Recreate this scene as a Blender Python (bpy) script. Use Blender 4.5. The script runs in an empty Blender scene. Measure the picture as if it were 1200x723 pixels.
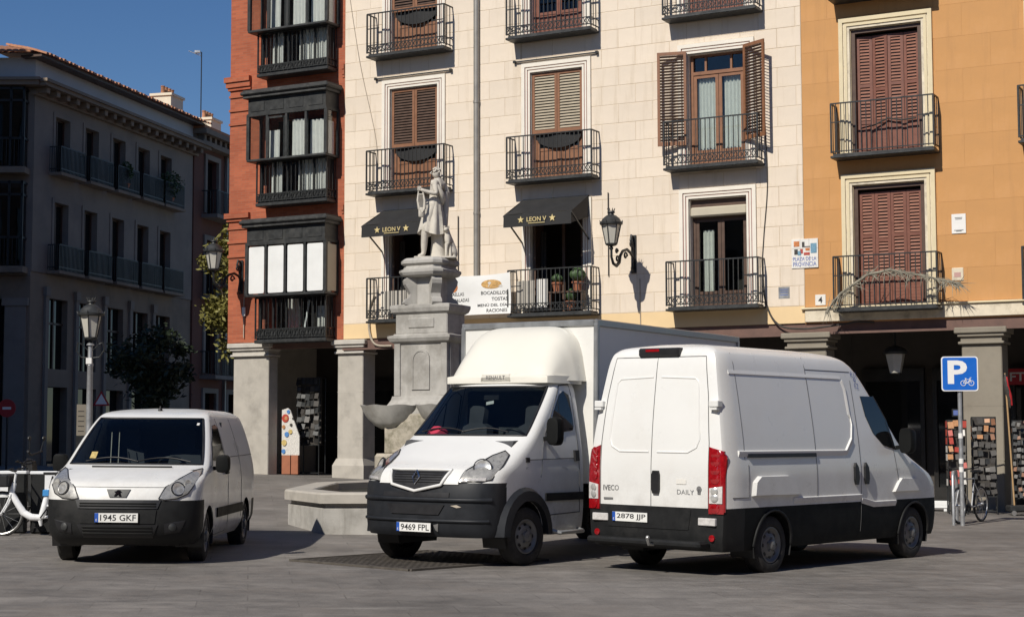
import bpy, bmesh, math, random
from mathutils import Matrix, Vector
from math import sin, cos, pi, radians, sqrt
random.seed(7)
SC = bpy.context.scene
COL = SC.collection
# ------------------------------------------------------------------ camera
FPX = 1940.15
cam_d = bpy.data.cameras.new('camera'); cam_o = bpy.data.objects.new('camera', cam_d); COL.objects.link(cam_o)
cam_d.sensor_fit = 'HORIZONTAL'; cam_d.sensor_width = 36.0; cam_d.lens = FPX/1200*36
cam_d.clip_start = 0.1; cam_d.clip_end = 3000
cam_o.matrix_world = Matrix.Translation((0, 0, 1.575)) @ Matrix.Rotation(pi/2+.0778, 4, 'X') @ Matrix.Rotation(-.0021, 4, 'Z')
SC.camera = cam_o
# ------------------------------------------------------------------ sky and sun
SUN_AZ = radians(-124.0); SUN_EL = radians(41.0)
SUN_DIR = Vector((cos(SUN_AZ)*cos(SUN_EL), sin(SUN_AZ)*cos(SUN_EL), sin(SUN_EL)))
W = bpy.data.worlds.new('World'); SC.world = W; W.use_nodes = True
nt = W.node_tree; nt.nodes.clear()
sky = nt.nodes.new('ShaderNodeTexSky'); sky.sky_type = 'NISHITA'; sky.sun_disc = False
sky.sun_elevation = SUN_EL; sky.sun_rotation = pi/2 - SUN_AZ
sky.altitude = 650; sky.air_density = 1.0; sky.dust_density = 0.1; sky.ozone_density = 3.5
bg = nt.nodes.new('ShaderNodeBackground'); bg.inputs['Strength'].default_value = 0.073
ow = nt.nodes.new('ShaderNodeOutputWorld')
hs = nt.nodes.new('ShaderNodeHueSaturation'); hs.inputs['Saturation'].default_value = 1.2; hs.inputs['Hue'].default_value = .507; nt.links.new(sky.outputs[0], hs.inputs['Color']); nt.links.new(hs.outputs[0], bg.inputs[0]); nt.links.new(bg.outputs[0], ow.inputs[0])
sd = bpy.data.lights.new('sun', 'SUN'); sd.energy = 4.5; sd.angle = radians(.53); sd.color = (1.0, .94, .84)
so = bpy.data.objects.new('sun', sd); COL.objects.link(so)
so.rotation_euler = SUN_DIR.to_track_quat('Z', 'Y').to_euler(); so.location = (-20, -40, 40)
SC.view_settings.view_transform = 'Standard'; SC.view_settings.look = 'None'
SC.view_settings.exposure = 0.0; SC.view_settings.gamma = 1.0
SC.render.resolution_x = 1024; SC.render.resolution_y = 616
# ------------------------------------------------------------------ materials
MATS = {}
def newmat(name):
    m = bpy.data.materials.new(name); m.use_nodes = True; t = m.node_tree; t.nodes.clear()
    o = t.nodes.new('ShaderNodeOutputMaterial'); b = t.nodes.new('ShaderNodeBsdfPrincipled')
    t.links.new(b.outputs[0], o.inputs[0]); MATS[name] = m
    return m, t, b, o
def setin(b, **k):
    for n, v in k.items():
        n = n.replace('_', ' ')
        if n in b.inputs: b.inputs[n].default_value = v
def coord(t, kind='Object', scale=None, rot=None):
    c = t.nodes.new('ShaderNodeTexCoord'); s = c.outputs[kind]
    if scale or rot:
        mp = t.nodes.new('ShaderNodeMapping'); t.links.new(s, mp.inputs[0]); s = mp.outputs[0]
        if scale: mp.inputs['Scale'].default_value = scale
        if rot: mp.inputs['Rotation'].default_value = rot
    return s
def posn(t, scale):
    g = t.nodes.new('ShaderNodeNewGeometry'); mp = t.nodes.new('ShaderNodeMapping'); t.links.new(g.outputs['Position'], mp.inputs[0]); mp.inputs['Scale'].default_value = scale; return mp.outputs[0]
def noise(t, vec, scale, detail=5, rough=.6):
    n = t.nodes.new('ShaderNodeTexNoise'); n.inputs['Scale'].default_value = scale
    n.inputs['Detail'].default_value = detail; n.inputs['Roughness'].default_value = rough
    if vec: t.links.new(vec, n.inputs['Vector'])
    return n.outputs[0]
def mrange(t, src, a, b, c, d):
    r = t.nodes.new('ShaderNodeMapRange'); t.links.new(src, r.inputs[0])
    for i, v in enumerate((a, b, c, d)): r.inputs[i+1].default_value = v
    return r.outputs[0]
def mix(t, fac, a, b, mode='MIX'):
    n = t.nodes.new('ShaderNodeMix'); n.data_type = 'RGBA'; n.blend_type = mode
    for inp, v in ((n.inputs[0], fac), (n.inputs[6], a), (n.inputs[7], b)):
        if hasattr(v, 'links'): t.links.new(v, inp)
        elif isinstance(v, (int, float)): inp.default_value = v
        else: inp.default_value = (*v[:3], 1)
    return n.outputs[2]
def bump(t, b, src, strength=.3, dist=.01):
    n = t.nodes.new('ShaderNodeBump'); n.inputs['Strength'].default_value = strength; n.inputs['Distance'].default_value = dist
    t.links.new(src, n.inputs['Height']); t.links.new(n.outputs[0], b.inputs['Normal'])
def mat(name, col, rough=.6, metal=0, var=.12, scale=5, bmp=0, bscale=60, coat=0, dirt=None, dscale=1.2, dlo=.5, dhi=.75, rnd=0, kind='Object', spec=.5, streak=None, road=0):
    m, t, b, o = newmat(name)
    setin(b, Roughness=rough, Metallic=metal, Coat_Weight=coat, Coat_Roughness=.05, Specular_IOR_Level=spec)
    v = coord(t, kind); n = noise(t, v, scale)
    g = mrange(t, n, .3, .7, 1-var, 1+var)
    c = mix(t, 1.0, col, g, 'MULTIPLY')
    if rnd:
        oi = t.nodes.new('ShaderNodeObjectInfo'); g2 = mrange(t, oi.outputs['Random'], 0, 1, 1-rnd, 1+rnd)
        c = mix(t, 1.0, c, g2, 'MULTIPLY')
    if dirt:
        f = mrange(t, noise(t, v, dscale, 8, .7), dlo, dhi, 0, 1); c = mix(t, f, c, dirt)
    if streak:   # rain streaks running down the wall
        f = mrange(t, noise(t, posn(t, (3.2, 3.2, .28)), 1.6, 6, .65), .54, .80, 0, .6); c = mix(t, f, c, streak)
    if road:     # grime thrown up from the road, thicker low down and broken up
        sz = t.nodes.new('ShaderNodeSeparateXYZ'); t.links.new(v, sz.inputs[0]); lowf = mrange(t, sz.outputs[2], .45, 1.35, .55, 0)
        mm = t.nodes.new('ShaderNodeMath'); mm.operation = 'MULTIPLY'; t.links.new(lowf, mm.inputs[0]); t.links.new(mrange(t, noise(t, v, 3.5, 8, .75), .38, .68, 0, 1), mm.inputs[1]); c = mix(t, mm.outputs[0], c, (.34, .31, .27))
    t.links.new(c, b.inputs['Base Color'])
    rr = mrange(t, n, .3, .7, max(0, rough-.08), min(1, rough+.08)); t.links.new(rr, b.inputs['Roughness'])
    if bmp: bump(t, b, noise(t, v, bscale, 4), bmp, .01)
    return m
def glassmat(name, tint, refl=1.0, rough=.02, ior=1.5, lo=.0):
    m = bpy.data.materials.new(name); m.use_nodes = True; t = m.node_tree; t.nodes.clear(); MATS[name] = m
    o = t.nodes.new('ShaderNodeOutputMaterial'); tr = t.nodes.new('ShaderNodeBsdfTransparent'); gl = t.nodes.new('ShaderNodeBsdfGlossy')
    mx = t.nodes.new('ShaderNodeMixShader'); fr = t.nodes.new('ShaderNodeLayerWeight'); fr.inputs[0].default_value = .5; pw = t.nodes.new('ShaderNodeMath'); pw.operation = 'POWER'; pw.inputs[1].default_value = 5; t.links.new(fr.outputs['Facing'], pw.inputs[0])
    tr.inputs[0].default_value = (*tint, 1); gl.inputs['Roughness'].default_value = rough; gl.inputs[0].default_value = (refl, refl, refl, 1)
    f = pw.outputs[0]; lo = lo or ((ior-1)/(ior+1))**2
    nn = noise(t, coord(t), .9, 2); bn = t.nodes.new('ShaderNodeBump'); bn.inputs['Strength'].default_value = .05; bn.inputs['Distance'].default_value = .05
    t.links.new(nn, bn.inputs['Height']); t.links.new(bn.outputs[0], gl.inputs['Normal'])
    if lo: f = mrange(t, f, 0, 1, lo, 1)
    t.links.new(f, mx.inputs[0]); t.links.new(tr.outputs[0], mx.inputs[1]); t.links.new(gl.outputs[0], mx.inputs[2]); t.links.new(mx.outputs[0], o.inputs[0])
    return m
# buildings
mat('cream', (.75, .648, .53), .85, var=.06, scale=1.3, bmp=.15, bscale=25, rnd=.045, dirt=(.62, .52, .38), dscale=1.1, dlo=.56, dhi=.85, streak=(.52, .42, .30))
mat('cream_joint', (.66, .56, .43), .9, var=.16, scale=1.6, dirt=(.50, .40, .28), dscale=.8, dlo=.45, dhi=.6)
mat('cream_plain', (.78, .58, .33), .85, var=.05, scale=1.5, bmp=.1)
mat('orange', (.55, .285, .105), .85, var=.07, scale=.9, bmp=.2, bscale=20, rnd=.012, dirt=(.58, .31, .13), dscale=.8, dlo=.5, dhi=.75, streak=(.42, .22, .09))
mat('orange_joint', (.53, .272, .10), .9, var=.1, scale=3)
mat('white_trim', (.78, .73, .64), .7, var=.05, scale=4)
mat('pink_trim', (.50, .30, .27), .75, var=.08, scale=4)
mat('cream_trim', (.70, .60, .40), .8, var=.07, scale=3, bmp=.1)
mat('sill_stone', (.70, .62, .48), .85, var=.12, scale=4, dirt=(.35, .3, .22), dscale=3)
mat('granite', (.44, .41, .36), .8, var=.1, scale=3, bmp=.2, bscale=90, dirt=(.27, .25, .22), dscale=1.6, dlo=.52, dhi=.8)
mat('pedestal_stone', (.41, .395, .365), .85, var=.12, scale=4, bmp=.3, bscale=60, dirt=(.24, .225, .2), dscale=1.8, dlo=.47, dhi=.72, streak=(.17, .16, .14))
mat('granite_dark', (.27, .24, .19), .85, var=.12, scale=3, bmp=.25, bscale=70, dirt=(.19, .165, .13), dscale=1.5, dlo=.48, dhi=.75)  # darker, browner stone for the right-hand pillars
mat('granite_light', (.50, .47, .42), .8, var=.1, scale=4, bmp=.25, bscale=70, dirt=(.30, .28, .24), dscale=2.2, dlo=.52, dhi=.8)
mat('statue_stone', (.58, .54, .47), .8, var=.14, scale=5, bmp=.2, bscale=40, dirt=(.26, .24, .2), dscale=3.5, dlo=.52, dhi=.78)
mat('mottled_stone', (.40, .36, .29), .9, var=.25, scale=6, bmp=.6, bscale=18, dirt=(.14, .13, .08), dscale=5, dlo=.45, dhi=.7)  # mottled stone with dark olive patches for foot, plinth and basin joints
mat('iron', (.028, .030, .031), .45, metal=.2, var=.2, scale=9)
mat('iron_grey', (.035, .037, .038), .5, metal=.2, var=.25, scale=7, dirt=(.07, .07, .066), dscale=3)
mat('wood', (.235, .105, .052), .55, var=.16, scale=6, rnd=.06)
mat('wood_red', (.19, .068, .042), .5, var=.14, scale=6, rnd=.05)
mat('slat_sunlit', (.40, .34, .25), .6, var=.1)  # pale tone paints the sun reflecting off the middle window's slats
mat('slat_red', (.26, .11, .07), .5, var=.14)  # slightly lighter red, with reflected orange light put into the colour
mat('wood_dark', (.085, .048, .032), .5, var=.15, scale=6)
mat('interior', (.035, .032, .03), .9, var=.2, scale=2)  # darkness of unlit rooms put into the colour
mat('arcade_shade', (.06, .052, .046), .85, var=.25, scale=1.5)  # arcade shade put into the back wall's colour
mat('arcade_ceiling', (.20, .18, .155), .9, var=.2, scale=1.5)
mat('shade_black', (.018, .017, .016), .35, var=.3, scale=2)  # near-black with shade put in, for shopfronts, slat gaps and dim cards
mat('beam_red', (.155, .09, .072), .75, var=.2, scale=3, dirt=(.1, .06, .05))
mat('curtain', (.72, .71, .67), .9, var=.06, scale=8)
mat('blind_white', (.76, .77, .76), .6, var=.04, scale=3)
mat('blind_beige', (.50, .45, .35), .8, var=.06, scale=3)
mat('awning', (.018, .018, .019), .8, var=.25, scale=4)
mat('gold', (.62, .50, .24), .6, var=.08)
mat('zinc', (.045, .046, .046), .6, metal=.2, var=.35, scale=4, dirt=(.14, .135, .125), dscale=2.5, dlo=.55, dhi=.75)
mat('pipe', (.30, .285, .26), .5, metal=.4, var=.12, scale=3)
mat('cable', (.05, .045, .04), .8)
mat('cable_pale', (.46, .40, .32), .8)
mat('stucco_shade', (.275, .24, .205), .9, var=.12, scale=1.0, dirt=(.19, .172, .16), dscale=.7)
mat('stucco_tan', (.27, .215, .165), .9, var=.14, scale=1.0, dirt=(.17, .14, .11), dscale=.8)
mat('attic_white', (.62, .61, .60), .9, var=.06, scale=1)
mat('chimney_cream', (.74, .67, .53), .9, var=.08, scale=2)
mat('clay', (.42, .19, .10), .85, var=.25, scale=6, rnd=.15, dirt=(.3, .2, .13), dscale=4)
mat('lamp_glass', (.52, .50, .44), .35, var=.06, scale=5)
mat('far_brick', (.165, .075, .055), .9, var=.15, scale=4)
# things
mat('white_paint', (.76, .76, .74), .32, var=.015, scale=2, coat=.25, dirt=(.71, .695, .66), dscale=1.1, dlo=.5, dhi=.85, spec=.4, road=1)
mat('cream_gel', (.77, .745, .66), .35, var=.02, scale=2, coat=.3)
mat('box_white', (.74, .73, .69), .45, var=.03, scale=1.5, dirt=(.55, .53, .48), dscale=1.1, dlo=.55, dhi=.9)
mat('alu', (.50, .50, .49), .35, metal=.8, var=.1, scale=5)
mat('alu_trim', (.36, .37, .375), .4, metal=.6, var=.12, scale=5)
mat('plastic', (.011, .0115, .012), .62, var=.18, scale=8, dirt=(.026, .025, .024), dscale=2, dlo=.5, dhi=.8, spec=.3)
mat('plastic_black', (.006, .0065, .0065), .65, var=.2, scale=6, dirt=(.013, .012, .011), dscale=2, spec=.18)
mat('plastic_blue', (.017, .019, .023), .5, var=.18, scale=6, dirt=(.034, .034, .034), dscale=2.2, dlo=.52, dhi=.85, spec=.3)
mat('black', (.012, .012, .013), .5, var=.2)
mat('seam', (.10, .10, .10), .7)
mat('rubber', (.022, .021, .02), .85, var=.25, scale=8, dirt=(.075, .068, .06), dscale=4, dlo=.5, dhi=.85)
mat('rim_steel', (.20, .20, .195), .5, metal=.3, var=.15, scale=9)
mat('chrome', (.75, .75, .76), .12, metal=1, var=.05)
mat('dash', (.055, .057, .062), .7, var=.15)
mat('seat', (.045, .047, .055), .85, var=.2)
mat('red_cloth', (.45, .03, .07), .85, var=.25, scale=20)
mat('plate_white', (.78, .78, .75), .4, var=.03)
mat('plate_blue', (.02, .09, .42), .4)
mat('ink', (.015, .015, .017), .6)
mat('grey_ink', (.16, .16, .16), .6)
mat('blue_ink', (.12, .17, .42), .6)
mat('red_lens', (.30, .006, .010), .12, var=.25, scale=22, coat=1)
mat('white_lens', (.60, .58, .56), .12, var=.2, scale=25, coat=1)
mat('amber', (.55, .16, .02), .2, coat=1)
mat('lamp_bowl', (.50, .49, .46), .3, metal=.35, var=.2, scale=14)
mat('lamp_silver', (.68, .67, .64), .22, metal=.5, var=.15, scale=20)
mat('grille_dark', (.016, .016, .018), .45, var=.2)
mat('sign_blue', (.012, .13, .55), .35, var=.03)
mat('sign_white', (.80, .80, .79), .4, var=.02)
mat('sign_red', (.40, .018, .022), .5, var=.06)
mat('galv', (.42, .43, .44), .4, metal=.55, var=.15, scale=9)
mat('paper', (.78, .77, .74), .8, var=.04)
mat('banner_cloth', (.80, .80, .78), .7, var=.03)
mat('tan_food', (.55, .33, .12), .8, var=.4, scale=18)
mat('orange_food', (.55, .20, .07), .8, var=.4, scale=18)
mat('green_leaf', (.045, .085, .030), .6, var=.3, scale=9)
mat('leaf_yellow', (.20, .185, .045), .6, var=.35, scale=4, rnd=0)
mat('leaf_dark', (.030, .045, .022), .6, var=.3, scale=4)
mat('palm_dry', (.24, .22, .17), .8, var=.3, scale=9)
mat('bark', (.09, .07, .05), .9, var=.3, scale=6, bmp=.5, bscale=20)
mat('terracotta', (.34, .13, .07), .85, var=.15)
mat('bike_white', (.80, .81, .82), .3, coat=.5)
mat('bike_blue', (.06, .28, .62), .4)
mat('tile_blue', (.16, .30, .40), .4, var=.3, scale=20)
mat('tile_cream', (.76, .74, .69), .35, var=.04)
mat('wood_pole', (.42, .27, .13), .7, var=.15, scale=9)
mat('rust', (.095, .083, .07), .8, metal=.2, var=.3, scale=7)
mat('water', (.06, .065, .045), .06, var=.15, scale=1, spec=.6)
for nm, c in dict(card_red=(.42, .06, .04), card_orange=(.48, .24, .11), card_white=(.62, .60, .56), card_blue=(.08, .22, .5), card_yellow=(.55, .42, .16), card_dark=(.05, .045, .04), card_green=(.1, .28, .12)).items():
    mat(nm, c, .5, var=.25, scale=25)
glassmat('glass', (.86, .89, .88))
glassmat('glass_dark', (.30, .33, .34), ior=1.5)
glassmat('glass_wind', (.60, .66, .66), ior=1.45)
glassmat('glass_mirador', (.93, .95, .95), ior=1.7, lo=.07)
glassmat('lens_clear', (.90, .90, .90), ior=1.45)
def tinted(name, col):
    m, t, b, o = newmat(name); setin(b, Roughness=.04, Specular_IOR_Level=.5); b.inputs['Base Color'].default_value = (*col, 1)
tinted('glass_opaque', (.010, .011, .012))
def brickmat():
    m, t, b, o = newmat('brick'); setin(b, Roughness=.88)
    v = coord(t); sx = t.nodes.new('ShaderNodeSeparateXYZ'); t.links.new(v, sx.inputs[0])
    ad = t.nodes.new('ShaderNodeMath'); ad.operation = 'ADD'; t.links.new(sx.outputs[0], ad.inputs[0]); t.links.new(sx.outputs[1], ad.inputs[1])
    cx = t.nodes.new('ShaderNodeCombineXYZ'); t.links.new(ad.outputs[0], cx.inputs[0]); t.links.new(sx.outputs[2], cx.inputs[1])
    k = t.nodes.new('ShaderNodeTexBrick'); t.links.new(cx.outputs[0], k.inputs[0])
    for n, x in (('Scale', 1.0), ('Mortar Size', .006), ('Brick Width', .25), ('Row Height', .062), ('Bias', -.1), ('Mortar Smooth', .3)): k.inputs[n].default_value = x
    k.inputs['Color1'].default_value = (.34, .086, .040, 1); k.inputs['Color2'].default_value = (.45, .124, .058, 1); k.inputs['Mortar'].default_value = (.32, .135, .082, 1)
    n1 = noise(t, v, 1.1, 6); c = mix(t, 1, k.outputs[0], mrange(t, n1, .3, .7, .86, 1.12), 'MULTIPLY')
    f = mrange(t, noise(t, v, 2.3, 8, .7), .58, .8, 0, .6); c = mix(t, f, c, (.28, .09, .055))
    t.links.new(c, b.inputs['Base Color']); bump(t, b, k.outputs[1], -.4, .008)
brickmat()
def groundmat():
    m, t, b, o = newmat('paving'); setin(b, Roughness=.8)
    v = coord(t, 'Object', rot=(0, 0, radians(-9)))
    k = t.nodes.new('ShaderNodeTexBrick'); t.links.new(v, k.inputs[0])
    for n, x in (('Scale', 1.0), ('Mortar Size', .009), ('Brick Width', .95), ('Row Height', .60), ('Bias', -.1), ('Mortar Smooth', .4)): k.inputs[n].default_value = x
    k.inputs['Color1'].default_value = (.170, .156, .142, 1); k.inputs['Color2'].default_value = (.203, .187, .170, 1); k.inputs['Mortar'].default_value = (.165, .151, .136, 1)
    c = k.outputs[0]
    big = noise(t, coord(t, 'Object', scale=(.8, 1.0, 1)), .55, 6, .65); c = mix(t, 1, c, mrange(t, big, .3, .7, .72, 1.25), 'MULTIPLY')
    mid = noise(t, coord(t, 'Object', scale=(.9, 1.15, 1)), 2.9, 7, .7); c = mix(t, 1, c, mrange(t, mid, .3, .7, .72, 1.26), 'MULTIPLY')
    fine = noise(t, v, 45, 3); c = mix(t, 1, c, mrange(t, fine, .3, .7, .88, 1.1), 'MULTIPLY')
    bl = noise(t, coord(t, 'Object', scale=(.8, .8, 1)), .22, 4, .6); c = mix(t, 1, c, mrange(t, bl, .35, .65, .84, 1.14), 'MULTIPLY')
    wm = noise(t, coord(t, 'Object'), .9, 5, .7); c = mix(t, mrange(t, wm, .5, .75, 0, .35), c, (.24, .20, .165))
    # worn joints that come and go, oil spots, pale scuffs
    jn = noise(t, v, 1.3, 3); jf = mrange(t, jn, .50, .64, 0, .5)
    mu = t.nodes.new('ShaderNodeMath'); mu.operation = 'MULTIPLY'; t.links.new(k.outputs[1], mu.inputs[0]); t.links.new(jf, mu.inputs[1]); c = mix(t, mu.outputs[0], c, (.05, .046, .042))
    sp = noise(t, coord(t, 'Object', scale=(.35, 1.4, 1)), 3.1, 2); c = mix(t, mrange(t, sp, .70, .76, 0, .6), c, (.085, .079, .072))
    sc = noise(t, coord(t, 'Object', scale=(.3, 1.2, 1)), 1.7, 5); c = mix(t, mrange(t, sc, .64, .78, 0, .45), c, (.34, .32, .29))
    t.links.new(c, b.inputs['Base Color'])
    t.links.new(mrange(t, mid, .3, .7, .62, .9), b.inputs['Roughness'])
    bump(t, b, mix(t, .5, fine, mid), .6, .02)
groundmat()
# ------------------------------------------------------------------ mesh helpers
class MB:
    def __init__(s): s.v = []; s.f = []; s.mi = []; s.M = None
    def add(s, vs, fs, mi=0):
        o = len(s.v)
        if s.M is not None: vs = [tuple(s.M @ Vector(p)) for p in vs]
        s.v += [tuple(p) for p in vs]; s.f += [tuple(i+o for i in f) for f in fs]; s.mi += [mi]*len(fs); return s
    def box(s, x0, x1, y0, y1, z0, z1, mi=0, b=0):
        if x1 < x0: x0, x1 = x1, x0
        if y1 < y0: y0, y1 = y1, y0
        if z1 < z0: z0, z1 = z1, z0
        if not b:
            return s.add([(x0,y0,z0),(x1,y0,z0),(x1,y1,z0),(x0,y1,z0),(x0,y0,z1),(x1,y0,z1),(x1,y1,z1),(x0,y1,z1)],
                [(0,3,2,1),(4,5,6,7),(0,1,5,4),(1,2,6,5),(2,3,7,6),(3,0,4,7)], mi)
        vs = []
        for X, sx in ((x0,1),(x1,-1)):
            for Y, sy in ((y0,1),(y1,-1)):
                for Z, sz in ((z0,1),(z1,-1)):
                    vs += [(X, Y+sy*b, Z+sz*b), (X+sx*b, Y, Z+sz*b), (X+sx*b, Y+sy*b, Z)]
        bm = bmesh.new()
        for p in vs: bm.verts.new(p)
        r = bmesh.ops.convex_hull(bm, input=bm.verts); bmesh.ops.dissolve_limit(bm, angle_limit=.01, verts=bm.verts, edges=bm.edges)
        bm.verts.index_update()
        s.add([v.co[:] for v in bm.verts], [[v.index for v in f.verts] for f in bm.faces], mi); bm.free(); return s
    def bar(s, p, q, w, h=None, mi=0, up=(0,0,1)):
        h = h or w; p = Vector(p); q = Vector(q); d = (q-p).normalized(); u = Vector(up)
        if abs(d.dot(u)) > .95: u = Vector((0,1,0)) if abs(d.y) < .9 else Vector((1,0,0))
        a = d.cross(u).normalized()*w/2; c = a.cross(d).normalized()*h/2
        vs = [e+x*a+y*c for e in (p, q) for x, y in ((-1,-1),(1,-1),(1,1),(-1,1))]
        return s.add(vs, [(3,2,1,0),(4,5,6,7),(0,1,5,4),(1,2,6,5),(2,3,7,6),(3,0,4,7)], mi)
    def tube(s, path, r, n=8, mi=0, closed=False, caps=True):
        P = [Vector(p) for p in path]; m = len(P); R = r if isinstance(r, (list, tuple)) else [r]*m
        vs = []; ref = None
        for i in range(m):
            if closed: d = P[(i+1)%m]-P[i-1]
            else: d = P[min(i+1,m-1)]-P[max(i-1,0)]
            d.normalize()
            if ref is None:
                ref = Vector((0,0,1)) if abs(d.z) < .9 else Vector((1,0,0))
            a = d.cross(ref).normalized(); c = a.cross(d); ref = c if abs(c.dot(d)) < .9 else ref
            for k in range(n):
                t = 2*pi*k/n; vs.append(P[i]+R[i]*(a*cos(t)+c*sin(t)))
        fs = []
        for i in range(m if closed else m-1):
            j = (i+1) % m
            for k in range(n): fs.append((i*n+k, j*n+k, j*n+(k+1)%n, i*n+(k+1)%n))
        if caps and not closed: fs += [tuple(range(n)), tuple((m-1)*n+k for k in reversed(range(n)))]
        return s.add(vs, fs, mi)
    def lathe(s, prof, n=16, o=(0,0,0), ax=(0,0,1), mi=0, cap=True, sq=None):
        d = Vector(ax).normalized(); q = Vector((0,0,1)).rotation_difference(d); o = Vector(o); vs = []
        for r, z in prof:
            for k in range(n):
                t = 2*pi*(k+.5)/n; vs.append(o + q @ Vector((r*cos(t), r*sin(t), z)))
        fs = []
        for i in range(len(prof)-1):
            for k in range(n): fs.append((i*n+k, i*n+(k+1)%n, (i+1)*n+(k+1)%n, (i+1)*n+k))
        if cap: fs += [tuple(reversed(range(n))), tuple((len(prof)-1)*n+k for k in range(n))]
        return s.add(vs, fs, mi)
    def prism(s, poly, a, b, plane='xz', mi=0):
        n = len(poly)
        f = {'xz': lambda p, y: (p[0], y, p[1]), 'yz': lambda p, x: (x, p[0], p[1]), 'xy': lambda p, z: (p[0], p[1], z)}[plane]
        return s.add([f(p, a) for p in poly]+[f(p, b) for p in poly], [tuple(range(n)), tuple(range(2*n-1, n-1, -1))]+[(i, i+n, (i+1)%n+n, (i+1)%n) for i in range(n)], mi)
    def grid(s, fn, nu, nv, mi=0):
        vs = [fn(i/nu, j/nv) for j in range(nv+1) for i in range(nu+1)]
        return s.add(vs, [(j*(nu+1)+i, j*(nu+1)+i+1, (j+1)*(nu+1)+i+1, (j+1)*(nu+1)+i) for j in range(nv) for i in range(nu)], mi)
    def loft(s, rings, cap=True, mi=0):
        n = len(rings[0]); vs = [p for r in rings for p in r]; fs = []
        for i in range(len(rings)-1):
            for k in range(n): fs.append((i*n+k, i*n+(k+1)%n, (i+1)*n+(k+1)%n, (i+1)*n+k))
        if cap: fs += [tuple(reversed(range(n))), tuple((len(rings)-1)*n+k for k in range(n))]
        return s.add(vs, fs, mi)
    def ball(s, o, r, n=10, m=6, mi=0):
        rx, ry, rz = r if isinstance(r, tuple) else (r, r, r)
        return s.loft([[(o[0]+rx*sin(pi*j/m)*cos(2*pi*k/n), o[1]+ry*sin(pi*j/m)*sin(2*pi*k/n), o[2]-rz*cos(pi*j/m)) for k in range(n)] for j in [.08]+list(range(1, m))+[m-.08]], True, mi)
    def mesh(s, name, mats, smooth=None, fix=True):
        me = bpy.data.meshes.new(name); me.from_pydata(s.v, [], s.f); me.update()
        for m in (mats if isinstance(mats, (list, tuple)) else [mats]): me.materials.append(MATS[m])
        if any(s.mi): me.polygons.foreach_set('material_index', s.mi)
        if fix:
            bm = bmesh.new(); bm.from_mesh(me); bmesh.ops.recalc_face_normals(bm, faces=bm.faces); bm.to_mesh(me); bm.free()
        if smooth is not None:
            me.polygons.foreach_set('use_smooth', [True]*len(me.polygons)); me.set_sharp_from_angle(angle=radians(smooth))
        return me
    def build(s, name, mats, parent=None, smooth=None, loc=None, rot=None, fix=True):
        return link(name, s.mesh(name, mats, smooth, fix), parent, loc, rot)
def link(name, me, parent=None, loc=None, rot=None):
    o = bpy.data.objects.new(name, me); COL.objects.link(o)
    if parent: o.parent = parent
    if loc: o.location = loc
    if rot: o.rotation_euler = rot
    return o
def empty(name, loc=(0,0,0), rz=0, label=None, cat=None, group=None):
    o = bpy.data.objects.new(name, None); COL.objects.link(o); o.location = loc; o.rotation_euler = (0, 0, rz); o.empty_display_size = .2
    return tag(o, label, cat, group)
def tag(o, label=None, cat=None, group=None, kind=None):
    if label: o['label'] = label
    if cat: o['category'] = cat
    if group: o['group'] = group
    if kind: o['kind'] = kind
    return o
def box1(name, m, parent, *b, bev=0): return MB().box(*b, b=bev).build(name, m, parent)
def copy_tree(o, parent=None):
    c = o.copy(); COL.objects.link(c); c.parent = parent
    for ch in o.children: copy_tree(ch, c)
    return c
def textmesh(s, width=None, height=None, ext=.002, align='CENTER', bold=0, hfit=None):
    cu = bpy.data.curves.new('text', 'FONT'); cu.body = s; cu.align_x = align; cu.align_y = 'CENTER'; cu.size = 1; cu.extrude = 0; cu.resolution_u = 3; cu.offset = bold
    ob = bpy.data.objects.new('text', cu); COL.objects.link(ob); bpy.context.view_layer.update()
    me = bpy.data.meshes.new_from_object(ob.evaluated_get(bpy.context.evaluated_depsgraph_get()))
    bpy.data.objects.remove(ob); bpy.data.curves.remove(cu)
    xs = [v.co.x for v in me.vertices]; ys = [v.co.y for v in me.vertices]
    w = max(xs)-min(xs); h = max(ys)-min(ys); cx = (max(xs)+min(xs))/2; cy = (max(ys)+min(ys))/2
    sx = (width/w) if width else height/h; sy = (height/h) if height else sx
    for v in me.vertices: v.co = Vector(((v.co.x-cx)*sx, (v.co.y-cy)*sy, 0))
    return me
def text(name, s, m, parent, M, width=None, height=None, bold=0):
    """flat print: M maps text plane (x right, y up, z out) to the parent"""
    me = textmesh(s, width, height, bold=bold); me.transform(M); me.materials.clear(); me.materials.append(MATS[m])
    return link(name, me, parent)
def frame3(o, x, y):
    x = Vector(x).normalized(); y = Vector(y); y = (y-x*y.dot(x)).normalized(); z = x.cross(y)
    M = Matrix.Identity(4)
    for i in range(3): M[i][0] = x[i]; M[i][1] = y[i]; M[i][2] = z[i]; M[i][3] = o[i]
    return M
def lin(tab, z):
    if z <= tab[0][0]: return tab[0][1]
    for (a, u), (b, v) in zip(tab, tab[1:]):
        if z <= b: return u+(v-u)*(z-a)/(b-a)
    return tab[-1][1]
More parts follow.
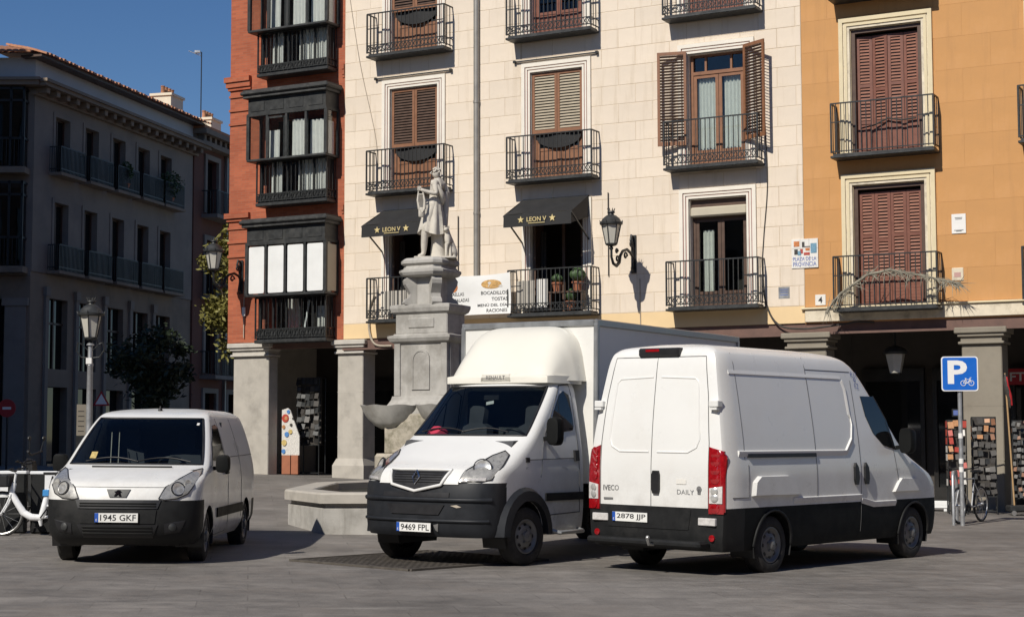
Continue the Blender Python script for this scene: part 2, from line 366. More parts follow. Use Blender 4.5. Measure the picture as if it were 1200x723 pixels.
def cubic(tab):
    """monotone cubic through the table (no overshoot)"""
    n = len(tab); X = [p[0] for p in tab]; Y = [p[1] for p in tab]
    d = [(Y[i+1]-Y[i])/(X[i+1]-X[i]) for i in range(n-1)]; m = [d[0]]+[0 if d[i-1]*d[i] <= 0 else 2*d[i-1]*d[i]/(d[i-1]+d[i]) for i in range(1, n-1)]+[d[-1]]
    def f(x):
        if x <= X[0]: return Y[0]
        if x >= X[-1]: return Y[-1]
        i = 0
        while x > X[i+1]: i += 1
        h = X[i+1]-X[i]; t = (x-X[i])/h
        return Y[i]*(1+2*t)*(1-t)**2+h*m[i]*t*(1-t)**2+Y[i+1]*t*t*(3-2*t)+h*m[i+1]*t*t*(t-1)
    return f
def subtract(rects, hole):
    out = []; a0, a1, b0, b1 = hole
    for x0, x1, y0, y1 in rects:
        if a0 >= x1 or a1 <= x0 or b0 >= y1 or b1 <= y0: out.append((x0, x1, y0, y1)); continue
        if a0 > x0: out.append((x0, a0, y0, y1))
        if a1 < x1: out.append((a1, x1, y0, y1))
        m0, m1 = max(x0, a0), min(x1, a1)
        if b0 > y0: out.append((m0, m1, y0, b0))
        if b1 < y1: out.append((m0, m1, b1, y1))
    return out
# ------------------------------------------------------------------ ground
def G(x, y):
    xc = max(-9, min(12, x)); t = min(y, 42.5)-23.5
    s = 0 if t < -2 else ((t+2)**2/8 if t < 2 else t)
    return -.0105*xc + s*(.0221-.0011*xc)
def gax(lo, hi, step, far):
    a = [lo+i*step for i in range(int(round((hi-lo)/step))+1)]
    return [-f for f in reversed(far)]+a+list(far)
gx = gax(-24, 24, 1.0, [32, 60, 150, 600]); gy = [-600, -150, -60, -30, -10]+[i*1.0 for i in range(0, 61)]+[75, 110, 200, 700]
mb = MB(); nx = len(gx)
mb.add([(x, y, G(x, y)) for y in gy for x in gx], [(j*nx+i, j*nx+i+1, (j+1)*nx+i+1, (j+1)*nx+i) for j in range(len(gy)-1) for i in range(nx-1)])
ground = tag(mb.build('plaza_ground', 'paving', smooth=60), 'worn grey granite paving of the sloping plaza', 'paving', kind='structure')
# ------------------------------------------------------------------ the sunlit row of three houses over an arcade
FA = -.486; FO = Vector((0, 40.46, 0)); FU = Vector((cos(FA), sin(FA), 0)); FN = Vector((sin(FA), -cos(FA), 0))
def FW(t, d, z): return FO+FU*t+FN*d+Vector((0, 0, z))
def gz(t, d=0): p = FW(t, d, 0); return G(p.x, p.y)
brick_house = empty('brick_house', FO, FA, 'red brick corner house with three dark glazed bay windows stacked above the arcade', 'house')
cream_house = empty('cream_house', FO, FA, 'cream house of scored stucco blocks with louvred shutters and two black awnings', 'house')
orange_house = empty('orange_house', FO, FA, 'ochre orange house with tall red-brown shutters behind iron balconies', 'house')
ZT = 16.0
def wallmesh(name, m, par, t0, t1, z0, z1, holes, y0=0, y1=.35):
    rs = [(t0, t1, z0, z1)]
    for h in holes: rs = subtract(rs, h)
    mb = MB()
    for r in rs: mb.box(r[0], r[1], y0, y1, r[2], r[3])
    return mb.build(name, m, par)
def railing(name, par, t0, t1, zs, zr, dep, frieze=.2, m='iron', step=.115, midend=True, friezem=True):
    mb = MB(); y = -dep; zb = zs+.02
    for z, r in ((zr, .030), (zb+.03, .022)):
        mb.bar((t0, y, z), (t1, y, z), r); mb.bar((t0, y, z), (t0, 0, z), r); mb.bar((t1, y, z), (t1, 0, z), r)
    if frieze:
        zf = zb+frieze; mb.bar((t0, y, zf), (t1, y, zf), .02); mb.bar((t0, y, zf), (t0, 0, zf), .02); mb.bar((t1, y, zf), (t1, 0, zf), .02)
        n = int((t1-t0)/.1); q = (t1-t0)/n
        for i in range(n):   # scroll band
            a = t0+i*q; mb.bar((a, y, zb+.03), (a+q, y, zf), .014); mb.bar((a, y, zf), (a+q, y, zb+.03), .014)
    n = max(2, int(round((t1-t0)/step))); q = (t1-t0)/n
    for i in range(n+1):
        w = .034 if i in (0, n) else .017
        mb.bar((t0+i*q, y, zb), (t0+i*q, y, zr), w)
    k = max(1, int(dep/step))
    for t in (t0, t1):
        for i in range(k): mb.bar((t, -i*dep/k, zb), (t, -i*dep/k, zr), .017)
    if midend:
        zm = zb+(zr-zb)*.62
        for a, b in ((t0, t0+.36), (t1-.36, t1)): mb.bar((a, y, zm), (b, y, zm), .022)
    return mb.build(name, m, par)
def balcony(par, tc, zs, w=2.28, dep=.45, zr=None, th=.10, frieze=.2, m='iron', sm='iron_grey'):
    zr = zr or zs+1.14; b = empty('balcony'); b.parent = par
    mb = MB().box(tc-w/2-.02, tc+w/2+.02, -dep-.03, .02, zs, zs+th*.55, b=.012); mb.box(tc-w/2+.03, tc+w/2-.03, -dep+.02, .01, zs+th*.55-.002, zs+th)
    mb.build('slab', sm, b)
    railing('railing', b, tc-w/2, tc+w/2, zs+th, zr, dep, frieze, m)
    return b
def shutter(par, x0, x1, z0, z1, y, m='wood', ang=0, hinge='l', slats=None, mid=None, name='shutter', th=.035, back=True):
    w = x1-x0
    s = 1 if hinge == 'l' else -1; a, b = (0, w) if s > 0 else (-w, 0); f = .065
    mb = MB().box(a, a+f, 0, th, z0, z1).box(b-f, b, 0, th, z0, z1).box(a+f, b-f, .001, th-.001, z0, z0+.1).box(a+f, b-f, .001, th-.001, z1-.075, z1)
    mids = mid or []
    for z in mids: mb.box(a+f, b-f, .001, th-.001, z, z+.07)
    segs = []; lo = z0+.1
    for z in sorted(mids): segs.append((lo, z)); lo = z+.07
    segs.append((lo, z1-.075))
    for lo, hi in segs:
        n = max(3, int((hi-lo)/.07)); q = (hi-lo)/n; sm = 1 if slats else 0
        for i in range(n):
            z = lo+(i+.5)*q
            mb.add([(a+f, .006, z-.022), (b-f, .006, z-.022), (b-f, th-.004, z+.016), (a+f, th-.004, z+.016), (a+f, .006, z-.014), (b-f, .006, z-.014), (b-f, th-.004, z+.024), (a+f, th-.004, z+.024)],
                [(0,3,2,1),(4,5,6,7),(0,1,5,4),(1,2,6,5),(2,3,7,6),(3,0,4,7)], sm)
    if back: mb.box(a+f*.5, b-f*.5, th-.003, th-.001, z0+.05, z1-.04, 2)  # added dark sheet painting the shade in the slat gaps
    return mb.build(name, [m, slats or m, 'shade_black'], par, loc=(x0 if hinge == 'l' else x1, y, 0), rot=(0, 0, ang))
def surround(par, tc, z0, z1, hw, style='pink'):
    """moulded frame around an opening of half width hw"""
    if style == 'pink': rings = [(.0, .05, .045, 0), (.05, .075, .02, 1), (.075, .115, .05, 0), (.115, .14, .025, 1), (.14, .23, .06, 0)]; ms = ['white_trim', 'pink_trim']
    else: rings = [(.0, .06, .03, 1), (.06, .12, .055, 0), (.12, .15, .03, 1), (.15, .24, .07, 0)]; ms = ['cream_trim', 'sill_stone']
    s = par
    for k, nm in ((0, 'moulding'), (1, 'groove')):
        mb = MB()
        for a, b, p, mi in rings:
            if mi != k: continue
            mb.box(tc-hw-b, tc-hw-a, -p, .02, z0, z1+b).box(tc+hw+a, tc+hw+b, -p, .02, z0, z1+b).box(tc-hw-a, tc+hw+a, -p, .02, z1+a, z1+b)
        if k == 0: mb.box(tc-hw-.012, tc-hw+.012, .021, .33, z0, z1).box(tc+hw-.012, tc+hw+.012, .021, .33, z0, z1).box(tc-hw+.012, tc+hw-.012, .021, .33, z1-.02, z1)
        mb.build(nm, ms[k], s)
    return s
def glazed_door(par, tc, z0, z1, hw, y=.2, m='wood', transom=.38, panel=.45, leaf_open=0, glass='glass'):
    d = par; f = .07
    mb = MB().box(tc-hw, tc-hw+f, y, y+.09, z0, z1).box(tc+hw-f, tc+hw, y, y+.09, z0, z1).box(tc-hw+f, tc+hw-f, y, y+.09, z1-f, z1)
    zt = z1-f
    if transom: zt = z1-f-transom; mb.box(tc-hw+f, tc+hw-f, y-.01, y+.09, zt-.08, zt); mb.box(tc-.34, tc-.29, y+.01, y+.08, zt, z1-f).box(tc+.29, tc+.34, y+.01, y+.08, zt, z1-f)
    mb.build('door_frame', m, d)
    if transom: box1('pane', glass, d, tc-hw+f, tc+hw-f, y+.045, y+.05, zt, z1-f)
    for s in (-1, 1):
        a, b = sorted((tc+s*.005, tc+s*(hw-f-.004))); g = .075; top = zt-.082 if transom else zt-.002
        mb = MB().box(a, a+g, y+.01, y+.06, z0, top).box(b-g, b, y+.01, y+.06, z0, top).box(a+g, b-g, y+.011, y+.059, top-g, top).box(a+g, b-g, y+.011, y+.059, z0, z0+.1).box(a+g, b-g, y+.011, y+.059, z0+panel, z0+panel+.07)
        mb.box(a+g, b-g, y+.025, y+.045, z0+.1, z0+panel)
        mb.build('door_leaf', m, d)
        box1('pane', glass, d, a+g, b-g, y+.03, y+.035, z0+panel+.07, top-g)
    return d
def curtain(par, t0, t1, z0, z1, y, m='curtain', waves=7, amp=.03, name='curtain'):
    mb = MB(); n = waves*6
    mb.grid(lambda u, v: (t0+(t1-t0)*u, y+amp*sin(u*waves*2*pi+.7*v)*(1-.3*v), z0+(z1-z0)*v), n, 3)
    return mb.build(name, m, par, smooth=50, fix=False)
# ---- shared: pillars of the arcade
def pillar(par, t, w, zc, dep=.62, base=.0, plain=False, m='granite'):
    p = empty('arcade_pillar'); p.parent = par; zg = gz(t)-.25
    MB().box(t-w/2, t+w/2, .03, dep, zg, zc-.36, b=.02).build('shaft', m, p)
    mb = MB().box(t-w/2-.06, t+w/2+.06, -.05, dep+.03, zc-.36, zc-.30, b=.015); mb.box(t-w/2-.01, t+w/2+.01, .0, dep+.02, zc-.301, zc-.2)
    mb.box(t-w/2-.07, t+w/2+.07, -.06, dep+.04, zc-.201, zc-.13, b=.015).box(t-w/2-.13, t+w/2+.13, -.11, dep+.06, zc-.131, zc, b=.02)
    mb.build('capital', 'granite_dark' if m == 'granite_dark' else 'granite_light', p)
    if base:
        z0 = zg+.25; rings = []
        for z, o in ((zg, .09), (z0+.32, .09), (z0+.5, .012)): rings.append([(t-w/2-o, .03-o, z), (t+w/2+o, .03-o, z), (t+w/2+o, dep+o, z), (t-w/2-o, dep+o, z)])
        MB().loft(rings).build('base', m, p)
    # block joints as thin recess lines
    mb = MB()
    for z in (zg+.25+1.05, zg+.25+2.2): mb.box(t-w/2-.003, t+w/2+.003, .027, dep+.003, z, z+.008)
    tag(mb.build('joint', 'granite_dark' if m == 'granite_dark' else 'granite_light', p), kind='stuff')
    return p
pillar(brick_house, -7.9, 1.16, 4.1, .45)
pillar(brick_house, -4.74, .78, 4.1, .62, base=1)
for t in (-.7, 3.38): pillar(cream_house, t, .82, 4.1, base=1)
pillar(orange_house, 7.45, .88, 3.9, .66, m='granite_dark')
pillar(orange_house, 11.29, .84, 3.9, .66, m='granite_dark'); pillar(orange_house, 15.3, .84, 3.9, .66)
# lintels and the inside of the arcade
def arcade(par, t0, t1, zc=4.1, first=False):
    a = empty('arcade'); a.parent = par
    box1('lintel', 'beam_red', a, t0, t1, .03, .5, zc-.24 if not first else zc-.16, zc+.02)
    box1('cornice_strip', 'beam_red', a, t0, t1, -.06, .028, zc-.27, zc-.22) if not first else None
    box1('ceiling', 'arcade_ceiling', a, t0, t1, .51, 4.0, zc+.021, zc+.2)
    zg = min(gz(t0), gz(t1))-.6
    box1('back_wall', 'arcade_shade', a, t0, t1, 3.6, 4.0, zg, zc+.02)
    return a
ab = arcade(brick_house, -8.3, -4.93, first=True); ac = arcade(cream_house, -4.925, 7.43); ao = arcade(orange_house, 7.435, 17.0, 4.12)
# ---- brick house
miras = [(4.06, 4.42, 5.27, 5.33, 6.63, 7.1, 7.40, 'blind'), (7.68, 8.0, 8.86, 8.92, 10.07, 10.55, 10.85, 'curtain'), (11.15, 11.45, 12.33, 12.39, 13.6, 14.05, 14.35, 'curtain')]
hb = [(-7.3, -5.35, m[1], m[4]) for m in miras]
wallmesh('wall', 'brick', brick_house, -8.66, -4.93, 4.12, ZT, hb)
box1('side_wall', 'brick', brick_house, -8.66, -8.3, .351, 12, 4.12, ZT); box1('side_base', 'granite', brick_house, -8.62, -8.25, 1.3, 12, -.3, 4.118)
box1('rear_rooms', 'interior', brick_house, -8.29, -4.94, 1.3, 11.9, 4.3, ZT-.02)
mb = MB()
for z0, z1, p in ((10.98, 11.06, .05), (11.06, 11.2, .09), (11.2, 11.34, .13), (7.40, 7.48, .05), (7.48, 7.62, .1)):
    mb.box(-8.66-p, -7.95, -p, -.001, z0, z1); mb.box(-8.66-p, -8.661, -.0, 6, z0, z1); mb.box(-5.0, -4.935, -p*.5, -.001, z0, z1)
tag(mb.build('brick_band', 'brick', brick_house), kind='stuff')
mb = MB()
for z0, z1 in ((9.6, 10.9), (6.3, 7.3), (9.0, 9.1), (5.9, 5.98)):    # small brick relief on the corner pier
    for i in range(3):
        z = z1-.12-i*.38
        if z > z0: mb.box(-8.68, -8.0, -.035, -.001, z, z+.06)
tag(mb.build('brick_relief', 'brick', brick_house), kind='stuff')
def mirador(m):
    zb, zf, zr, g0, g1, zp, zc, kind = m
    o = empty('bay_window'); o.parent = brick_house
    tl, tr, D = -7.6, -5.12, .62; ll, lr, d2 = -7.42, -5.2, .42
    mb = MB().box(ll-.03, lr+.03, -d2-.04, .0, zb, zb+.09, b=.015); mb.box(ll+.02, lr-.02, -d2+.01, -.01, zb+.088, zf-.02)
    mb.build('base', 'iron_grey', o)
    railing('railing', o, ll, lr, zb+.09, zr-.02, d2+.015, zf-zb-.1, 'iron', .135, False)
    # lower glazing behind the railing
    mb = MB(); n = 5; q = (lr-ll-.12)/n; y = -d2+.1
    for i in range(n+1): mb.box(ll+.06+i*q-.025, ll+.06+i*q+.025, y, y+.05, zf, zr+.02)
    mb.box(ll+.04, lr-.04, y, y+.05, zf-.04, zf+.03); mb.box(lr-.11, lr-.05, y+.05, -.0, zf, zr+.02)
    mb.build('lower_frame', 'iron', o)
    for i in range(n): box1('lower_pane', 'glass_mirador', o, ll+.085+i*q, ll+.035+(i+1)*q, y+.02, y+.026, zf+.03, zr+.02)
    # upper glazed box
    mb = MB().box(tl-.02, tr+.02, -D-.02, -d2+.16, zr, g0, b=.01); mb.box(tl-.02, tr+.02, -d2+.16, 0, zr+.001, g0-.001)
    n = 4; q = (tr-tl)/n
    for i in range(n+1):
        w = .045 if i in (0, n) else .032
        t = tl+i*q; mb.box(t-w, t+w, -D, -D+.08, g0, g1+.04)
    for t in (tl, tr): mb.box(t-.03, t+.03, -.06, 0, g0, g1+.04)
    mb.box(tl-.03, tr+.03, -D-.008, -D+.09, g1, g1+.07); mb.box(tl-.03, tl+.04, -D+.09, 0, g1, g1+.07); mb.box(tr-.04, tr+.03, -D+.09, 0, g1, g1+.07)
    mb.build('frame', 'iron_grey', o)
    mb = MB()
    for i in range(n):
        a, b = tl+i*q, tl+(i+1)*q
        mb.box(a+.001, b-.001, -D+.015, -D+.05, g1+.071, zp); mb.box(a+.09, b-.09, -D+.002, -D+.016, g1+.13, zp-.09)
    mb.box(tr-.035, tr+.0, -D+.052, 0, g1+.071, zp).box(tl, tl+.035, -D+.052, 0, g1+.071, zp)
    mb.build('top_panel', 'iron_grey', o)
    mb = MB().box(tl-.1, tr+.08, -D-.1, 0, zp, zp+.08, b=.01); mb.box(tl-.16, tr+.15, -D-.16, 0, zp+.079, zc-.12, b=.03); mb.box(tl-.10, tr+.10, -D-.10, 0, zc-.122, zc-.08)
    mb.build('cornice', 'zinc', o)
    for i in range(n):
        a, b = tl+i*q+.034, tl+(i+1)*q-.034
        pn = box1('pane', 'glass_mirador', o, a, b, -D+.035, -D+.041, g0, g1)
        if kind == 'blind':
            mb = MB(); r = .035; pts = []
            for cx, cz, s0 in ((b-.03-r, g1-.04-r, 0), (a+.03+r, g1-.04-r, 90), (a+.03+r, g0+.03+r, 180), (b-.03-r, g0+.03+r, 270)):
                for k in range(4): th = radians(s0+k*30); pts.append((cx+r*cos(th), cz+r*sin(th)))
            mb.prism(pts, -D+.028, -D+.032); mb.build('blind', 'blind_white', o)
    box1('side_pane', 'glass_mirador', o, tr-.006, tr, -D+.09, -.06, g0, g1); box1('side_pane', 'glass_mirador', o, tl, tl+.006, -D+.09, -.06, g0, g1)
    if kind == 'blind':
        box1('blind', 'blind_beige', o, tr+.002, tr+.006, -D+.11, -.08, g0+.04, g1-.05)
        curtain(o, -7.0, -6.5, zf, zr, .35, waves=3); curtain(o, -5.75, -5.4, zf+.05, zr-.25, .0, waves=2)
        MB().bar((-6.05, -.15, zf), (-5.9, -.15, zr-.1), .05, .02).build('folded_rail', 'blind_white', o)
    else:
        curtain(o, -7.1, -6.72, g0, g1-.38, -.40, waves=3); curtain(o, -6.3, -5.85, g0, g1-.15, -.42, waves=4); curtain(o, -5.75, -5.25, g0, g1-.2, -.38, waves=4); curtain(o, -7.1, -6.75, zf, zr, -.22, waves=3); curtain(o, -6.25, -5.35, zf, zr, -.2, waves=7); MB().grid(lambda u, v: (-5.22+.015*sin(u*20), -.55+.45*u, g0+(g1-g0-.25)*v), 14, 2).build('curtain', 'curtain', o, smooth=50, fix=False)
        curtain(o, -5.2, -5.19, g0, g1-.1, -.3) if False else None
        mb = MB(); mb.box(tl+q+.03, tl+q+.08, -D-.02, -D+.02, g0+.02, g1-.05).box(tl+2*q-.12, tl+2*q-.07, -D+.05, -D+.09, g0+.02, g1-.05).box(tl+q+.081, tl+2*q-.121, -D+.0, -D+.05, g1-.1, g1-.05)
        mb.build('casement', 'iron_grey', o)
    box1('floor', 'iron_grey', o, ll+.03, lr-.03, -d2+.02, .8, zf-.06, zf-.03)
    return o
for m in miras: mirador(m)
# ---- cream house
floors = [(4.47, 4.58, 7.10), (7.74, 7.86, 10.52), (11.29, 11.41, 14.1)]
WT = (-2.82, 1.24, 5.38); HW = .71
hs = [(t-HW, t+HW, z0, z1) for t in WT for _, z0, z1 in floors]
cw = wallmesh('wall', 'cream_joint', cream_house, -4.925, 7.43, 4.12, ZT, hs, -.008, .36)
box1('rear_rooms', 'interior', cream_house, -4.93, 7.43, 1.6, 11.9, 4.3, ZT-.02)
box1('plain_band', 'cream_plain', cream_house, -4.92, 7.42, -.013, -.0085, 4.12, 4.50)
bs = [(t-HW-.235, t+HW+.235, z0-.14, z1+.24) for t in WT for _, z0, z1 in floors]
RH, BW, J = .455, .88, .005; blocks = {}
z = 4.505; row = 0
while z < ZT-.3:
    t = -4.92-(BW/2 if row % 2 else 0)-.1
    while t < 7.42:
        a, b = max(t, -4.92), min(t+BW, 7.425)
        if b-a > .05:
            rs = [(a+J, b-J, z+J, z+RH-J)]
            for h in bs: rs = subtract(rs, h)
            for r in rs:
                w, hgt = r[1]-r[0], r[3]-r[2]
                if w < .04 or hgt < .04: continue
                key = (round(w, 3), round(hgt, 3))
                if key not in blocks: blocks[key] = MB().box(-w/2, w/2, -.014, .011, -hgt/2, hgt/2, b=.006).mesh('block', 'cream')
                link('block', blocks[key], cw, ((r[0]+r[1])/2, 0, (r[2]+r[3])/2))
        t += BW
    z += RH; row += 1
for k, (zs, z0, z1) in enumerate(floors):
    for i, t in enumerate(WT):
        o = empty('balcony_window'); o.parent = cream_house
        surround(o, t, z0-.1, z1, HW)
        balcony(cream_house, t, zs, 2.28 if k else 2.22)
        if k == 0:
            if i == 2:
                glazed_door(o, t, z0, z1-.38, HW-.02, m='wood_dark', transom=.0, panel=.3)
                mb = MB(); mb.box(t-HW+.02, t+HW-.02, .02, .2, z1-.42, z1-.2, b=.03); mb.build('blind_box', 'blind_beige', o)
                box1('lintel_shade', 'wood_dark', o, t-HW+.02, t+HW-.02, .1, .3, z1-.2, z1)
                curtain(o, t-.52, t-.25, z0, z1-.7, .4, waves=3); curtain(o, t+.5, t+.62, z0, z1-.7, .4, waves=2)
            else:
                mb = MB()
                for s in (-1, 1): mb.box(t+s*(HW-.05), t+s*(HW-.1), .05, .5, z0, z1-.1)
                mb.box(t-.04, t+.04, .36, .42, z0, z1); mb.build('open_door_leaf', 'wood_dark', o)
                curtain(o, t-.62, t-.45, z0, z1-.5, .3, m='interior', waves=2, name='dark_curtain')
        elif i < 2 and not (k == 2 and i == 1):
            zs2 = z0+1.12
            for s in (-1, 1):
                a, b = sorted((t+s*.004, t+s*(HW-.03))); shutter(o, a, b, zs2, z1-.02, .03, 'wood', slats='slat_sunlit' if i == 1 else 'wood_dark')
            glazed_door(o, t, z0, z1-.05, HW-.03, y=.16, m='wood', transom=0, panel=.72, glass='glass_opaque')
            mb = MB().grid(lambda u, v: (t-.6+1.2*u, .10+.02*sin(9*u), zs2-.02-(.10+.24*sin(pi*u)**.6)*v), 16, 3); mb.build('dark_valance', 'awning', o, smooth=60)
        elif k == 2: glazed_door(o, t, z0, z1, HW-.03, y=.14, m='wood_red', transom=0, panel=.55, glass='glass_dark'); 
        else:
            glazed_door(o, t, z0, z1, HW-.02, y=.14, m='wood', transom=.34, panel=.32)
            curtain(o, t-.55, t-.06, z0+.2, z1-.55, .26, waves=6); curtain(o, t+.1, t+.55, z0+.2, z1-.5, .27, waves=5)
            shutter(o, t-HW, t-.02, z0+.5, z1+.06, -.075, 'wood', ang=radians(-168), hinge='l', back=False, slats='wood_dark')  # dark slat colour on both open leaves holds the slats' shading
            shutter(o, t+.02, t+HW, z0+.5, z1+.06, -.075, 'wood', ang=radians(152), hinge='r', back=False, slats='wood_dark')
    # awning rail above the upper windows
    if k:
        for t in WT[:2]:
            mb = MB().bar((t-1.12, -.06, z1+.30), (t+1.12, -.06, z1+.30), .03); mb.bar((t-1.12, -.1, z1+.30), (t-1.12, .0, z1+.30), .06).bar((t+1.12, -.1, z1+.30), (t+1.12, 0, z1+.30), .06)
            mb.build('awning_rod', 'iron', cream_house)
# ---- orange house
floors_o = [(4.30, 4.42, 7.14), (7.70, 7.80, 10.66), (11.25, 11.4, 14.1)]
OT = (9.36, 13.4); OH = .80
ohs = [(t-OH, t+OH, z0, z1) for t in OT for _, z0, z1 in floors_o]
owl = wallmesh('wall', 'orange_joint', orange_house, 7.432, 17, 4.1, ZT, ohs, .004, .36)
box1('rear_rooms', 'interior', orange_house, 7.432, 17, 1.6, 11.9, 4.3, ZT-.02)
obs = [(t-OH-.245, t+OH+.245, z0-.14, z1+.25) for t in OT for _, z0, z1 in floors_o]
z = 4.47; row = 0; ob = {}
while z < 13.5:
    t = 7.437-(.6 if row % 2 else 0); RHo = .72; BWo = 1.2
    while t < 15:
        a, b = max(t, 7.437), min(t+BWo, 15.2)
        rs = [(a+.001, b-.001, z+.001, z+RHo-.001)]
        for h in obs: rs = subtract(rs, h)
        for r in rs:
            w, hgt = r[1]-r[0], r[3]-r[2]
            if w < .04 or hgt < .04: continue
            key = (round(w, 3), round(hgt, 3))
            if key not in ob: ob[key] = MB().box(-w/2, w/2, -.001, .003, -hgt/2, hgt/2, b=.001).mesh('block', 'orange')
            link('block', ob[key], owl, ((r[0]+r[1])/2, 0, (r[2]+r[3])/2))
        t += BWo
    z += RHo; row += 1
mb = MB().box(7.44, 16.9, -.05, .003, 4.13, 4.41, b=.01); mb.build('stone_band', 'sill_stone', orange_house)
MB().box(7.36, 16.9, -.1, -.003, 4.411, 4.455, b=.01).build('band_moulding', 'cream_trim', orange_house)
for k, (zs, z0, z1) in enumerate(floors_o):
    for i, t in enumerate(OT):
        o = empty('shuttered_window'); o.parent = orange_house
        surround(o, t, z0-.1, z1, OH, 'cream')
        balcony(orange_house, t, zs, 2.26, .45, zs+1.22, frieze=0)
        mb = MB().box(t-OH, t-OH+.1, .06, .2, z0, z1).box(t+OH-.1, t+OH, .06, .2, z0, z1).box(t-OH+.1, t+OH-.1, .06, .2, z1-.1, z1); mb.build('frame', 'wood_dark', o)
        q = (2*OH-.2)/4
        for j in range(4):
            a = t-OH+.1+j*q
            an = 0 if k != 1 else radians((7, -7, 5, -4)[j])
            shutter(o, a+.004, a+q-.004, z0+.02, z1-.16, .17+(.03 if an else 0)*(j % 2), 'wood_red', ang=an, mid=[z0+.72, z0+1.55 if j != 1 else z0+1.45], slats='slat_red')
            MB().box(a+.07, a+q-.07, .178, .2, z0+.13, z0+.70).build('lower_panel', 'wood_red', o)
        box1('dark_backing', 'interior', o, t-OH+.1, t+OH-.1, .3, .33, z0, z1-.1)
        if k: # knotted cord across the shutters
            pts = [(t-.62, .11, z0+.62), (t-.3, .1, z0+.67), (t, .1, z0+.80), (t+.3, .1, z0+.73), (t+.62, .11, z0+.75)]; MB().tube(pts, .018, 6).build('cord', 'cable', o)
# shared roof slab
for h, a, b in ((brick_house, -8.95, -4.935), (cream_house, -4.92, 7.42), (orange_house, 7.44, 17)): box1('roof', 'clay', h, a, b, -.5, 12, ZT, ZT+.3)
# shop fronts under the arcade
def shopfront(par, t0, t1, zt=3.2, glass='glass_opaque'):
    s = empty('shopfront'); s.parent = par; zg = gz((t0+t1)/2, -3.5)
    mb = MB().box(t0, t0+.1, 3.45, 3.598, zg-.3, zt).box(t1-.1, t1, 3.45, 3.598, zg-.3, zt).box(t0+.1, t1-.1, 3.45, 3.598, zt-.3, zt).box(t0+.1, t1-.1, 3.45, 3.598, zg-.3, zg+.35)
    mb.build('frame', 'shade_black', s); box1('pane', glass, s, t0+.1, t1-.1, 3.52, 3.54, zg+.35, zt-.3)
for a, b in ((-8.0, -6.9), (-6.8, -5.2)): shopfront(brick_house, a, b)
for a, b in ((-4.6, -2.6), (-2.4, -.4), (0, 2), (2.3, 4.3), (4.6, 6.9)): shopfront(cream_house, a, b)
for a, b in ((7.7, 9.2), (9.4, 11.0), (11.2, 13.2)): shopfront(orange_house, a, b)
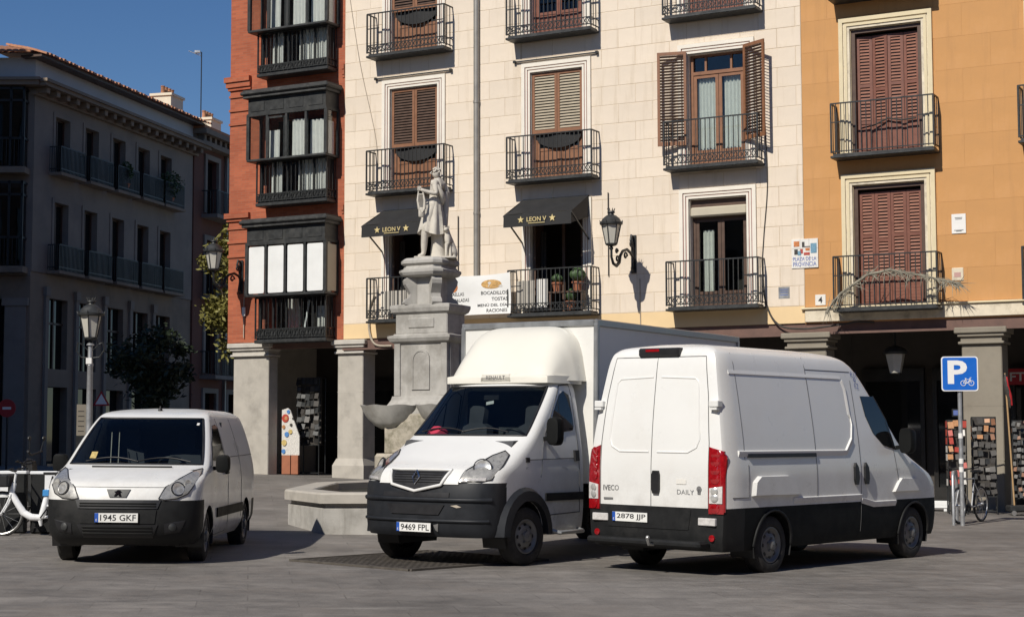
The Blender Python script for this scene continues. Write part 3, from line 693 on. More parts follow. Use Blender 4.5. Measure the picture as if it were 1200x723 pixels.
# ------------------------------------------------------------------ vehicles: hull lofted from horizontal slices
class Hull:
    """local axes: x forward, y left, z up, origin on the ground under the front axle"""
    def __init__(s, xf, xe, xr, w, p=2.5, br=.12, arches=(), zlow=.25, zarch=1.0, nth=26, cols=None, levels=None):
        s.xf, s.xe, s.xr, s.w = cubic(xf), cubic(xe), cubic(xr), cubic(w); s.p = p; s.br = br; s.arches = arches; s.zlow = zlow; s.zarch = zarch; s.nth = nth
        s.levels = levels; s.xe0 = s.xe(zlow)
        xs = set(); rear = s.xr(.6)+br
        n = 14
        for i in range(n+1): xs.add(round(rear+(s.xe0-rear)*i/n, 4))
        for xa, za, R in arches:
            xs = {x for x in xs if abs(x-xa) > R+.02}
            for k in range(13): xs.add(round(xa+R*cos(pi*k/12), 4))
            xs |= {round(xa-R-.004, 4), round(xa+R+.004, 4)}
        for x in (cols or ()): xs.add(x)
        s.cols = sorted(x for x in xs if rear-1e-6 <= x <= s.xe0+1e-6); s.rear0 = rear
    def zb(s, x):
        for xa, za, R in s.arches:
            if abs(x-xa) <= R+.0005: return za+sqrt(max(0, R*R-(x-xa)**2))
        return s.zlow
    def front(s, y, z):
        w = s.w(z); a = min(1, abs(y)/w); b = s.xf(z)-s.xe(z)
        return s.xe(z)+b*(max(0, 1-a**s.p))**(1/s.p)
    def fy(s, th, z):      # front arc by angle
        q = 2/s.p; sy = sin(th); cx = max(0, cos(th)); w = s.w(z)
        return (s.xe(z)+(s.xf(z)-s.xe(z))*cx**q, w*(1 if sy > 0 else -1)*abs(sy)**q, z)
    def ring(s, z):
        P = []; w0 = s.w(z); xe = s.xe(z); rear = s.xr(z)+s.br; sc = (xe-rear)/(s.xe0-s.rear0)
        for i in range(s.nth+1): P.append(s.fy(-pi/2+pi*i/s.nth, z))
        side = []
        for x in reversed(s.cols):
            zb = s.zb(x); zz = z if z >= s.zarch else zb+(z-s.zlow)*(s.zarch-zb)/(s.zarch-s.zlow)
            xx = rear+(x-s.rear0)*sc; side.append((xx, s.w(zz), zz))
        P += side[1:]
        m = 10; yr = w0
        for i in range(1, m):
            th = pi/2*i/m*2  # 0..pi
            q = 2/3.5; c, d = cos(th), sin(th)
            P.append((rear-s.br*max(0, d)**q, yr*(1 if c > 0 else -1)*abs(c)**q if abs(c) > 1e-9 else 0, z))
        P += [(x, -y, zz) for x, y, zz in reversed(side)][:-1]
        return P
    def build(s, cls, parent, defs, top=True):
        """cls(x,y,z,kind) names the part every face belongs to; None leaves a hole"""
        R = [s.ring(z) for z in s.levels]; n = len(R[0]); parts = {}
        for j in range(len(R)-1):
            for k in range(n):
                q = [R[j][k], R[j][(k+1) % n], R[j+1][(k+1) % n], R[j+1][k]]
                c = [sum(p[i] for p in q)/4 for i in range(3)]
                kind = 'front' if k < s.nth else 'side'
                nm = cls(c[0], c[1], c[2], kind, j, k)
                if nm is None: continue
                parts.setdefault(nm, {'v': {}, 'f': []}); d = parts[nm]; f = []
                for p in q:
                    key = tuple(round(a, 5) for a in p)
                    if key not in d['v']: d['v'][key] = len(d['v'])
                    if d['v'][key] not in f: f.append(d['v'][key])
                if len(f) > 2: d['f'].append(f)
        if top:
            d = parts['body']; d['f'].append([d['v'].setdefault(tuple(round(a, 5) for a in p), len(d['v'])) for p in R[-1]])
        out = {}
        for nm, d in parts.items():
            mb = MB(); mb.add(list(d['v'].keys()), d['f']); mt, ang = defs[nm]; out[nm] = mb.build(nm, mt, parent, smooth=ang)
        return out
    # thin pieces laid on the skin -------------------------------------------------
    def scan(s, poly, z):
        xs = []
        for (a, b), (c, d) in zip(poly, poly[1:]+poly[:1]):
            if (b <= z < d) or (d <= z < b): xs.append(a+(c-a)*(z-b)/(d-b))
            elif abs(b-z) < 1e-6: xs.append(a)
            elif abs(d-z) < 1e-6: xs.append(c)
        return (min(xs), max(xs)) if xs else None
    def rows(s, poly, nz):
        zs = sorted({round(p[1], 5) for p in poly}); lo, hi = zs[0], zs[-1]
        for i in range(nz+1): zs.append(lo+(hi-lo)*i/nz)
        zs = sorted(zs); out = [zs[0]]
        for z in zs[1:]:
            if z-out[-1] > (hi-lo)/nz*.25: out.append(z)
        out[-1] = hi; return out
    def skin(s, poly, fn, h=.006, nz=8, nx=3, inset=0, base=-.02):
        """poly in (a,z); fn(a,z,off) -> point"""
        mb = MB(); R = []
        for z in s.rows(poly, nz):
            r = s.scan(poly, min(max(z, min(p[1] for p in poly)+1e-5), max(p[1] for p in poly)-1e-5))
            R.append([(r[0]+(r[1]-r[0])*i/nx, z) for i in range(nx+1)])
        ca = sum(p[0] for p in poly)/len(poly); cz = sum(p[1] for p in poly)/len(poly)
        m = nx+1; sh = lambda a, z: (ca+(a-ca)*(1-inset), cz+(z-cz)*(1-inset))
        vs = [fn(*sh(a, z), h) for row in R for a, z in row]
        fs = [(j*m+i, j*m+i+1, (j+1)*m+i+1, (j+1)*m+i) for j in range(len(R)-1) for i in range(nx)]
        bd = [(0, i) for i in range(nx)]+[(j, nx) for j in range(len(R)-1)]+[(len(R)-1, i) for i in range(nx, 0, -1)]+[(j, 0) for j in range(len(R)-1, 0, -1)]
        o = len(vs); vs += [fn(*R[j][i], base) for j, i in bd]; k = len(bd)
        for i in range(k):
            j2 = (i+1) % k; a = bd[i][0]*m+bd[i][1]; b = bd[j2][0]*m+bd[j2][1]; fs.append((a, o+i, o+j2, b))
        return mb.add(vs, fs)
    def sidefn(s, sd): return lambda x, z, h: (x, sd*(s.w(z)+h), z)
    def frontfn(s): return lambda y, z, h: (s.front(y, z)+h, y, z+h*.3)
    def rearfn(s): return lambda y, z, h: (s.rx(y, z)-h, y, z)
    def rx(s, y, z):
        a = min(1, abs(y)/s.w(z)); return s.xr(z)+s.br-s.br*(max(0, 1-a**3.5))**(1/3.5)
    def seam(s, mb, pts, fn, r=.006, n=6):
        P = []
        for (a, b), (c, d) in zip(pts, pts[1:]):
            m = max(1, int(math.hypot(c-a, d-b)/.12))
            P += [fn(a+(c-a)*i/m, b+(d-b)*i/m, .0) for i in range(m)]
        P.append(fn(*pts[-1], 0)); return mb.tube(P, r, n)
def levels(*zs):
    out = []
    for a, b, n in zs: out += [a+(b-a)*i/n for i in range(n)]
    return out+[zs[-1][1]]
def place(o, x, y, yaw):
    e = .4; sx = (G(x+e, y)-G(x-e, y))/(2*e); sy = (G(x, y+e)-G(x, y-e))/(2*e)
    f = Vector((cos(yaw), sin(yaw), 0)); l = Vector((-sin(yaw), cos(yaw), 0)); f.z = sx*f.x+sy*f.y; l.z = sx*l.x+sy*l.y
    f.normalize(); u = f.cross(l).normalized(); l = u.cross(f)
    M = Matrix.Identity(4)
    for i in range(3): M[i][0] = f[i]; M[i][1] = l[i]; M[i][2] = u[i]
    M[0][3], M[1][3], M[2][3] = x, y, G(x, y); o.matrix_world = M
def wheel(par, x, y, R, sd, rimr=.215, w=.205, steer=0, holes=8, rim='rim_steel'):
    """sd = +1 left side, -1 right side; y = outer face"""
    e = empty('wheel', (x, y, R-.008), steer); e.parent = par; ax = (0, sd, 0)
    r0 = rimr+.012
    MB().lathe([(r0, -w*.96), (R*.86, -w), (R*.97, -w*.9), (R, -w*.72), (R, -w*.26), (R*.97, -w*.1), (R*.90, -.006), (R*.80, .004), (r0+.015, .0), (r0, -.02), (r0-.006, -.06), (r0-.006, -w*.9)], 36, (0, 0, 0), ax, cap=False).build('tyre', 'rubber', e, smooth=35)
    mb = MB().lathe([(r0-.004, -.10), (r0-.002, -.012), (r0-.016, -.010), (rimr*.90, -.035), (rimr*.78, -.05), (rimr*.60, -.022), (rimr*.42, -.012), (rimr*.34, -.012), (rimr*.30, .012), (rimr*.2, .022), (.004, .024)], 32, (0, 0, 0), ax, cap=False)
    for k in range(5):
        t = 2*pi*k/5+.3; mb.lathe([(.012, 0), (.012, .02), (.006, .026)], 6, (cos(t)*rimr*.40, sd*-.012, sin(t)*rimr*.40), ax)
    mb.build('rim', rim, e, smooth=40)
    mb = MB()
    for k in range(holes):
        t = 2*pi*k/holes; mb.lathe([(.024, -.002), (.022, .004)], 10, (cos(t)*rimr*.69, sd*-.033, sin(t)*rimr*.69), ax)  # black discs painting the dark inside open rim holes
    tag(mb.build('rim_hole', 'black', e), kind='stuff')
    return e
def under(par, x0, x1, w, z0, z1): return MB().box(x0, x1, -w, w, z0, z1, b=.04).build('underbody', 'black', par)
def archliner(par, x, z, R, yo, sd):
    mb = MB(); n = 14; d = .34; a0 = -.35
    rr = []
    for y in (sd*yo, sd*(yo-d)): rr.append([(x+R*cos(a0+(pi-2*a0)*k/n), y, z+R*sin(a0+(pi-2*a0)*k/n)) for k in range(n+1)])
    vs = rr[0]+rr[1]; mb.add(vs, [(k, k+1, n+2+k, n+1+k) for k in range(n)]+[tuple(range(n+1, 2*n+2))]); return mb.build('arch_liner', 'black', par)
def plate(par, M, s, w=.52, h=.11, name='number_plate'):
    p = empty(name); p.parent = par
    def tr(mb): mb.M = M; return mb
    tr(MB()).box(-w/2-.008, w/2+.008, -h/2-.008, h/2+.008, -.012, .0, b=.004).build('holder', 'black', p)
    tr(MB()).box(-w/2, w/2, -h/2, h/2, .001, .006).build('plate', 'plate_white', p)
    tr(MB()).box(-w/2, -w/2+.045, -h/2+.001, h/2-.001, .0065, .0075).build('blue_band', 'plate_blue', p)
    text('plate_number', s, 'ink', p, M @ Matrix.Translation((.022, 0, .0075)), w*.83, h*.68, bold=.012)
    text('country_letter', 'E', 'plate_white', p, M @ Matrix.Translation((-w/2+.022, -h*.25, .0085)), None, h*.25)
    return p
def mirror(par, x, z, y, sd, w=.2, h=.28, d=.16, m='plastic', arm=.1, hz=.04):
    mb = MB(); c = Vector((x, sd*(y+arm+w/2), z)); rings = []
    for t, kx, kz in ((-1, .62, .8), (-.92, .85, .93), (-.2, 1, 1), (.7, 1, 1), (1, .88, .92)):
        ring = []
        for k in range(16):
            a = 2*pi*k/16; q = .55; cy, cz = abs(cos(a))**q*(1 if cos(a) > 0 else -1), abs(sin(a))**q*(1 if sin(a) > 0 else -1)
            ring.append((c.x-t*d/2, c.y+cy*w/2*kx, c.z+cz*h/2*kz))
        rings.append(ring)
    mb.loft(rings); mb.bar((x, sd*(y-.03), z-h*.3), (x, sd*(y+arm+.05), z-h*.22), .06, .05)
    return mb.build('mirror', m, par, smooth=50)
# ================================================================== compact white van (left)
van1 = empty('compact_van', label='small white panel van at the left facing the camera with black front bumper', cat='van')
H1 = Hull(xf=[(.22, .68), (.30, .84), (.40, .925), (.48, .945), (.62, .95), (.78, .925), (.90, .885), (.98, .83), (1.05, .66), (1.12, .42), (1.17, .20), (1.21, .08), (1.25, .01), (1.5, -.36), (1.78, -.80), (1.84, -.95), (1.89, -1.25), (1.925, -1.7), (1.94, -2.2)],
    xe=[(.22, .44), (.9, .44), (1.0, .36), (1.10, .06), (1.2, -.20), (1.5, -.62), (1.78, -1.02), (1.86, -1.2), (1.94, -2.4)],
    xr=[(.22, -3.72), (.4, -3.83), (1.0, -3.86), (1.4, -3.84), (1.75, -3.77), (1.88, -3.68), (1.94, -3.5)],
    w=[(.22, .83), (.32, .90), (.42, .937), (.6, .947), (.95, .945), (1.12, .93), (1.25, .905), (1.5, .84), (1.75, .755), (1.83, .715), (1.89, .63), (1.925, .5), (1.94, .3)],
    p=2.55, br=.16, arches=((0, .32, .375), (-3.0, .32, .375)), zlow=.24, zarch=1.0,
    levels=levels((.24, .78, 9), (.78, .98, 4), (.98, 1.20, 8), (1.20, 1.785, 12), (1.785, 1.94, 8)))
ZW0, ZW1 = 1.20, 1.785
def c1(x, y, z, kind, j, k):
    lv = H1.levels[j]; th = abs(k+.5-H1.nth/2)/(H1.nth/2)*90 if kind == 'front' else 99
    if ZW0-.001 <= lv < ZW1-.001 and th < 62: return None
    if lv < .775 and (kind == 'front' or x > .40): return 'front_bumper'
    if lv < .66 and x < -3.5: return 'rear_bumper'
    return 'body'
H1.build(c1, van1, {'body': ('white_paint', 32), 'front_bumper': ('plastic', 40), 'rear_bumper': ('plastic', 40)})
def windscreen(H, par, z0, z1, ths, name='windscreen', m='glass_wind', n=12, mtrim='black'):
    g = MB().grid(lambda u, v: tuple(a+b for a, b in zip(H.fy(radians(-ths+2*ths*u), z0+(z1-z0)*v), (.004, 0, .003))), 24, n); g.build(name, m, par, smooth=60)
    P = [H.fy(radians(-ths+2*ths*i/24), z0) for i in range(25)]+[H.fy(radians(ths), z0+(z1-z0)*i/10) for i in range(1, 10)]+[H.fy(radians(ths-2*ths*i/24), z1) for i in range(25)]+[H.fy(radians(-ths), z1-(z1-z0)*i/10) for i in range(1, 10)]
    MB().tube(P, .016, 6, closed=True).build('windscreen_seal', mtrim, par, smooth=60)
windscreen(H1, van1, 1.20, 1.785, 62.3)
def cabin(par, xd, zd, w, xb, zt, zseat=.95, sw=.38, wheel_side=1, cloth=False, swr=.19):
    MB().box(xb, xd+.25, -w, w, .45, .6).box(xb-.05, xb, -w, w, .6, zt).build('cabin_liner', 'dash', par)
    mb = MB(); pr = [(xd+.35, zd-.14), (xd+.28, zd-.03), (xd, zd), (xd-.22, zd-.02), (xd-.32, zd-.12), (xd-.3, .6), (xd+.2, .6)]
    mb.prism(pr, -w, w, 'xz').build('dashboard', 'dash', par, smooth=40)
    for y in (-sw, sw):
        mb = MB(); mb.loft([[(xb+.38+a, y+b, z) for a, b in ((0, -.22), (.12, -.2), (.12, .2), (0, .22))] for z in (.75, 1.0)]); 
        rr = []
        for z, lean, hw, t in ((zseat-.1, .0, .24, .16), (zseat+.2, -.05, .25, .15), (zseat+.42, -.1, .21, .12), (zseat+.46, -.11, .12, .10), (zseat+.48, -.11, .12, .10), (zseat+.66, -.14, .13, .09), (zseat+.70, -.145, .09, .06)):
            rr.append([(xb+.42+lean+a, y+b, z) for a, b in ((-t/2, -hw), (t/2, -hw*.92), (t/2+.015, 0), (t/2, hw*.92), (-t/2, hw), (-t/2, 0))])
        mb.loft(rr); mb.box(xb+.25, xb+.8, y-.25, y+.25, zseat-.25, zseat-.1, b=.03); mb.build('seat', 'seat', par, smooth=50)
    yy = sw*wheel_side; c = Vector((xd-.38, yy, zd-.02)); ax = Vector((-.75, 0, .66)); a = ax.cross(Vector((0, 1, 0))).normalized(); b = Vector((0, 1, 0))
    mb = MB().tube([c+swr*(a*cos(t*pi/10)+b*sin(t*pi/10)) for t in range(20)], .017, 8, closed=True)
    for t in (0, 2*pi/3, 4*pi/3): mb.tube([c, c+swr*(a*cos(t)+b*sin(t))], .02, 6)
    mb.lathe([(.06, -.03), (.06, .02), (.03, .03)], 10, c, ax); mb.build('steering_wheel', 'black', par, smooth=60)
cabin(van1, -.05, 1.17, .78, -1.65, 1.75)
# details
def front_piece(H, name, poly, m, par, h=.006, nz=6, nx=8, sm=50, base=-.02, inset=0): return H.skin(poly, H.frontfn(), h, nz, nx, inset, base).build(name, m, par, smooth=sm)
def side_piece(H, name, poly, m, par, sd, h=.006, nz=8, nx=3, sm=40, base=-.02, inset=0): return H.skin(poly, H.sidefn(sd), h, nz, nx, inset, base).build(name, m, par, smooth=sm)
front_piece(H1, 'upper_grille', [(-.48, .68), (.48, .68), (.52, .785), (-.52, .785)], 'grille_dark', van1, .012)
mb = MB()
for z in (.715, .745): mb.tube([(H1.front(y, z)+.014, y, z) for y in [-.46+.92*i/12 for i in range(13)]], .010, 6)
tag(mb.build('grille_slat', 'plastic_black', van1, smooth=60), kind='stuff')
front_piece(H1, 'plate_recess', [(-.45, .50), (.45, .50), (.47, .665), (-.47, .665)], 'plastic', van1, .010)
front_piece(H1, 'lower_grille', [(-.42, .33), (.42, .33), (.49, .49), (-.49, .49)], 'grille_dark', van1, .010)
mb = MB()
for z in (.385, .425, .46): mb.tube([(H1.front(y, z)+.012, y, z) for y in [-.42+.84*i/12 for i in range(13)]], .011, 6)
tag(mb.build('grille_slat', 'plastic_black', van1, smooth=60), kind='stuff')
mb = MB()
for sd in (-1, 1):
    pl = [(sd*.56, .37), (sd*.74, .40), (sd*.80, .54), (sd*.56, .50)]; front_piece(H1, 'fog_lamp_recess', pl, 'grille_dark', van1, .006)
    MB().lathe([(.05, 0), (.045, .02), (.02, .03)], 14, (H1.front(.65, .46)-.005, sd*.65, .46), (1, sd*.4, 0)).build('fog_lamp', 'iron_grey', van1, smooth=50)
    pl = [(sd*.485, .80), (sd*.56, .785), (sd*.70, .80), (sd*.81, .855), (sd*.865, .95), (sd*.885, 1.10), (sd*.865, 1.155), (sd*.80, 1.135), (sd*.68, 1.035), (sd*.55, .935)]
    front_piece(H1, 'headlight', pl, 'lamp_bowl', van1, .008, 8, 8)
    hl = van1.children[-1] if False else [o for o in COL.objects if o.parent == van1 and o.name.startswith('headlight')][-1]
    front_piece(H1, 'lens_cover', pl, 'lens_clear', hl, .020, 8, 8)
    MB().tube([(H1.front(y, z)+.012, y, z+.004) for y, z in pl], .007, 6, closed=True).build('lamp_bezel', 'grille_dark', hl)
    MB().lathe([(.085, -.02), (.09, .004), (.078, .006)], 18, (H1.front(.70, .92)+.008, sd*.70, .92), (1, sd*.6, .35), cap=False).build('reflector_ring', 'grille_dark', hl, smooth=50)
    MB().lathe([(.07, -.01), (.072, .008), (.06, .004), (.03, -.002)], 16, (H1.front(.70, .92)+.008, sd*.70, .92), (1, sd*.6, .35)).build('reflector', 'lamp_silver', hl, smooth=50)
    MB().lathe([(.045, -.01), (.048, .008), (.036, .006), (.015, .0)], 16, (H1.front(.80, .98)+.008, sd*.80, .98), (1, sd*.9, .35)).build('indicator', 'lamp_bowl', hl, smooth=50)
front_piece(H1, 'badge_plinth', [(-.10, .815), (.10, .815), (.145, .91), (-.145, .91)], 'iron_grey', van1, .012)
front_piece(H1, 'bonnet_lip', [(-.56, .935), (.56, .935), (.56, .941), (-.56, .941)], 'seam', van1, .002, 2, 10)
bm_ = MB(); bx_ = H1.front(0, .86)+.022      # upright beast emblem as a small relief
M0 = frame3((bx_, 0, .862), (0, 1, 0), (-.12, 0, 1)); bm_.M = M0
bm_.prism([(-.045, -.03), (-.02, -.03), (0, 0), (.02, -.035), (.045, -.03), (.03, 0), (.02, .03), (.045, .02), (.03, .04), (0, .045), (-.02, .03), (-.045, .025), (-.025, .005)], 0, .008, 'xy'); bm_.build('emblem', 'chrome', van1)
plate(van1, frame3((H1.front(0, .575)+.022, 0, .575), (0, 1, 0), (0, 0, 1)), '1945 GKF')
mb = MB().tube([(H1.front(y, 1.165)+.01, y, 1.165+.01) for y in [-.5+1.0*i/10 for i in range(11)]], .012, 6); mb.build('bonnet_vent', 'black', van1, smooth=60)
for y0, y1 in ((-.62, .05), (.02, .70)):   # wipers
    mb = MB().tube([tuple(a+b for a, b in zip((H1.front(y0+(y1-y0)*t, 1.215+.05*sin(pi*t)), y0+(y1-y0)*t, 1.215+.05*sin(pi*t)), (.03, 0, .02))) for t in [i/8 for i in range(9)]], .010, 6); mb.build('wiper', 'black', van1, smooth=60)
for sd in (-1, 1):
    wn = [(-.30, 1.20), (-1.28, 1.19), (-1.32, 1.68), (-1.24, 1.72), (-.98, 1.70), (-.62, 1.48)]
    side_piece(H1, 'side_window', wn, 'glass_opaque', van1, sd, .006)
    mb = MB(); fn = H1.sidefn(sd)
    H1.seam(mb, [(.10, 1.12), (-.28, 1.19), (-.62, 1.52), (-.98, 1.77)], fn, .005); H1.seam(mb, [(-1.36, 1.80), (-1.38, .30), (-.42, .29)], fn, .005); H1.seam(mb, [(-2.45, 1.80), (-2.46, .34)], fn, .005); H1.seam(mb, [(-1.40, 1.28), (-3.6, 1.30)], fn, .006)
    tag(mb.build('panel_gap', 'seam', van1, smooth=60), kind='stuff')
    side_piece(H1, 'rub_strip', [(-.50, .52), (-.50, .64), (-2.52, .64), (-2.52, .52)], 'plastic_black', van1, sd, .02)
    MB().box(-1.30, -1.12, sd*(H1.w(1.08)+.005), sd*(H1.w(1.08)+.04), 1.06, 1.10, b=.012).build('door_handle', 'plastic', van1)
    mirror(van1, -.33, 1.21, H1.w(1.2)-.03, sd, .18, .23, .15, m='plastic_black', arm=.07)
    archliner(van1, 0, .32, .375, .93, sd); archliner(van1, -3.0, .32, .375, .93, sd)
    wheel(van1, 0, sd*.915, .325, sd, .20, .21, steer=radians(3)); wheel(van1, -3.0, sd*.915, .325, sd, .20, .21)
under(van1, -3.6, .6, .72, .22, .5)
MB().lathe([(.03, -.01), (.03, .01), (.012, .03), (.008, .055)], 10, (-1.3, .02, 1.905), (0, 0, 1)).build('roof_antenna', 'black', van1, smooth=50)
front_piece(H1, 'inspection_sticker', [(-.60, 1.27), (-.52, 1.27), (-.52, 1.35), (-.60, 1.35)], 'card_yellow', van1, .012, 3, 3)
front_piece(H1, 'permit_sticker', [(.625, 1.70), (.655, 1.70), (.655, 1.73), (.625, 1.73)], 'paper', van1, .012, 2, 2)
for y in (-.50, -.40): MB().bar((-.75, y, 1.2), (-1.0, y-.05, 1.60), .010).build('light_strip', 'granite', van1)  # pale bars painting bright strips of light in the windscreen
place(van1, -4.78, 21.05, -1.5694)
# ================================================================== high roof panel van (right)
van2 = empty('panel_van', label='tall white high-roof panel van seen from behind with black lower body', cat='van')
H2 = Hull(xf=[(.25, .86), (.35, .93), (.6, .975), (.9, .94), (1.08, .84), (1.2, .60), (1.3, .32), (1.38, .10), (1.44, -.02), (1.8, -.38), (2.15, -.74), (2.2, -.78), (2.4, -.98), (2.58, -1.18), (2.66, -1.40), (2.71, -1.8), (2.735, -2.3)],
    xe=[(.25, .47), (.95, .47), (1.1, .36), (1.25, .05), (1.44, -.30), (1.8, -.66), (2.15, -1.0), (2.5, -1.35), (2.66, -1.7), (2.735, -2.6)],
    xr=[(.25, -4.52), (.45, -4.60), (1.2, -4.60), (1.6, -4.58), (2.3, -4.50), (2.58, -4.45), (2.68, -4.38), (2.735, -4.1)],
    w=[(.25, .94), (.4, .985), (.7, 1.005), (1.15, 1.003), (1.5, .972), (1.9, .915), (2.3, .845), (2.52, .80), (2.61, .765), (2.67, .69), (2.71, .55), (2.735, .3)],
    p=2.6, br=.10, arches=((0, .345, .41), (-3.52, .345, .41)), zlow=.30, zarch=.80, cols=(-2.9, -2.6, -1.0, -.6),
    levels=levels((.30, .50, 3), (.50, .80, 5), (.80, 1.08, 5), (1.08, 1.44, 8), (1.44, 2.15, 10), (2.15, 2.6, 8), (2.6, 2.735, 8)))
def c2(x, y, z, kind, j, k):
    lv = H2.levels[j]; th = abs(k+.5-H2.nth/2)/(H2.nth/2)*90 if kind == 'front' else 99
    if 1.44-.001 <= lv < 2.15-.001 and th < 64: return None
    if x < -4.2 and lv < .795: return 'rear_bumper'
    if lv < .795: return 'lower_cladding'
    return 'body'
H2.build(c2, van2, {'body': ('white_paint', 32), 'lower_cladding': ('plastic_black', 40), 'rear_bumper': ('plastic', 40)})
windscreen(H2, van2, 1.44, 2.15, 64.3); cabin(van2, -.15, 1.42, .85, -1.7, 2.1, 1.15, .45)
sr = H2.sidefn(-1); rf = H2.rearfn()
for sd in (-1, 1):
    fn = H2.sidefn(sd); mb = MB()
    H2.seam(mb, [(-1.42, 2.36), (-1.43, .42)], fn, .005); H2.seam(mb, [(-2.50, 2.62), (-2.52, .86)], fn, .005); H2.seam(mb, [(-.42, 1.0), (-.50, 1.35), (-.52, 1.46)], fn, .005); H2.seam(mb, [(-2.5, 2.47), (-1.4, 2.47)], fn, .005)
    H2.seam(mb, [(-4.1, 2.62), (-4.12, 1.36)], fn, .004); H2.seam(mb, [(-4.05, 1.3), (-4.06, .92), (-4.4, .92)], fn, .005)
    tag(mb.build('panel_gap', 'seam', van2, smooth=60), kind='stuff')
    # pressed side panels: ledges that stand proud of the sunken fields
    def ledge(pts, hgt, out, nm, up=True):
        mb = MB(); rings = []
        P = []
        for (a, b), (c, d) in zip(pts, pts[1:]):
            m = max(1, int(math.hypot(c-a, d-b)/.1)); P += [(a+(c-a)*i/m, b+(d-b)*i/m) for i in range(m)]
        P.append(pts[-1])
        for i, (x, z) in enumerate(P):
            dx, dz = (P[min(i+1, len(P)-1)][0]-P[max(i-1, 0)][0], P[min(i+1, len(P)-1)][1]-P[max(i-1, 0)][1]); L = math.hypot(dx, dz) or 1
            nx_, nz_ = -dz/L, dx/L
            if (nz_ < 0) == up: nx_, nz_ = -nx_, -nz_
            k = 1
            rings.append([fn(x, z, -.01), fn(x, z, .001), fn(x-nx_*hgt*.55, z-nz_*hgt*.55, out), fn(x-nx_*hgt*1.6, z-nz_*hgt*1.6, out*.9), fn(x-nx_*hgt*4, z-nz_*hgt*4, .0), fn(x-nx_*hgt*4, z-nz_*hgt*4, -.01)])
        mb.loft(rings); return mb.build(nm, 'white_paint', van2, smooth=30)
    ledge([(-4.25, 1.47), (-1.78, 1.47), (-1.62, 1.62), (-1.60, 2.22), (-1.66, 2.38)][:3], .02, .022, 'pressed_ledge')
    ledge([(-1.62, 1.60), (-1.56, 1.8), (-1.575, 2.25), (-1.62, 2.36)], .014, .014, 'pressed_edge')
    ledge([(-1.43, .90), (-3.0, .90), (-3.08, .90)], .02, .02, 'sill_ledge'); ledge([(-1.42, .86), (-1.1, .80), (-.52, .80)], .02, .02, 'sill_ledge')
    mb = MB()   # upper edge of the sunken field: a small overhang
    P = [(-4.24, 2.36)]+[(-4.24+i*.2, 2.36) for i in range(1, 13)]+[(-1.66, 2.36)]
    rings = [[fn(x, z+.05, -.01), fn(x, z+.05, .004), fn(x, z+.012, .010), fn(x, z, .0), fn(x, z, -.01)] for x, z in P]; mb.loft(rings).build('pressed_overhang', 'white_paint', van2, smooth=20)
    side_piece(H2, 'door_rail', [(-2.53, 1.385), (-4.06, 1.385), (-4.06, 1.43), (-2.53, 1.43)], 'black', van2, sd, .022)
    # wheel arch bulges
    rb = [(-4.02, .93), (-3.99, 1.10), (-3.88, 1.17), (-3.2, 1.17), (-3.06, 1.10), (-2.93, .92), (-3.98, .92)][:6]
    side_piece(H2, 'arch_bulge', rb, 'white_paint', van2, sd, .045, 10, 10, 30, inset=.10)
    fb = [(-.62, .90), (-.50, 1.02), (-.40, 1.09), (.06, 1.08), (.16, 1.0), (.2, .90)]
    side_piece(H2, 'arch_bulge', fb, 'white_paint', van2, sd, .035, 10, 10, 30, inset=.10)
    wn = [(-.46, 1.46), (-.78, 1.52), (-1.02, 1.68), (-1.16, 1.9), (-1.22, 2.16), (-.88, 2.16), (-.62, 1.84)]
    side_piece(H2, 'side_window', wn, 'glass_opaque', van2, sd, .008)
    wn = [(-.28, 1.42), (-.44, 1.45), (-.60, 1.84), (-.85, 2.16), (-.80, 2.16), (-.5, 1.80)]
    mb = MB(); H2.seam(mb, [(-.50, 1.47), (-.66, 1.83)], fn, .012)
    H2.seam(mb, [(-.62, 1.84), (-.88, 2.16)], fn, .012); mb.build('window_frame', 'black', van2, smooth=50)
    for x in (-1.30, -1.56):
        pl = [(x-.03, 1.02), (x-.055, 1.08), (x-.055, 1.26), (x-.02, 1.30), (x+.035, 1.24), (x+.05, 1.10), (x+.03, 1.02)]
        side_piece(H2, 'door_handle', pl, 'black', van2, sd, .03, 6, 3)
    mirror(van2, -.42, 1.58, H2.w(1.6)-.02, sd, .20, .34, .16, m='plastic_black', arm=.10)
    archliner(van2, 0, .345, .41, .985, sd); archliner(van2, -3.52, .345, .41, .985, sd)
    wheel(van2, 0, sd*.975, .35, sd, .205, .22); wheel(van2, -3.52, sd*.975, .35, sd, .205, .22)
    MB().tube([(.41*cos(t*pi/14)-3.52, sd*(H2.w(.345+.41*sin(t*pi/14))+.006), .345+.41*sin(t*pi/14)) for t in range(15)], .018, 8).build('arch_lip', 'plastic', van2, smooth=60)
    MB().tube([(.41*cos(t*pi/14), sd*(H2.w(.345+.41*sin(t*pi/14))+.006), .345+.41*sin(t*pi/14)) for t in range(15)], .018, 8).build('arch_lip', 'plastic', van2, smooth=60)
    side_piece(H2, 'headlight', [(.30, .90), (.34, 1.1), (.2, 1.22), (.06, 1.18), (.12, .95)], 'lamp_bowl', van2, sd, -.02)
    # rear: lights, reflectors, hinges
    tl = empty('tail_light'); tl.parent = van2
    fn2 = lambda y, z, h, sd=sd: (H2.rx(sd*y, z)-h, sd*(y+h*.2), z)
    def tail(nm, poly, m, h): H2.skin(poly, fn2, h, 8, 8).build(nm, m, tl, smooth=40)
    tail('housing', [(.80, .74), (.985, .74), (.99, 1.12), (.975, 1.46), (.93, 1.50), (.80, 1.51)], 'red_lens', .014)
    tail('clear_lens', [(.812, .86), (.972, .86), (.974, 1.06), (.812, 1.04)], 'white_lens', .024)
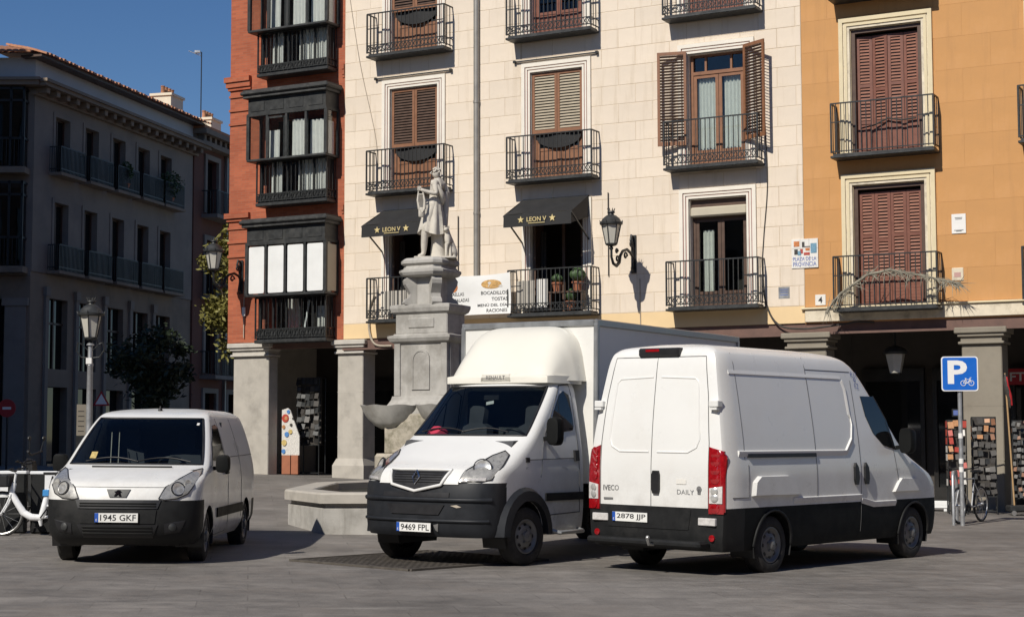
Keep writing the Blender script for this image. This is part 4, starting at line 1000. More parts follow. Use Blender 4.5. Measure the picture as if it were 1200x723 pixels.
    for i, z in enumerate((.80, 1.14, 1.24, 1.34, 1.43)): MB().lathe([(.055, -.01), (.058, .008), (.03, .012), (.01, .013)], 12, (H2.rx(.88, z)-.012, sd*.885, z), (-1, sd*.25, 0)).build('lamp_cell', 'red_lens', tl, smooth=50)
    for z in (.92, 1.0): MB().lathe([(.04, -.01), (.046, .012), (.03, .02), (.01, .022)], 12, (H2.rx(.88, z)-.02, sd*.885, z), (-1, sd*.25, 0)).build('lamp_cell', 'lamp_silver', tl, smooth=50)
    tail('side_wrap', [(.96, .76), (.9985, .76), (.998, 1.40), (.96, 1.46)], 'red_lens', .012)
    for z in (1.98, 1.03 if False else 2.02):
        pass
    hg = MB().box(H2.xr(2.0)-.03, H2.xr(2.0)+.08, sd*(H2.w(2.0)-.12), sd*(H2.w(2.0)+.012), 1.97, 2.05, b=.01).box(H2.xr(2.0)-.035, H2.xr(2.0)+.05, sd*(H2.w(2.0)-.10), sd*(H2.w(2.0)+.0), 1.94, 1.965); hg.build('door_hinge', ['white_paint'], van2)
    MB().box(H2.xr(.62)-.012, H2.xr(.62)+.05, sd*.66, sd*.90, .60, .69, b=.008).build('rear_reflector', 'white_lens', van2)
    MB().lathe([(.04, 0), (.038, .012), (.01, .016)], 14, (H2.rx(.84, .46)-.002, sd*.84, .46), (-1, 0, 0)).build('rear_fog_lamp', 'red_lens', van2, smooth=50)
under(van2, -4.3, .6, .78, .28, .6)
mb = MB()
H2.seam(mb, [(.02, .79), (.02, 2.62)], rf, .005); H2.seam(mb, [(-.79, .80), (-.79, 1.55), (-.74, 2.1), (-.66, 2.57)], rf, .005); H2.seam(mb, [(.79, .80), (.79, 1.55), (.74, 2.1), (.66, 2.57), (-.66, 2.57)], rf, .005)
tag(mb.build('rear_door_gap', 'seam', van2, smooth=60), kind='stuff')
# pressed field of the rear doors: shallow raised border
for sd in (-1, 1):
    mb = MB(); pts = [(.06, 1.44), (.5, 1.44), (.62, 1.5), (.66, 1.6), (.60, 2.26), (.55, 2.31), (.06, 2.33)]
    P = []
    for (a, b), (c, d) in zip(pts, pts[1:]):
        m = max(1, int(math.hypot(c-a, d-b)/.08)); P += [(a+(c-a)*i/m, b+(d-b)*i/m) for i in range(m)]
    P.append(pts[-1]); mb.tube([(H2.rx(sd*y, z)+.004, sd*y, z) for y, z in P], .013, 8); mb.build('pressed_border', 'white_paint', van2, smooth=60)
MB().box(H2.xr(2.6)-.05, H2.xr(2.6)+.1, -.30, .30, 2.575, 2.68, b=.02).build('brake_light_housing', 'black', van2)
MB().box(H2.xr(2.6)-.056, H2.xr(2.6)-.045, -.02, .18, 2.635, 2.665).build('brake_light', 'red_lens', van2)
pl = MB(); hy = -.06
H2.skin([(hy-.04, .95), (hy+.04, .95), (hy+.055, 1.0), (hy+.055, 1.17), (hy+.04, 1.22), (hy-.04, 1.22), (hy-.055, 1.17), (hy-.055, 1.0)], rf, .03, 8, 4).build('rear_handle', 'black', van2, smooth=40)
MR = lambda y, z, h=.004: frame3((H2.rx(y, z)-h, y, z), (0, -1, 0), (0, 0, 1))
text('maker_lettering', 'IVECO', 'grey_ink', van2, MR(.62, 1.0), .24, .065, bold=.012)
text('model_lettering', 'DAILY', 'alu_trim', van2, MR(-.48, .98), .24, .055)
mb = MB(); mb.M = MR(-.67, 1.02); mb.lathe([(.035, 0), (.035, .004)], 12); mb.box(-.02, .02, -.06, -.03, 0, .004).box(-.008, .008, -.04, 0, 0, .004); mb.build('rear_emblem', 'grey_ink', van2)
mb = MB(); mb.M = MR(-.42, 1.10); mb.box(-.07, .07, -.03, .03, 0, .002); mb.build('rear_sticker', 'tile_cream', van2)
mb = MB(); mb.M = MR(.66, .87); mb.box(-.07, .07, -.012, .012, 0, .003); mb.build('model_strip', 'grey_ink', van2)
plate(van2, frame3((H2.rx(.3, .66)-.016, .32, .66), (0, -1, 0), (0, 0, 1)), '2878 JJP')
H2.skin([(-.52, .54), (.66, .54), (.70, .775), (-.56, .775)], rf, .008, 4, 8).build('plate_panel', 'plastic', van2, smooth=30)
MB().box(-4.78, -4.55, -.80, .86, .34, .42, b=.025).build('rear_step', 'plastic', van2)
MB().tube([(-4.75, -.14, .36), (-4.86, -.14, .37), (-4.88, -.14, .42)], .018, 8).ball((-4.88, -.14, .445), .028).build('tow_ball', 'alu', van2, smooth=50)
for z, s_, w_, y0 in ((2.44, 'P.11', .14, -1.31), (2.38, 'u', .05, -1.3), (2.29, 'F.Z', .10, -1.27)):
    text('side_graffiti', s_, 'blue_ink', van2, frame3((y0, -(H2.w(z)+.006), z), (1, 0, 0), (0, .2, 1)), w_, .07)
text('side_badge', '35-130', 'alu_trim', van2, frame3((-.46, -(H2.w(1.16)+.005), 1.2), (1, 0, 0), (0, 0, 1)), .12, .025)
_f = H2.frontfn(); H2.skin([(-.5, .75), (.5, .75), (.55, .95), (-.55, .95)], _f, .01).build('front_grille', 'grille_dark', van2)
RO_ = .8518; ox = 2.3624+3.52*cos(RO_); oy = 20.5964+3.52*sin(RO_)
place(van2, ox, oy, RO_)
# ================================================================== box truck (centre)
truck = empty('box_truck', label='white box truck with cream roof deflector and dark grey bumper parked beside the fountain', cat='truck')
H3 = Hull(xf=[(.33, .84), (.42, .92), (.6, .955), (.8, .955), (.98, .925), (1.08, .89), (1.18, .80), (1.25, .62), (1.38, .36), (1.52, .08), (1.59, -.05), (1.65, -.13), (1.95, -.45), (2.24, -.76), (2.30, -.83), (2.36, -.96), (2.40, -1.2)],
    xe=[(.33, .47), (.95, .47), (1.1, .38), (1.25, .10), (1.45, -.18), (1.6, -.36), (1.95, -.72), (2.24, -1.0), (2.33, -1.1), (2.40, -1.3)],
    xr=[(.33, -1.42), (.7, -1.45), (2.2, -1.45), (2.34, -1.42), (2.40, -1.36)],
    w=[(.33, .95), (.45, .99), (.8, 1.0), (1.1, 1.0), (1.35, .985), (1.6, .955), (1.95, .90), (2.2, .85), (2.28, .82), (2.34, .76), (2.38, .66), (2.40, .5)],
    p=2.7, br=.06, arches=((0, .37, .43),), zlow=.36, zarch=1.08, cols=(-.55, -.8, -1.0, -1.2),
    levels=levels((.36, .62, 5), (.62, 1.08, 8), (1.08, 1.20, 3), (1.20, 1.60, 9), (1.60, 2.24, 12), (2.24, 2.40, 7)))
def c3(x, y, z, kind, j, k):
    lv = H3.levels[j]; th = abs(k+.5-H3.nth/2)/(H3.nth/2)*90 if kind == 'front' else 99
    if 1.60-.001 <= lv < 2.24-.001 and th < 62: return None
    if lv < 1.0 and (kind == 'front' or x > .42): return 'front_bumper'
    return 'body'
H3.build(c3, truck, {'body': ('white_paint', 32), 'front_bumper': ('plastic_blue', 40)})
windscreen(H3, truck, 1.60, 2.24, 62.3); cabin(truck, -.25, 1.56, .84, -1.35, 2.2, 1.3, .45, 1)
f3 = H3.frontfn()
front_piece(H3, 'grille', [(-.36, 1.0), (0, .93), (.36, 1.0), (.44, 1.165), (-.44, 1.165)], 'grille_dark', truck, .02)
mb = MB(); P = [(-.46, 1.17), (-.375, .99), (-.36, .985), (0, .91), (.36, .985), (.375, .99), (.46, 1.17), (-.46, 1.17)]
Q = []
for (a, b), (c, d) in zip(P, P[1:]): Q += [f3(a+(c-a)*i/6, b+(d-b)*i/6, .02) for i in range(6)]
mb.tube(Q, .020, 8, closed=True).build('grille_surround', 'white_paint', truck, smooth=60)
front_piece(H3, 'bonnet_nose', [(-.60, 1.0), (-.38, 1.0), (-.47, 1.18), (-.62, 1.18)], 'white_paint', truck, .012); front_piece(H3, 'bonnet_nose', [(.60, 1.0), (.38, 1.0), (.47, 1.18), (.62, 1.18)], 'white_paint', truck, .012)
mb = MB()
for i in range(5): mb.tube([f3(y, 1.02+.03*i, .024) for y in [-.36+.72*k/10 for k in range(11)]], .006, 6)
tag(mb.build('grille_mesh', 'plastic', truck), kind='stuff')
mb = MB(); mb.M = frame3(f3(0, 1.075, .04), (0, 1, 0), (-.3, 0, 1)); Q = [(0, .085), (.05, 0), (0, -.085), (-.05, 0)]
mb.tube([(a, b, 0) for a, b in Q], .012, 6, closed=True); mb.build('emblem', 'chrome', truck)
for sd in (-1, 1):
    pl = [(sd*.60, 1.02), (sd*.86, 1.035), (sd*.945, 1.06), (sd*.945, 1.22), (sd*.90, 1.36), (sd*.82, 1.41), (sd*.73, 1.35), (sd*.64, 1.18)]
    hl = front_piece(H3, 'headlight', pl, 'lamp_bowl', truck, .010, 8, 8); MB().tube([f3(y, z, .012) for y, z in pl], .008, 6, closed=True).build('lamp_bezel', 'grille_dark', hl); MB().lathe([(.115, -.02), (.12, .012), (.105, .012)], 18, f3(sd*.79, 1.2, .01), (1, sd*.75, .5), cap=False).build('reflector_ring', 'grille_dark', hl, smooth=50); front_piece(H3, 'lens_cover', pl, 'lens_clear', hl, .026, 8, 8)
    MB().lathe([(.095, -.02), (.1, .008), (.08, .0), (.03, -.01)], 18, f3(sd*.79, 1.2, .01), (1, sd*.75, .5)).build('reflector', 'lamp_silver', hl, smooth=50)
    front_piece(H3, 'indicator', [(sd*.63, 1.03), (sd*.90, 1.045), (sd*.90, 1.085), (sd*.65, 1.07)], 'white_lens', hl, .020, 3, 6)
    fn = H3.sidefn(sd); mb = MB()
    H3.seam(mb, [(-.36, 1.08), (-.44, 1.45), (-.52, 1.62)], fn, .006); H3.seam(mb, [(-1.28, 2.28), (-1.30, .62), (-.5, .60)], fn, .007)
    H3.seam(mb, [(-.52, 1.62), (-.80, 1.98), (-1.03, 2.26), (-1.28, 2.28)], fn, .009); H3.seam(mb, [(-.02, 1.30), (-1.28, 1.32)], fn, .006)
    tag(mb.build('door_gap', 'seam', truck, smooth=60), kind='stuff')
    wn = [(-.58, 1.58), (-.85, 1.58), (-.98, 1.66), (-1.2, 1.68), (-1.24, 1.74), (-1.22, 2.14), (-1.1, 2.19), (-1.0, 2.15), (-.80, 1.92)]
    side_piece(H3, 'side_window', wn, 'glass_opaque', truck, sd, .008)
    mb = MB(); H3.seam(mb, [(-.90, 1.6), (-.92, 2.05)], fn, .012); mb.build('quarter_light_bar', 'black', truck)
    side_piece(H3, 'body_strip', [(-.46, .78), (-.46, .88), (-1.38, .88), (-1.38, .78)], 'plastic', truck, sd, .02)
    side_piece(H3, 'door_handle', [(-1.17, 1.28), (-1.17, 1.42), (-1.27, 1.42), (-1.27, 1.28)], 'black', truck, sd, .03)
    side_piece(H3, 'side_indicator', [(-.02, 1.27), (-.02, 1.33), (-.10, 1.33), (-.10, 1.27)], 'black', truck, sd, .015)
    # wheel arch extension
    mb = MB(); rr = []
    for k in range(15):
        a = pi*k/14; ca, sa = cos(a), sin(a); o = .43; i_ = .55
        rr.append([(o*ca, sd*.95, .37+o*sa), (o*ca, sd*1.075, .37+o*sa), (i_*ca*1.0, sd*1.06, .37+i_*sa), ((i_+.05)*ca, sd*(H3.w(.37+i_*sa)-.01), .37+(i_+.05)*sa)])
    mb.loft(rr).build('arch_extension', 'plastic_blue', truck, smooth=40)
    archliner(truck, 0, .37, .43, .99, sd)
    wheel(truck, 0, sd*1.03, .365, sd, .205, .215, steer=radians(-6), holes=8)
    mirror(truck, -.50, 1.66, H3.w(1.66)-.02, sd, .20, .36, .15, m='plastic_black', arm=.09) if sd > 0 else None
    MB().tube([(-.62, sd*1.0, .40), (-.66, sd*1.10, .38), (-1.22, sd*1.10, .38), (-1.26, sd*1.0, .40)], .028, 8).build('step_bar', 'alu_trim', truck, smooth=50)
    MB().lathe([(.05, 0), (.055, .05), (.04, .09), (.015, .11)], 12, (-.93, sd*.70, 2.32), (0, 0, 1)).build('marker_lamp', 'black', truck, smooth=50)
    for x in (-4.75,): wheel(truck, x, sd*1.02, .365, sd, .205, .215)
# bumper relief
front_piece(H3, 'bumper_slot', [(-.50, .84), (.50, .84), (.50, .90), (-.50, .90)], 'grille_dark', truck, .012, 4, 10)
front_piece(H3, 'air_intake', [(-.36, .63), (.36, .63), (.44, .75), (-.44, .75)], 'grille_dark', truck, .014, 4, 10)
mb = MB(); mb.tube([f3(y, .815, .0) for y in [-.96+1.92*i/24 for i in range(25)]], .03, 8); mb.build('bumper_rib', 'plastic_blue', truck, smooth=60)
mb = MB(); mb.tube([f3(y, .56, .0) for y in [-.94+1.88*i/24 for i in range(25)]], .022, 8); mb.build('bumper_rib', 'plastic_blue', truck, smooth=60)
front_piece(H3, 'bumper_scrape', [(.52, .745), (.60, .755), (.66, .73), (.60, .72)], 'cable_pale', truck, .006, 2, 4)
plate(truck, frame3((H3.front(0, .48)+.03, 0, .475), (0, 1, 0), (0, 0, 1)), '9469 FPL')
front_piece(H3, 'torn_film', [(.29, .50), (.36, .52), (.34, .42), (.31, .44)], 'alu', truck, .02, 3, 3)
for y0, y1 in ((-.70, .02), (-.02, .66)):
    mb = MB().tube([tuple(a+b for a, b in zip((H3.front(y0+(y1-y0)*t, 1.625+.05*sin(pi*t)), y0+(y1-y0)*t, 1.625+.05*sin(pi*t)), (.03, 0, .02))) for t in [i/8 for i in range(9)]], .011, 6); mb.build('wiper', 'black', truck, smooth=60)
# red cloth on the dashboard, paper tag on the mirror
mb = MB(); random.seed(4)
mb.loft([[(-.22+r*cos(2*pi*k/12)*.11*(1+.25*random.random()), -.52+r*sin(2*pi*k/12)*.16*(1+.25*random.random()), z+.02*random.random()) for k in range(12)] for r, z in ((1, 1.55), (.95, 1.60), (.7, 1.66), (.3, 1.70))])
tag(mb.build('red_cloth', 'red_cloth', truck, smooth=60), 'crumpled red cloth behind the windscreen')
MB().box(-.72, -.69, -.12, .12, 2.06, 2.13, b=.01).build('rear_view_mirror', 'black', truck)
MB().grid(lambda u, v: (-.68, -.07+.12*u, 2.0+.04*v+.02*u), 2, 2).build('hanging_tag', 'paper', truck)
# roof deflector
SP = []
def sp_ring(t):   # t 0 front lip .. 1 rear
    x = -.80-t*.74; top = 2.38+.70*(1-(1-min(1, t*1.02))**1.7); hw = .79+.14*min(1, t*1.6); b = 2.33
    r = []
    for k in range(25):
        a = pi*k/24; q = .40; cx, sz = cos(a), sin(a)
        zz = sz**q; r.append((x-.10*(abs(cx)**3), (hw-.13*zz*min(1, t*2))*(1 if cx > 0 else -1)*abs(cx)**q, b+(top-b)*zz))
    return r
mb = MB(); R_ = [sp_ring(i/14) for i in range(15)]; n_ = 25; vs = [p for r in R_ for p in r]
mb.add(vs, [(i*n_+k, i*n_+k+1, (i+1)*n_+k+1, (i+1)*n_+k) for i in range(14) for k in range(24)]+[tuple(range(n_))])
sp = mb.build('roof_deflector', 'cream_gel', truck, smooth=45)
rr = [sp_ring(1), [(x-.002, y*.96, 2.33+(z-2.33)*.96) for x, y, z in sp_ring(1)], [(x+.10, y*.86, 2.33+(z-2.33)*.86) for x, y, z in sp_ring(1)]]
mb = MB(); mb.add([p for r in rr for p in r], [(i*n_+k, i*n_+k+1, (i+1)*n_+k+1, (i+1)*n_+k) for i in range(2) for k in range(24)]); mb.build('deflector_inside', 'grille_dark', truck, smooth=45)
MB().loft([[(x, y*w, z) for y, z in ((-.5, 2.29), (0, 2.29), (.5, 2.29), (.5, t1), (.4, t1+.02), (0, t1+.02), (-.4, t1+.02), (-.5, t1))] for x, w, t1 in ((-.79, 1.42, 2.35), (-.81, 1.60, 2.38), (-.92, 1.70, 2.39), (-1.50, 1.80, 2.39))]).build('deflector_base', 'cream_gel', truck, smooth=30)
MB().prism([(-.24, 2.31), (.24, 2.31), (.22, 2.41), (-.22, 2.41)], -.79, -.85, 'yz').build('name_panel', 'cream_gel', truck)
text('maker_lettering', 'RENAULT', 'grey_ink', truck, frame3((-.787, 0, 2.365), (0, 1, 0), (0, 0, 1)), .30, .055, bold=.01)
# the box
bxo = empty('cargo_box'); bxo.parent = truck
X0, X1, BWD, B0, B1 = -1.56, -5.86, 1.10, .98, 3.15
MB().box(X1+.04, X0-.02, -BWD+.02, BWD-.02, B0, B1-.02).build('box_shell', 'box_white', bxo)
mb = MB()
for y in (-1, 1):
    mb.box(X1, X0, y*(BWD-.05), y*(BWD+.008), B1-.09, B1+.006, b=.012); mb.box(X1, X0, y*(BWD-.05), y*(BWD+.006), B0-.03, B0+.1, b=.012)
    for x in (X0, X1+.06): mb.box(x-.06, x+.008, y*(BWD-.055), y*(BWD+.012), B0-.02, B1-.05, b=.012)
mb.box(X0-.06, X0+.006, -BWD+.05, BWD-.05, B1-.085, B1+.004, b=.012); mb.build('corner_rail', 'alu_trim', bxo)
box1('roof_skin', 'sill_stone', bxo, X1+.03, X0-.03, -BWD+.03, BWD-.03, B1-.019, B1+.002)
MB().box(X1+.1, X0+.2, -.42, .42, .62, .96).box(X1+.2, X0-.3, -.9, .9, .80, .93).build('chassis', 'black', truck)
MB().box(-3.4, -2.3, .70, 1.0, .50, .86, b=.03).build('side_locker', 'plastic', truck)
under(truck, -1.4, .6, .75, .35, .6)
text('cowl_mark', 'dCi', 'alu_trim', truck, frame3((-.05, H3.w(1.2)+.004, 1.2), (-1, 0, 0), (0, 0, 1)), .07, .03)
place(truck, -.682, 21.264, -2.1573)
# ------------------------------------------------------------------ the shaded street on the left
sh_house = empty('corner_house', label='grey stucco corner house in deep shade with rows of iron balconies and tiled eaves', cat='house')
LM = frame3((-15.46, 55, 0), (.2447, .9696, 0), (-.9696, .2447, 0))          # x along the street, y into the house
LF = frame3((-15.74, 53.92, 0), (1, .0, 0), (0, 1, 0))                          # the end that faces the square
def LB(M): mb = MB(); mb.M = M; return mb
wc = [.72, 2.74, 4.75, 6.70, 8.56]
rs = [(-1.1, 11, 7.05, 13.1)]
for c in wc: rs = subtract(rs, (c-.48, c+.48, 10.5, 12.4)); rs = subtract(rs, (c-.46, c+.46, 7.2, 9.5))
mb = LB(LM)
for r in rs: mb.box(r[0], r[1], 0, .4, r[2], r[3])
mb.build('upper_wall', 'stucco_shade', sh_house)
rs = [(-1.1, 11, -.5, 7.04)]
for c in wc: rs = subtract(rs, (c-.62, c+.62, 3.9, 6.25)); rs = subtract(rs, (c-.7, c+.7, -.5, 3.3))
mb = LB(LM)
for r in rs: mb.box(r[0], r[1], .03, .43, r[2], r[3])
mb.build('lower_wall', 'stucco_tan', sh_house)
LB(LM).box(-1.1, 20, 1.2, 9, -.4, 13.9).build('rear_rooms', 'interior', sh_house)
for c in wc:
    for z0, z1, hw in ((10.5, 12.4, .48), (7.2, 9.5, .46)):
        w = empty('window'); w.parent = sh_house
        mb = LB(LM).box(c-hw, c-hw+.07, .2, .27, z0, z1).box(c+hw-.07, c+hw, .2, .27, z0, z1).box(c-hw+.07, c+hw-.07, .2, .27, z1-.07, z1).box(c-.03, c+.03, .2, .27, z0, z1-.07); mb.build('frame', 'wood_dark', w)
        LB(LM).box(c-hw+.07, c+hw-.07, .235, .24, z0, z1-.07).build('pane', 'glass_opaque', w)
        mb = LB(LM).box(c-hw-.14, c-hw, -.03, .01, z0, z1+.14).box(c+hw, c+hw+.14, -.03, .01, z0, z1+.14).box(c-hw, c+hw, -.03, .01, z1, z1+.14); mb.build('surround', 'stucco_shade', w)
    w = empty('mezzanine_window'); w.parent = sh_house
    LB(LM).box(c-.62, c+.62, .25, .26, 3.9, 6.25).build('pane', 'glass_opaque', w); LB(LM).box(c-.04, c+.04, .2, .27, 3.9, 6.25).box(c-.62, c+.62, .2, .249, 5.4, 5.47).build('frame', 'wood_dark', w)
    LB(LM).box(c-.7, c+.7, .3, .31, -.4, 3.3).build('shop_pane', 'glass_opaque', sh_house)
    LB(LM).box(c-.95, c-.75, -.06, .03, -.4, 6.6).box(c-.99, c-.71, -.1, .03, 6.3, 6.6).build('pilaster', 'stucco_shade', sh_house)
def longbalc(l0, l1, z, zr, dep=.55):
    b = empty('balcony'); b.parent = sh_house
    LB(LM).box(l0-.05, l1+.05, -dep-.05, .02, z, z+.10).build('slab', 'stucco_tan', b)
    mb = LB(LM)
    for zz in (z+.22, zr): mb.box(l0, l1, -dep-.015, -dep+.015, zz-.018, zz+.018); mb.box(l0-.012, l0+.012, -dep, 0, zz-.015, zz+.015)
    n = int((l1-l0)/.085)
    for i in range(n+1): x = l0+(l1-l0)*i/n; mb.box(x-.014, x+.014, -dep-.012, -dep+.012, z+.10, zr)
    for i in range(5): mb.box(l0-.01, l0+.01, -dep*i/5-.01, -dep*i/5+.01, z+.14, zr)
    mb.build('railing', 'iron', b)
for i, c in enumerate(wc):
    longbalc(c-.80, c+.80, 10.35, 11.32, .42); longbalc(c-.80, c+.80, 7.05, 8.02, .42)
LB(LM).box(-1.3, 11.2, -.16, .0, 12.85, 12.98).box(-1.5, 11.4, -.62, .1, 13.1, 13.22).box(-1.55, 11.45, -.7, .1, 13.221, 13.32).build('cornice', 'stucco_tan', sh_house)
for i in range(19): LB(LM).box(-1.2+i*.66, -.98+i*.66, -.5, 0, 12.9, 13.1, b=.02).build('modillion', 'stucco_tan', sh_house)
LB(LM).box(-1.1, 11, .0, .3, 13.32, 14.06).build('attic_wall', 'attic_white', sh_house)
LB(LM).box(-1.5, 11.3, -.45, .3, 14.06, 14.13).build('eave_board', 'wood_dark', sh_house)
mb = LB(LM)
mb.add([(-1.3, -.5, 14.14), (11.4, -.5, 14.14), (11.4, 5, 15.9), (3.6, 5, 15.9)], [(0, 1, 2, 3)]); mb.build('roof', 'clay', sh_house)
mb = LB(LM); mf = LB(LF)
def tile(mb, x, y0, y1, z0, z1, r=.095):
    a = [(x+r*cos(pi*k/5), y0, z0+r*.8*sin(pi*k/5)) for k in range(6)]; b = [(x+r*cos(pi*k/5), y1, z1+r*.8*sin(pi*k/5)) for k in range(6)]
    mb.add(a+b, [(k, k+1, 7+k, 6+k) for k in range(5)]+[(0, 5, 4, 3, 2, 1)])
for i in range(60): tile(mb, -1.3+i*.215, -.56-.02*(i % 3), .2+.28*min(i, 5), 14.15+.01*(i % 2), 14.39+.09*min(i, 5))
tag(mb.build('roof_tile', 'clay', sh_house), kind='stuff')
# the end facing the square: glazed galleries
rs = [(-8, -.02, 6.9, 13.1)]
for z0, z1 in ((7.4, 9.8), (10.7, 13.0)): rs = subtract(rs, (-3.2, -.25, z0, z1))
mb = LB(LF)
for r in rs: mb.box(r[0], r[1], 0, .4, r[2], r[3])
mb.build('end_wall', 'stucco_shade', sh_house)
LB(LF).box(-8, -1.8, .02, .4, -.4, 6.89).box(-.85, -.02, .02, .4, -.4, 6.89).box(-1.8, -.85, .02, .4, 6.15, 6.89).build('end_base', 'stucco_tan', sh_house)
LB(LF).box(-1.8, -.85, .3, .32, -.4, 6.15).build('end_shop_pane', 'glass_opaque', sh_house)
LB(LF).box(-.8, -.12, -.07, .02, -.4, 5.9).box(-.9, -.05, -.12, .02, 5.9, 6.15).build('end_pilaster', 'stucco_shade', sh_house)
LB(LF).box(-8, .3, -.6, .1, 13.1, 13.24).box(-8, .35, -.68, .1, 13.241, 13.34).build('end_cornice', 'stucco_tan', sh_house)
LB(LF).box(-8, -.02, 0, .3, 13.34, 14.12).build('end_attic', 'attic_white', sh_house)
for i in range(40): tile(mf, -.1-i*.215, -.52-.02*(i % 3), .4+.3*min(i, 4), 14.2+.012*(i % 2), 14.44+.1*min(i, 4))
tag(mf.build('roof_tile', 'clay', sh_house), kind='stuff')
LB(LF).add([(-8, -.5, 14.16), (-.1, -.5, 14.16), (-.1, .8, 14.5), (-5.2, 4.6, 15.9), (-8, 4.6, 15.9)], [(0, 1, 2, 3, 4)]).build('end_roof', 'clay', sh_house)
for z0, z1 in ((7.2, 9.95), (10.45, 13.05)):
    g = empty('gallery'); g.parent = sh_house
    LB(LF).box(-3.3, -.1, -.6, 0, z0-.25, z0-.05).build('slab', 'stucco_tan', g)
    mb = LB(LF)
    for x in (-3.2, -2.5, -1.85, -1.2, -.62, -.2): mb.box(x-.035, x+.035, -.5, -.43, z0-.05, z1)
    for z in (z0+.9, z1-.45, z1-.05): mb.box(-3.23, -.17, -.5, -.43, z-.035, z+.035); mb.box(-.235, -.165, -.43, 0, z-.035, z+.035)
    for i in range(24): mb.box(-3.2+i*.13-.01, -3.2+i*.13+.01, -.53, -.51, z0, z0+.9)
    mb.build('frame', 'iron', g); LB(LF).box(-3.2, -.2, -.47, -.46, z0, z1-.05).build('pane', 'glass_dark', g); LB(LF).box(-.205, -.2, -.43, 0, z0, z1-.05).build('pane', 'glass_dark', g)
    mb = LB(LF).box(-1.5, -1.05, .1, .15, z0, z1-.6).box(-2.9, -2.3, .1, .15, z0, z1-.6); mb.build('inner_shutter', 'wood_dark', g)
def potplant(par_name, loc, label, r=.3, h=.5, n=220, m='green_leaf', pot='terracotta', cat='plant', group=None):
    e = empty(par_name, loc, 0, label, cat, group); MB().lathe([(.10, 0), (.15, .24), (.165, .24), (.165, .28), (.14, .28)], 14).build('pot', pot, e, smooth=40)
    mb = MB()
    for i in range(n):
        d = Vector((random.gauss(0, 1), random.gauss(0, 1), random.gauss(0, 1))).normalized()*random.random()**.4; c = Vector((d.x*r, d.y*r, .3+h/2+d.z*h/2)); leaf(mb, c, .07)
    mb.build('foliage', m, e, fix=False); return e
def leaf(mb, c, s):
    a = Vector((random.gauss(0, 1), random.gauss(0, 1), random.gauss(0, .6))).normalized(); b = a.cross(Vector((random.gauss(0, 1), random.gauss(0, 1), random.gauss(0, 1)))).normalized(); k = s*random.uniform(.6, 1.3)
    mb.add([c-a*k, c+b*k*.45, c+a*k, c-b*k*.45], [(0, 1, 2, 3)])
p = LM @ Vector((8.4, -.3, 10.5)); potplant('balcony_plant', p, 'bushy green plant on the far end of the top balcony of the grey house', .55, 1.0, 500)
p = LM @ Vector((4.75, -.3, 10.5)); potplant('balcony_plant', p, 'small dark plant at the middle window of the top balcony of the grey house', .28, .8, 250)
# house beyond it, red brick with pale window frames
far = empty('far_brick_house', label='narrow red brick house with pale window frames beyond the grey corner house', cat='house')
rs = [(11.02, 22, -.5, 13.3)]; fw = [(12.7, .55), (15.0, .55), (17.3, .55), (19.6, .55)]
fl = ((1.0, 3.4), (4.2, 6.4), (7.4, 9.6), (10.7, 12.9))
for c, h in fw:
    for z0, z1 in fl: rs = subtract(rs, (c-h, c+h, z0, z1))
mb = LB(LM)
for r in rs: mb.box(r[0], r[1], -.05, .35, r[2], r[3])
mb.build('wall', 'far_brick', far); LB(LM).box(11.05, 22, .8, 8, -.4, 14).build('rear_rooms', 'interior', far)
for c, h in fw:
    for z0, z1 in fl:
        w = empty('window'); w.parent = far
        LB(LM).box(c-h-.2, c-h, -.12, .0, z0, z1+.2).box(c+h, c+h+.2, -.12, .0, z0, z1+.2).box(c-h, c+h, -.12, .0, z1, z1+.2).build('surround', 'stucco_shade', w)
        LB(LM).box(c-h, c+h, .2, .21, z0, z1).build('pane', 'glass_opaque', w); LB(LM).box(c-.03, c+.03, .16, .199, z0, z1).build('mullion', 'wood_dark', w)
        if z0 > 3:
            b = empty('balcony'); b.parent = far; LB(LM).box(c-.95, c+.95, -.75, -.05, z0-.25, z0-.1).build('slab', 'stucco_shade', b)
            mb = LB(LM)
            for i in range(15): x = c-.9+1.8*i/14; mb.box(x-.012, x+.012, -.72, -.7, z0-.1, z0+.85)
            for i in range(5): mb.box(c-.91, c-.89, -.7+i*.14, -.68+i*.14, z0-.1, z0+.85)
            mb.box(c-.92, c+.92, -.73, -.69, z0+.83, z0+.87).box(c-.92, c-.88, -.7, 0, z0+.83, z0+.87); mb.build('railing', 'iron', b)
LB(LM).box(11.0, 22, -.45, .1, 13.3, 13.5).box(10.95, 22, -.6, .1, 13.75, 13.95).box(11.02, 22, -.1, .1, 13.501, 13.749).build('cornice', 'stucco_tan', far)
for i in range(20): LB(LM).box(11.2+i*.5, 11.4+i*.5, -.4, -.1, 13.52, 13.74).build('modillion', 'stucco_tan', far)
LB(LM).box(11.0, 22, -.5, 6, 13.96, 14.1).build('roof', 'clay', far); LB(LM).box(13.95, 14.07, -.18, -.06, 0, 13.4).build('drainpipe', 'pipe', far)
def chimney(x, y, z0, z1, w, d, label, n=4):
    c = empty('chimney', (x, y, z0), 1.32, label, 'chimney', 'rooftop chimneys')
    MB().box(-w/2, w/2, -d/2, d/2, 0, z1-z0).build('stack', 'chimney_cream', c); MB().box(-w/2-.06, w/2+.06, -d/2-.06, d/2+.06, z1-z0, z1-z0+.1).build('cap', 'chimney_cream', c)
    for i in range(n): MB().lathe([(.085, 0), (.075, .28), (.09, .28), (.09, .32), (.07, .32)], 10, ((i-(n-1)/2)*w/n, 0, z1-z0+.1)).build('chimney_pot', 'clay', c, smooth=40)
chimney(-13.9, 66, 13.6, 15.25, 1.1, .85, 'larger cream chimney with clay pots on the roof of the grey corner house')
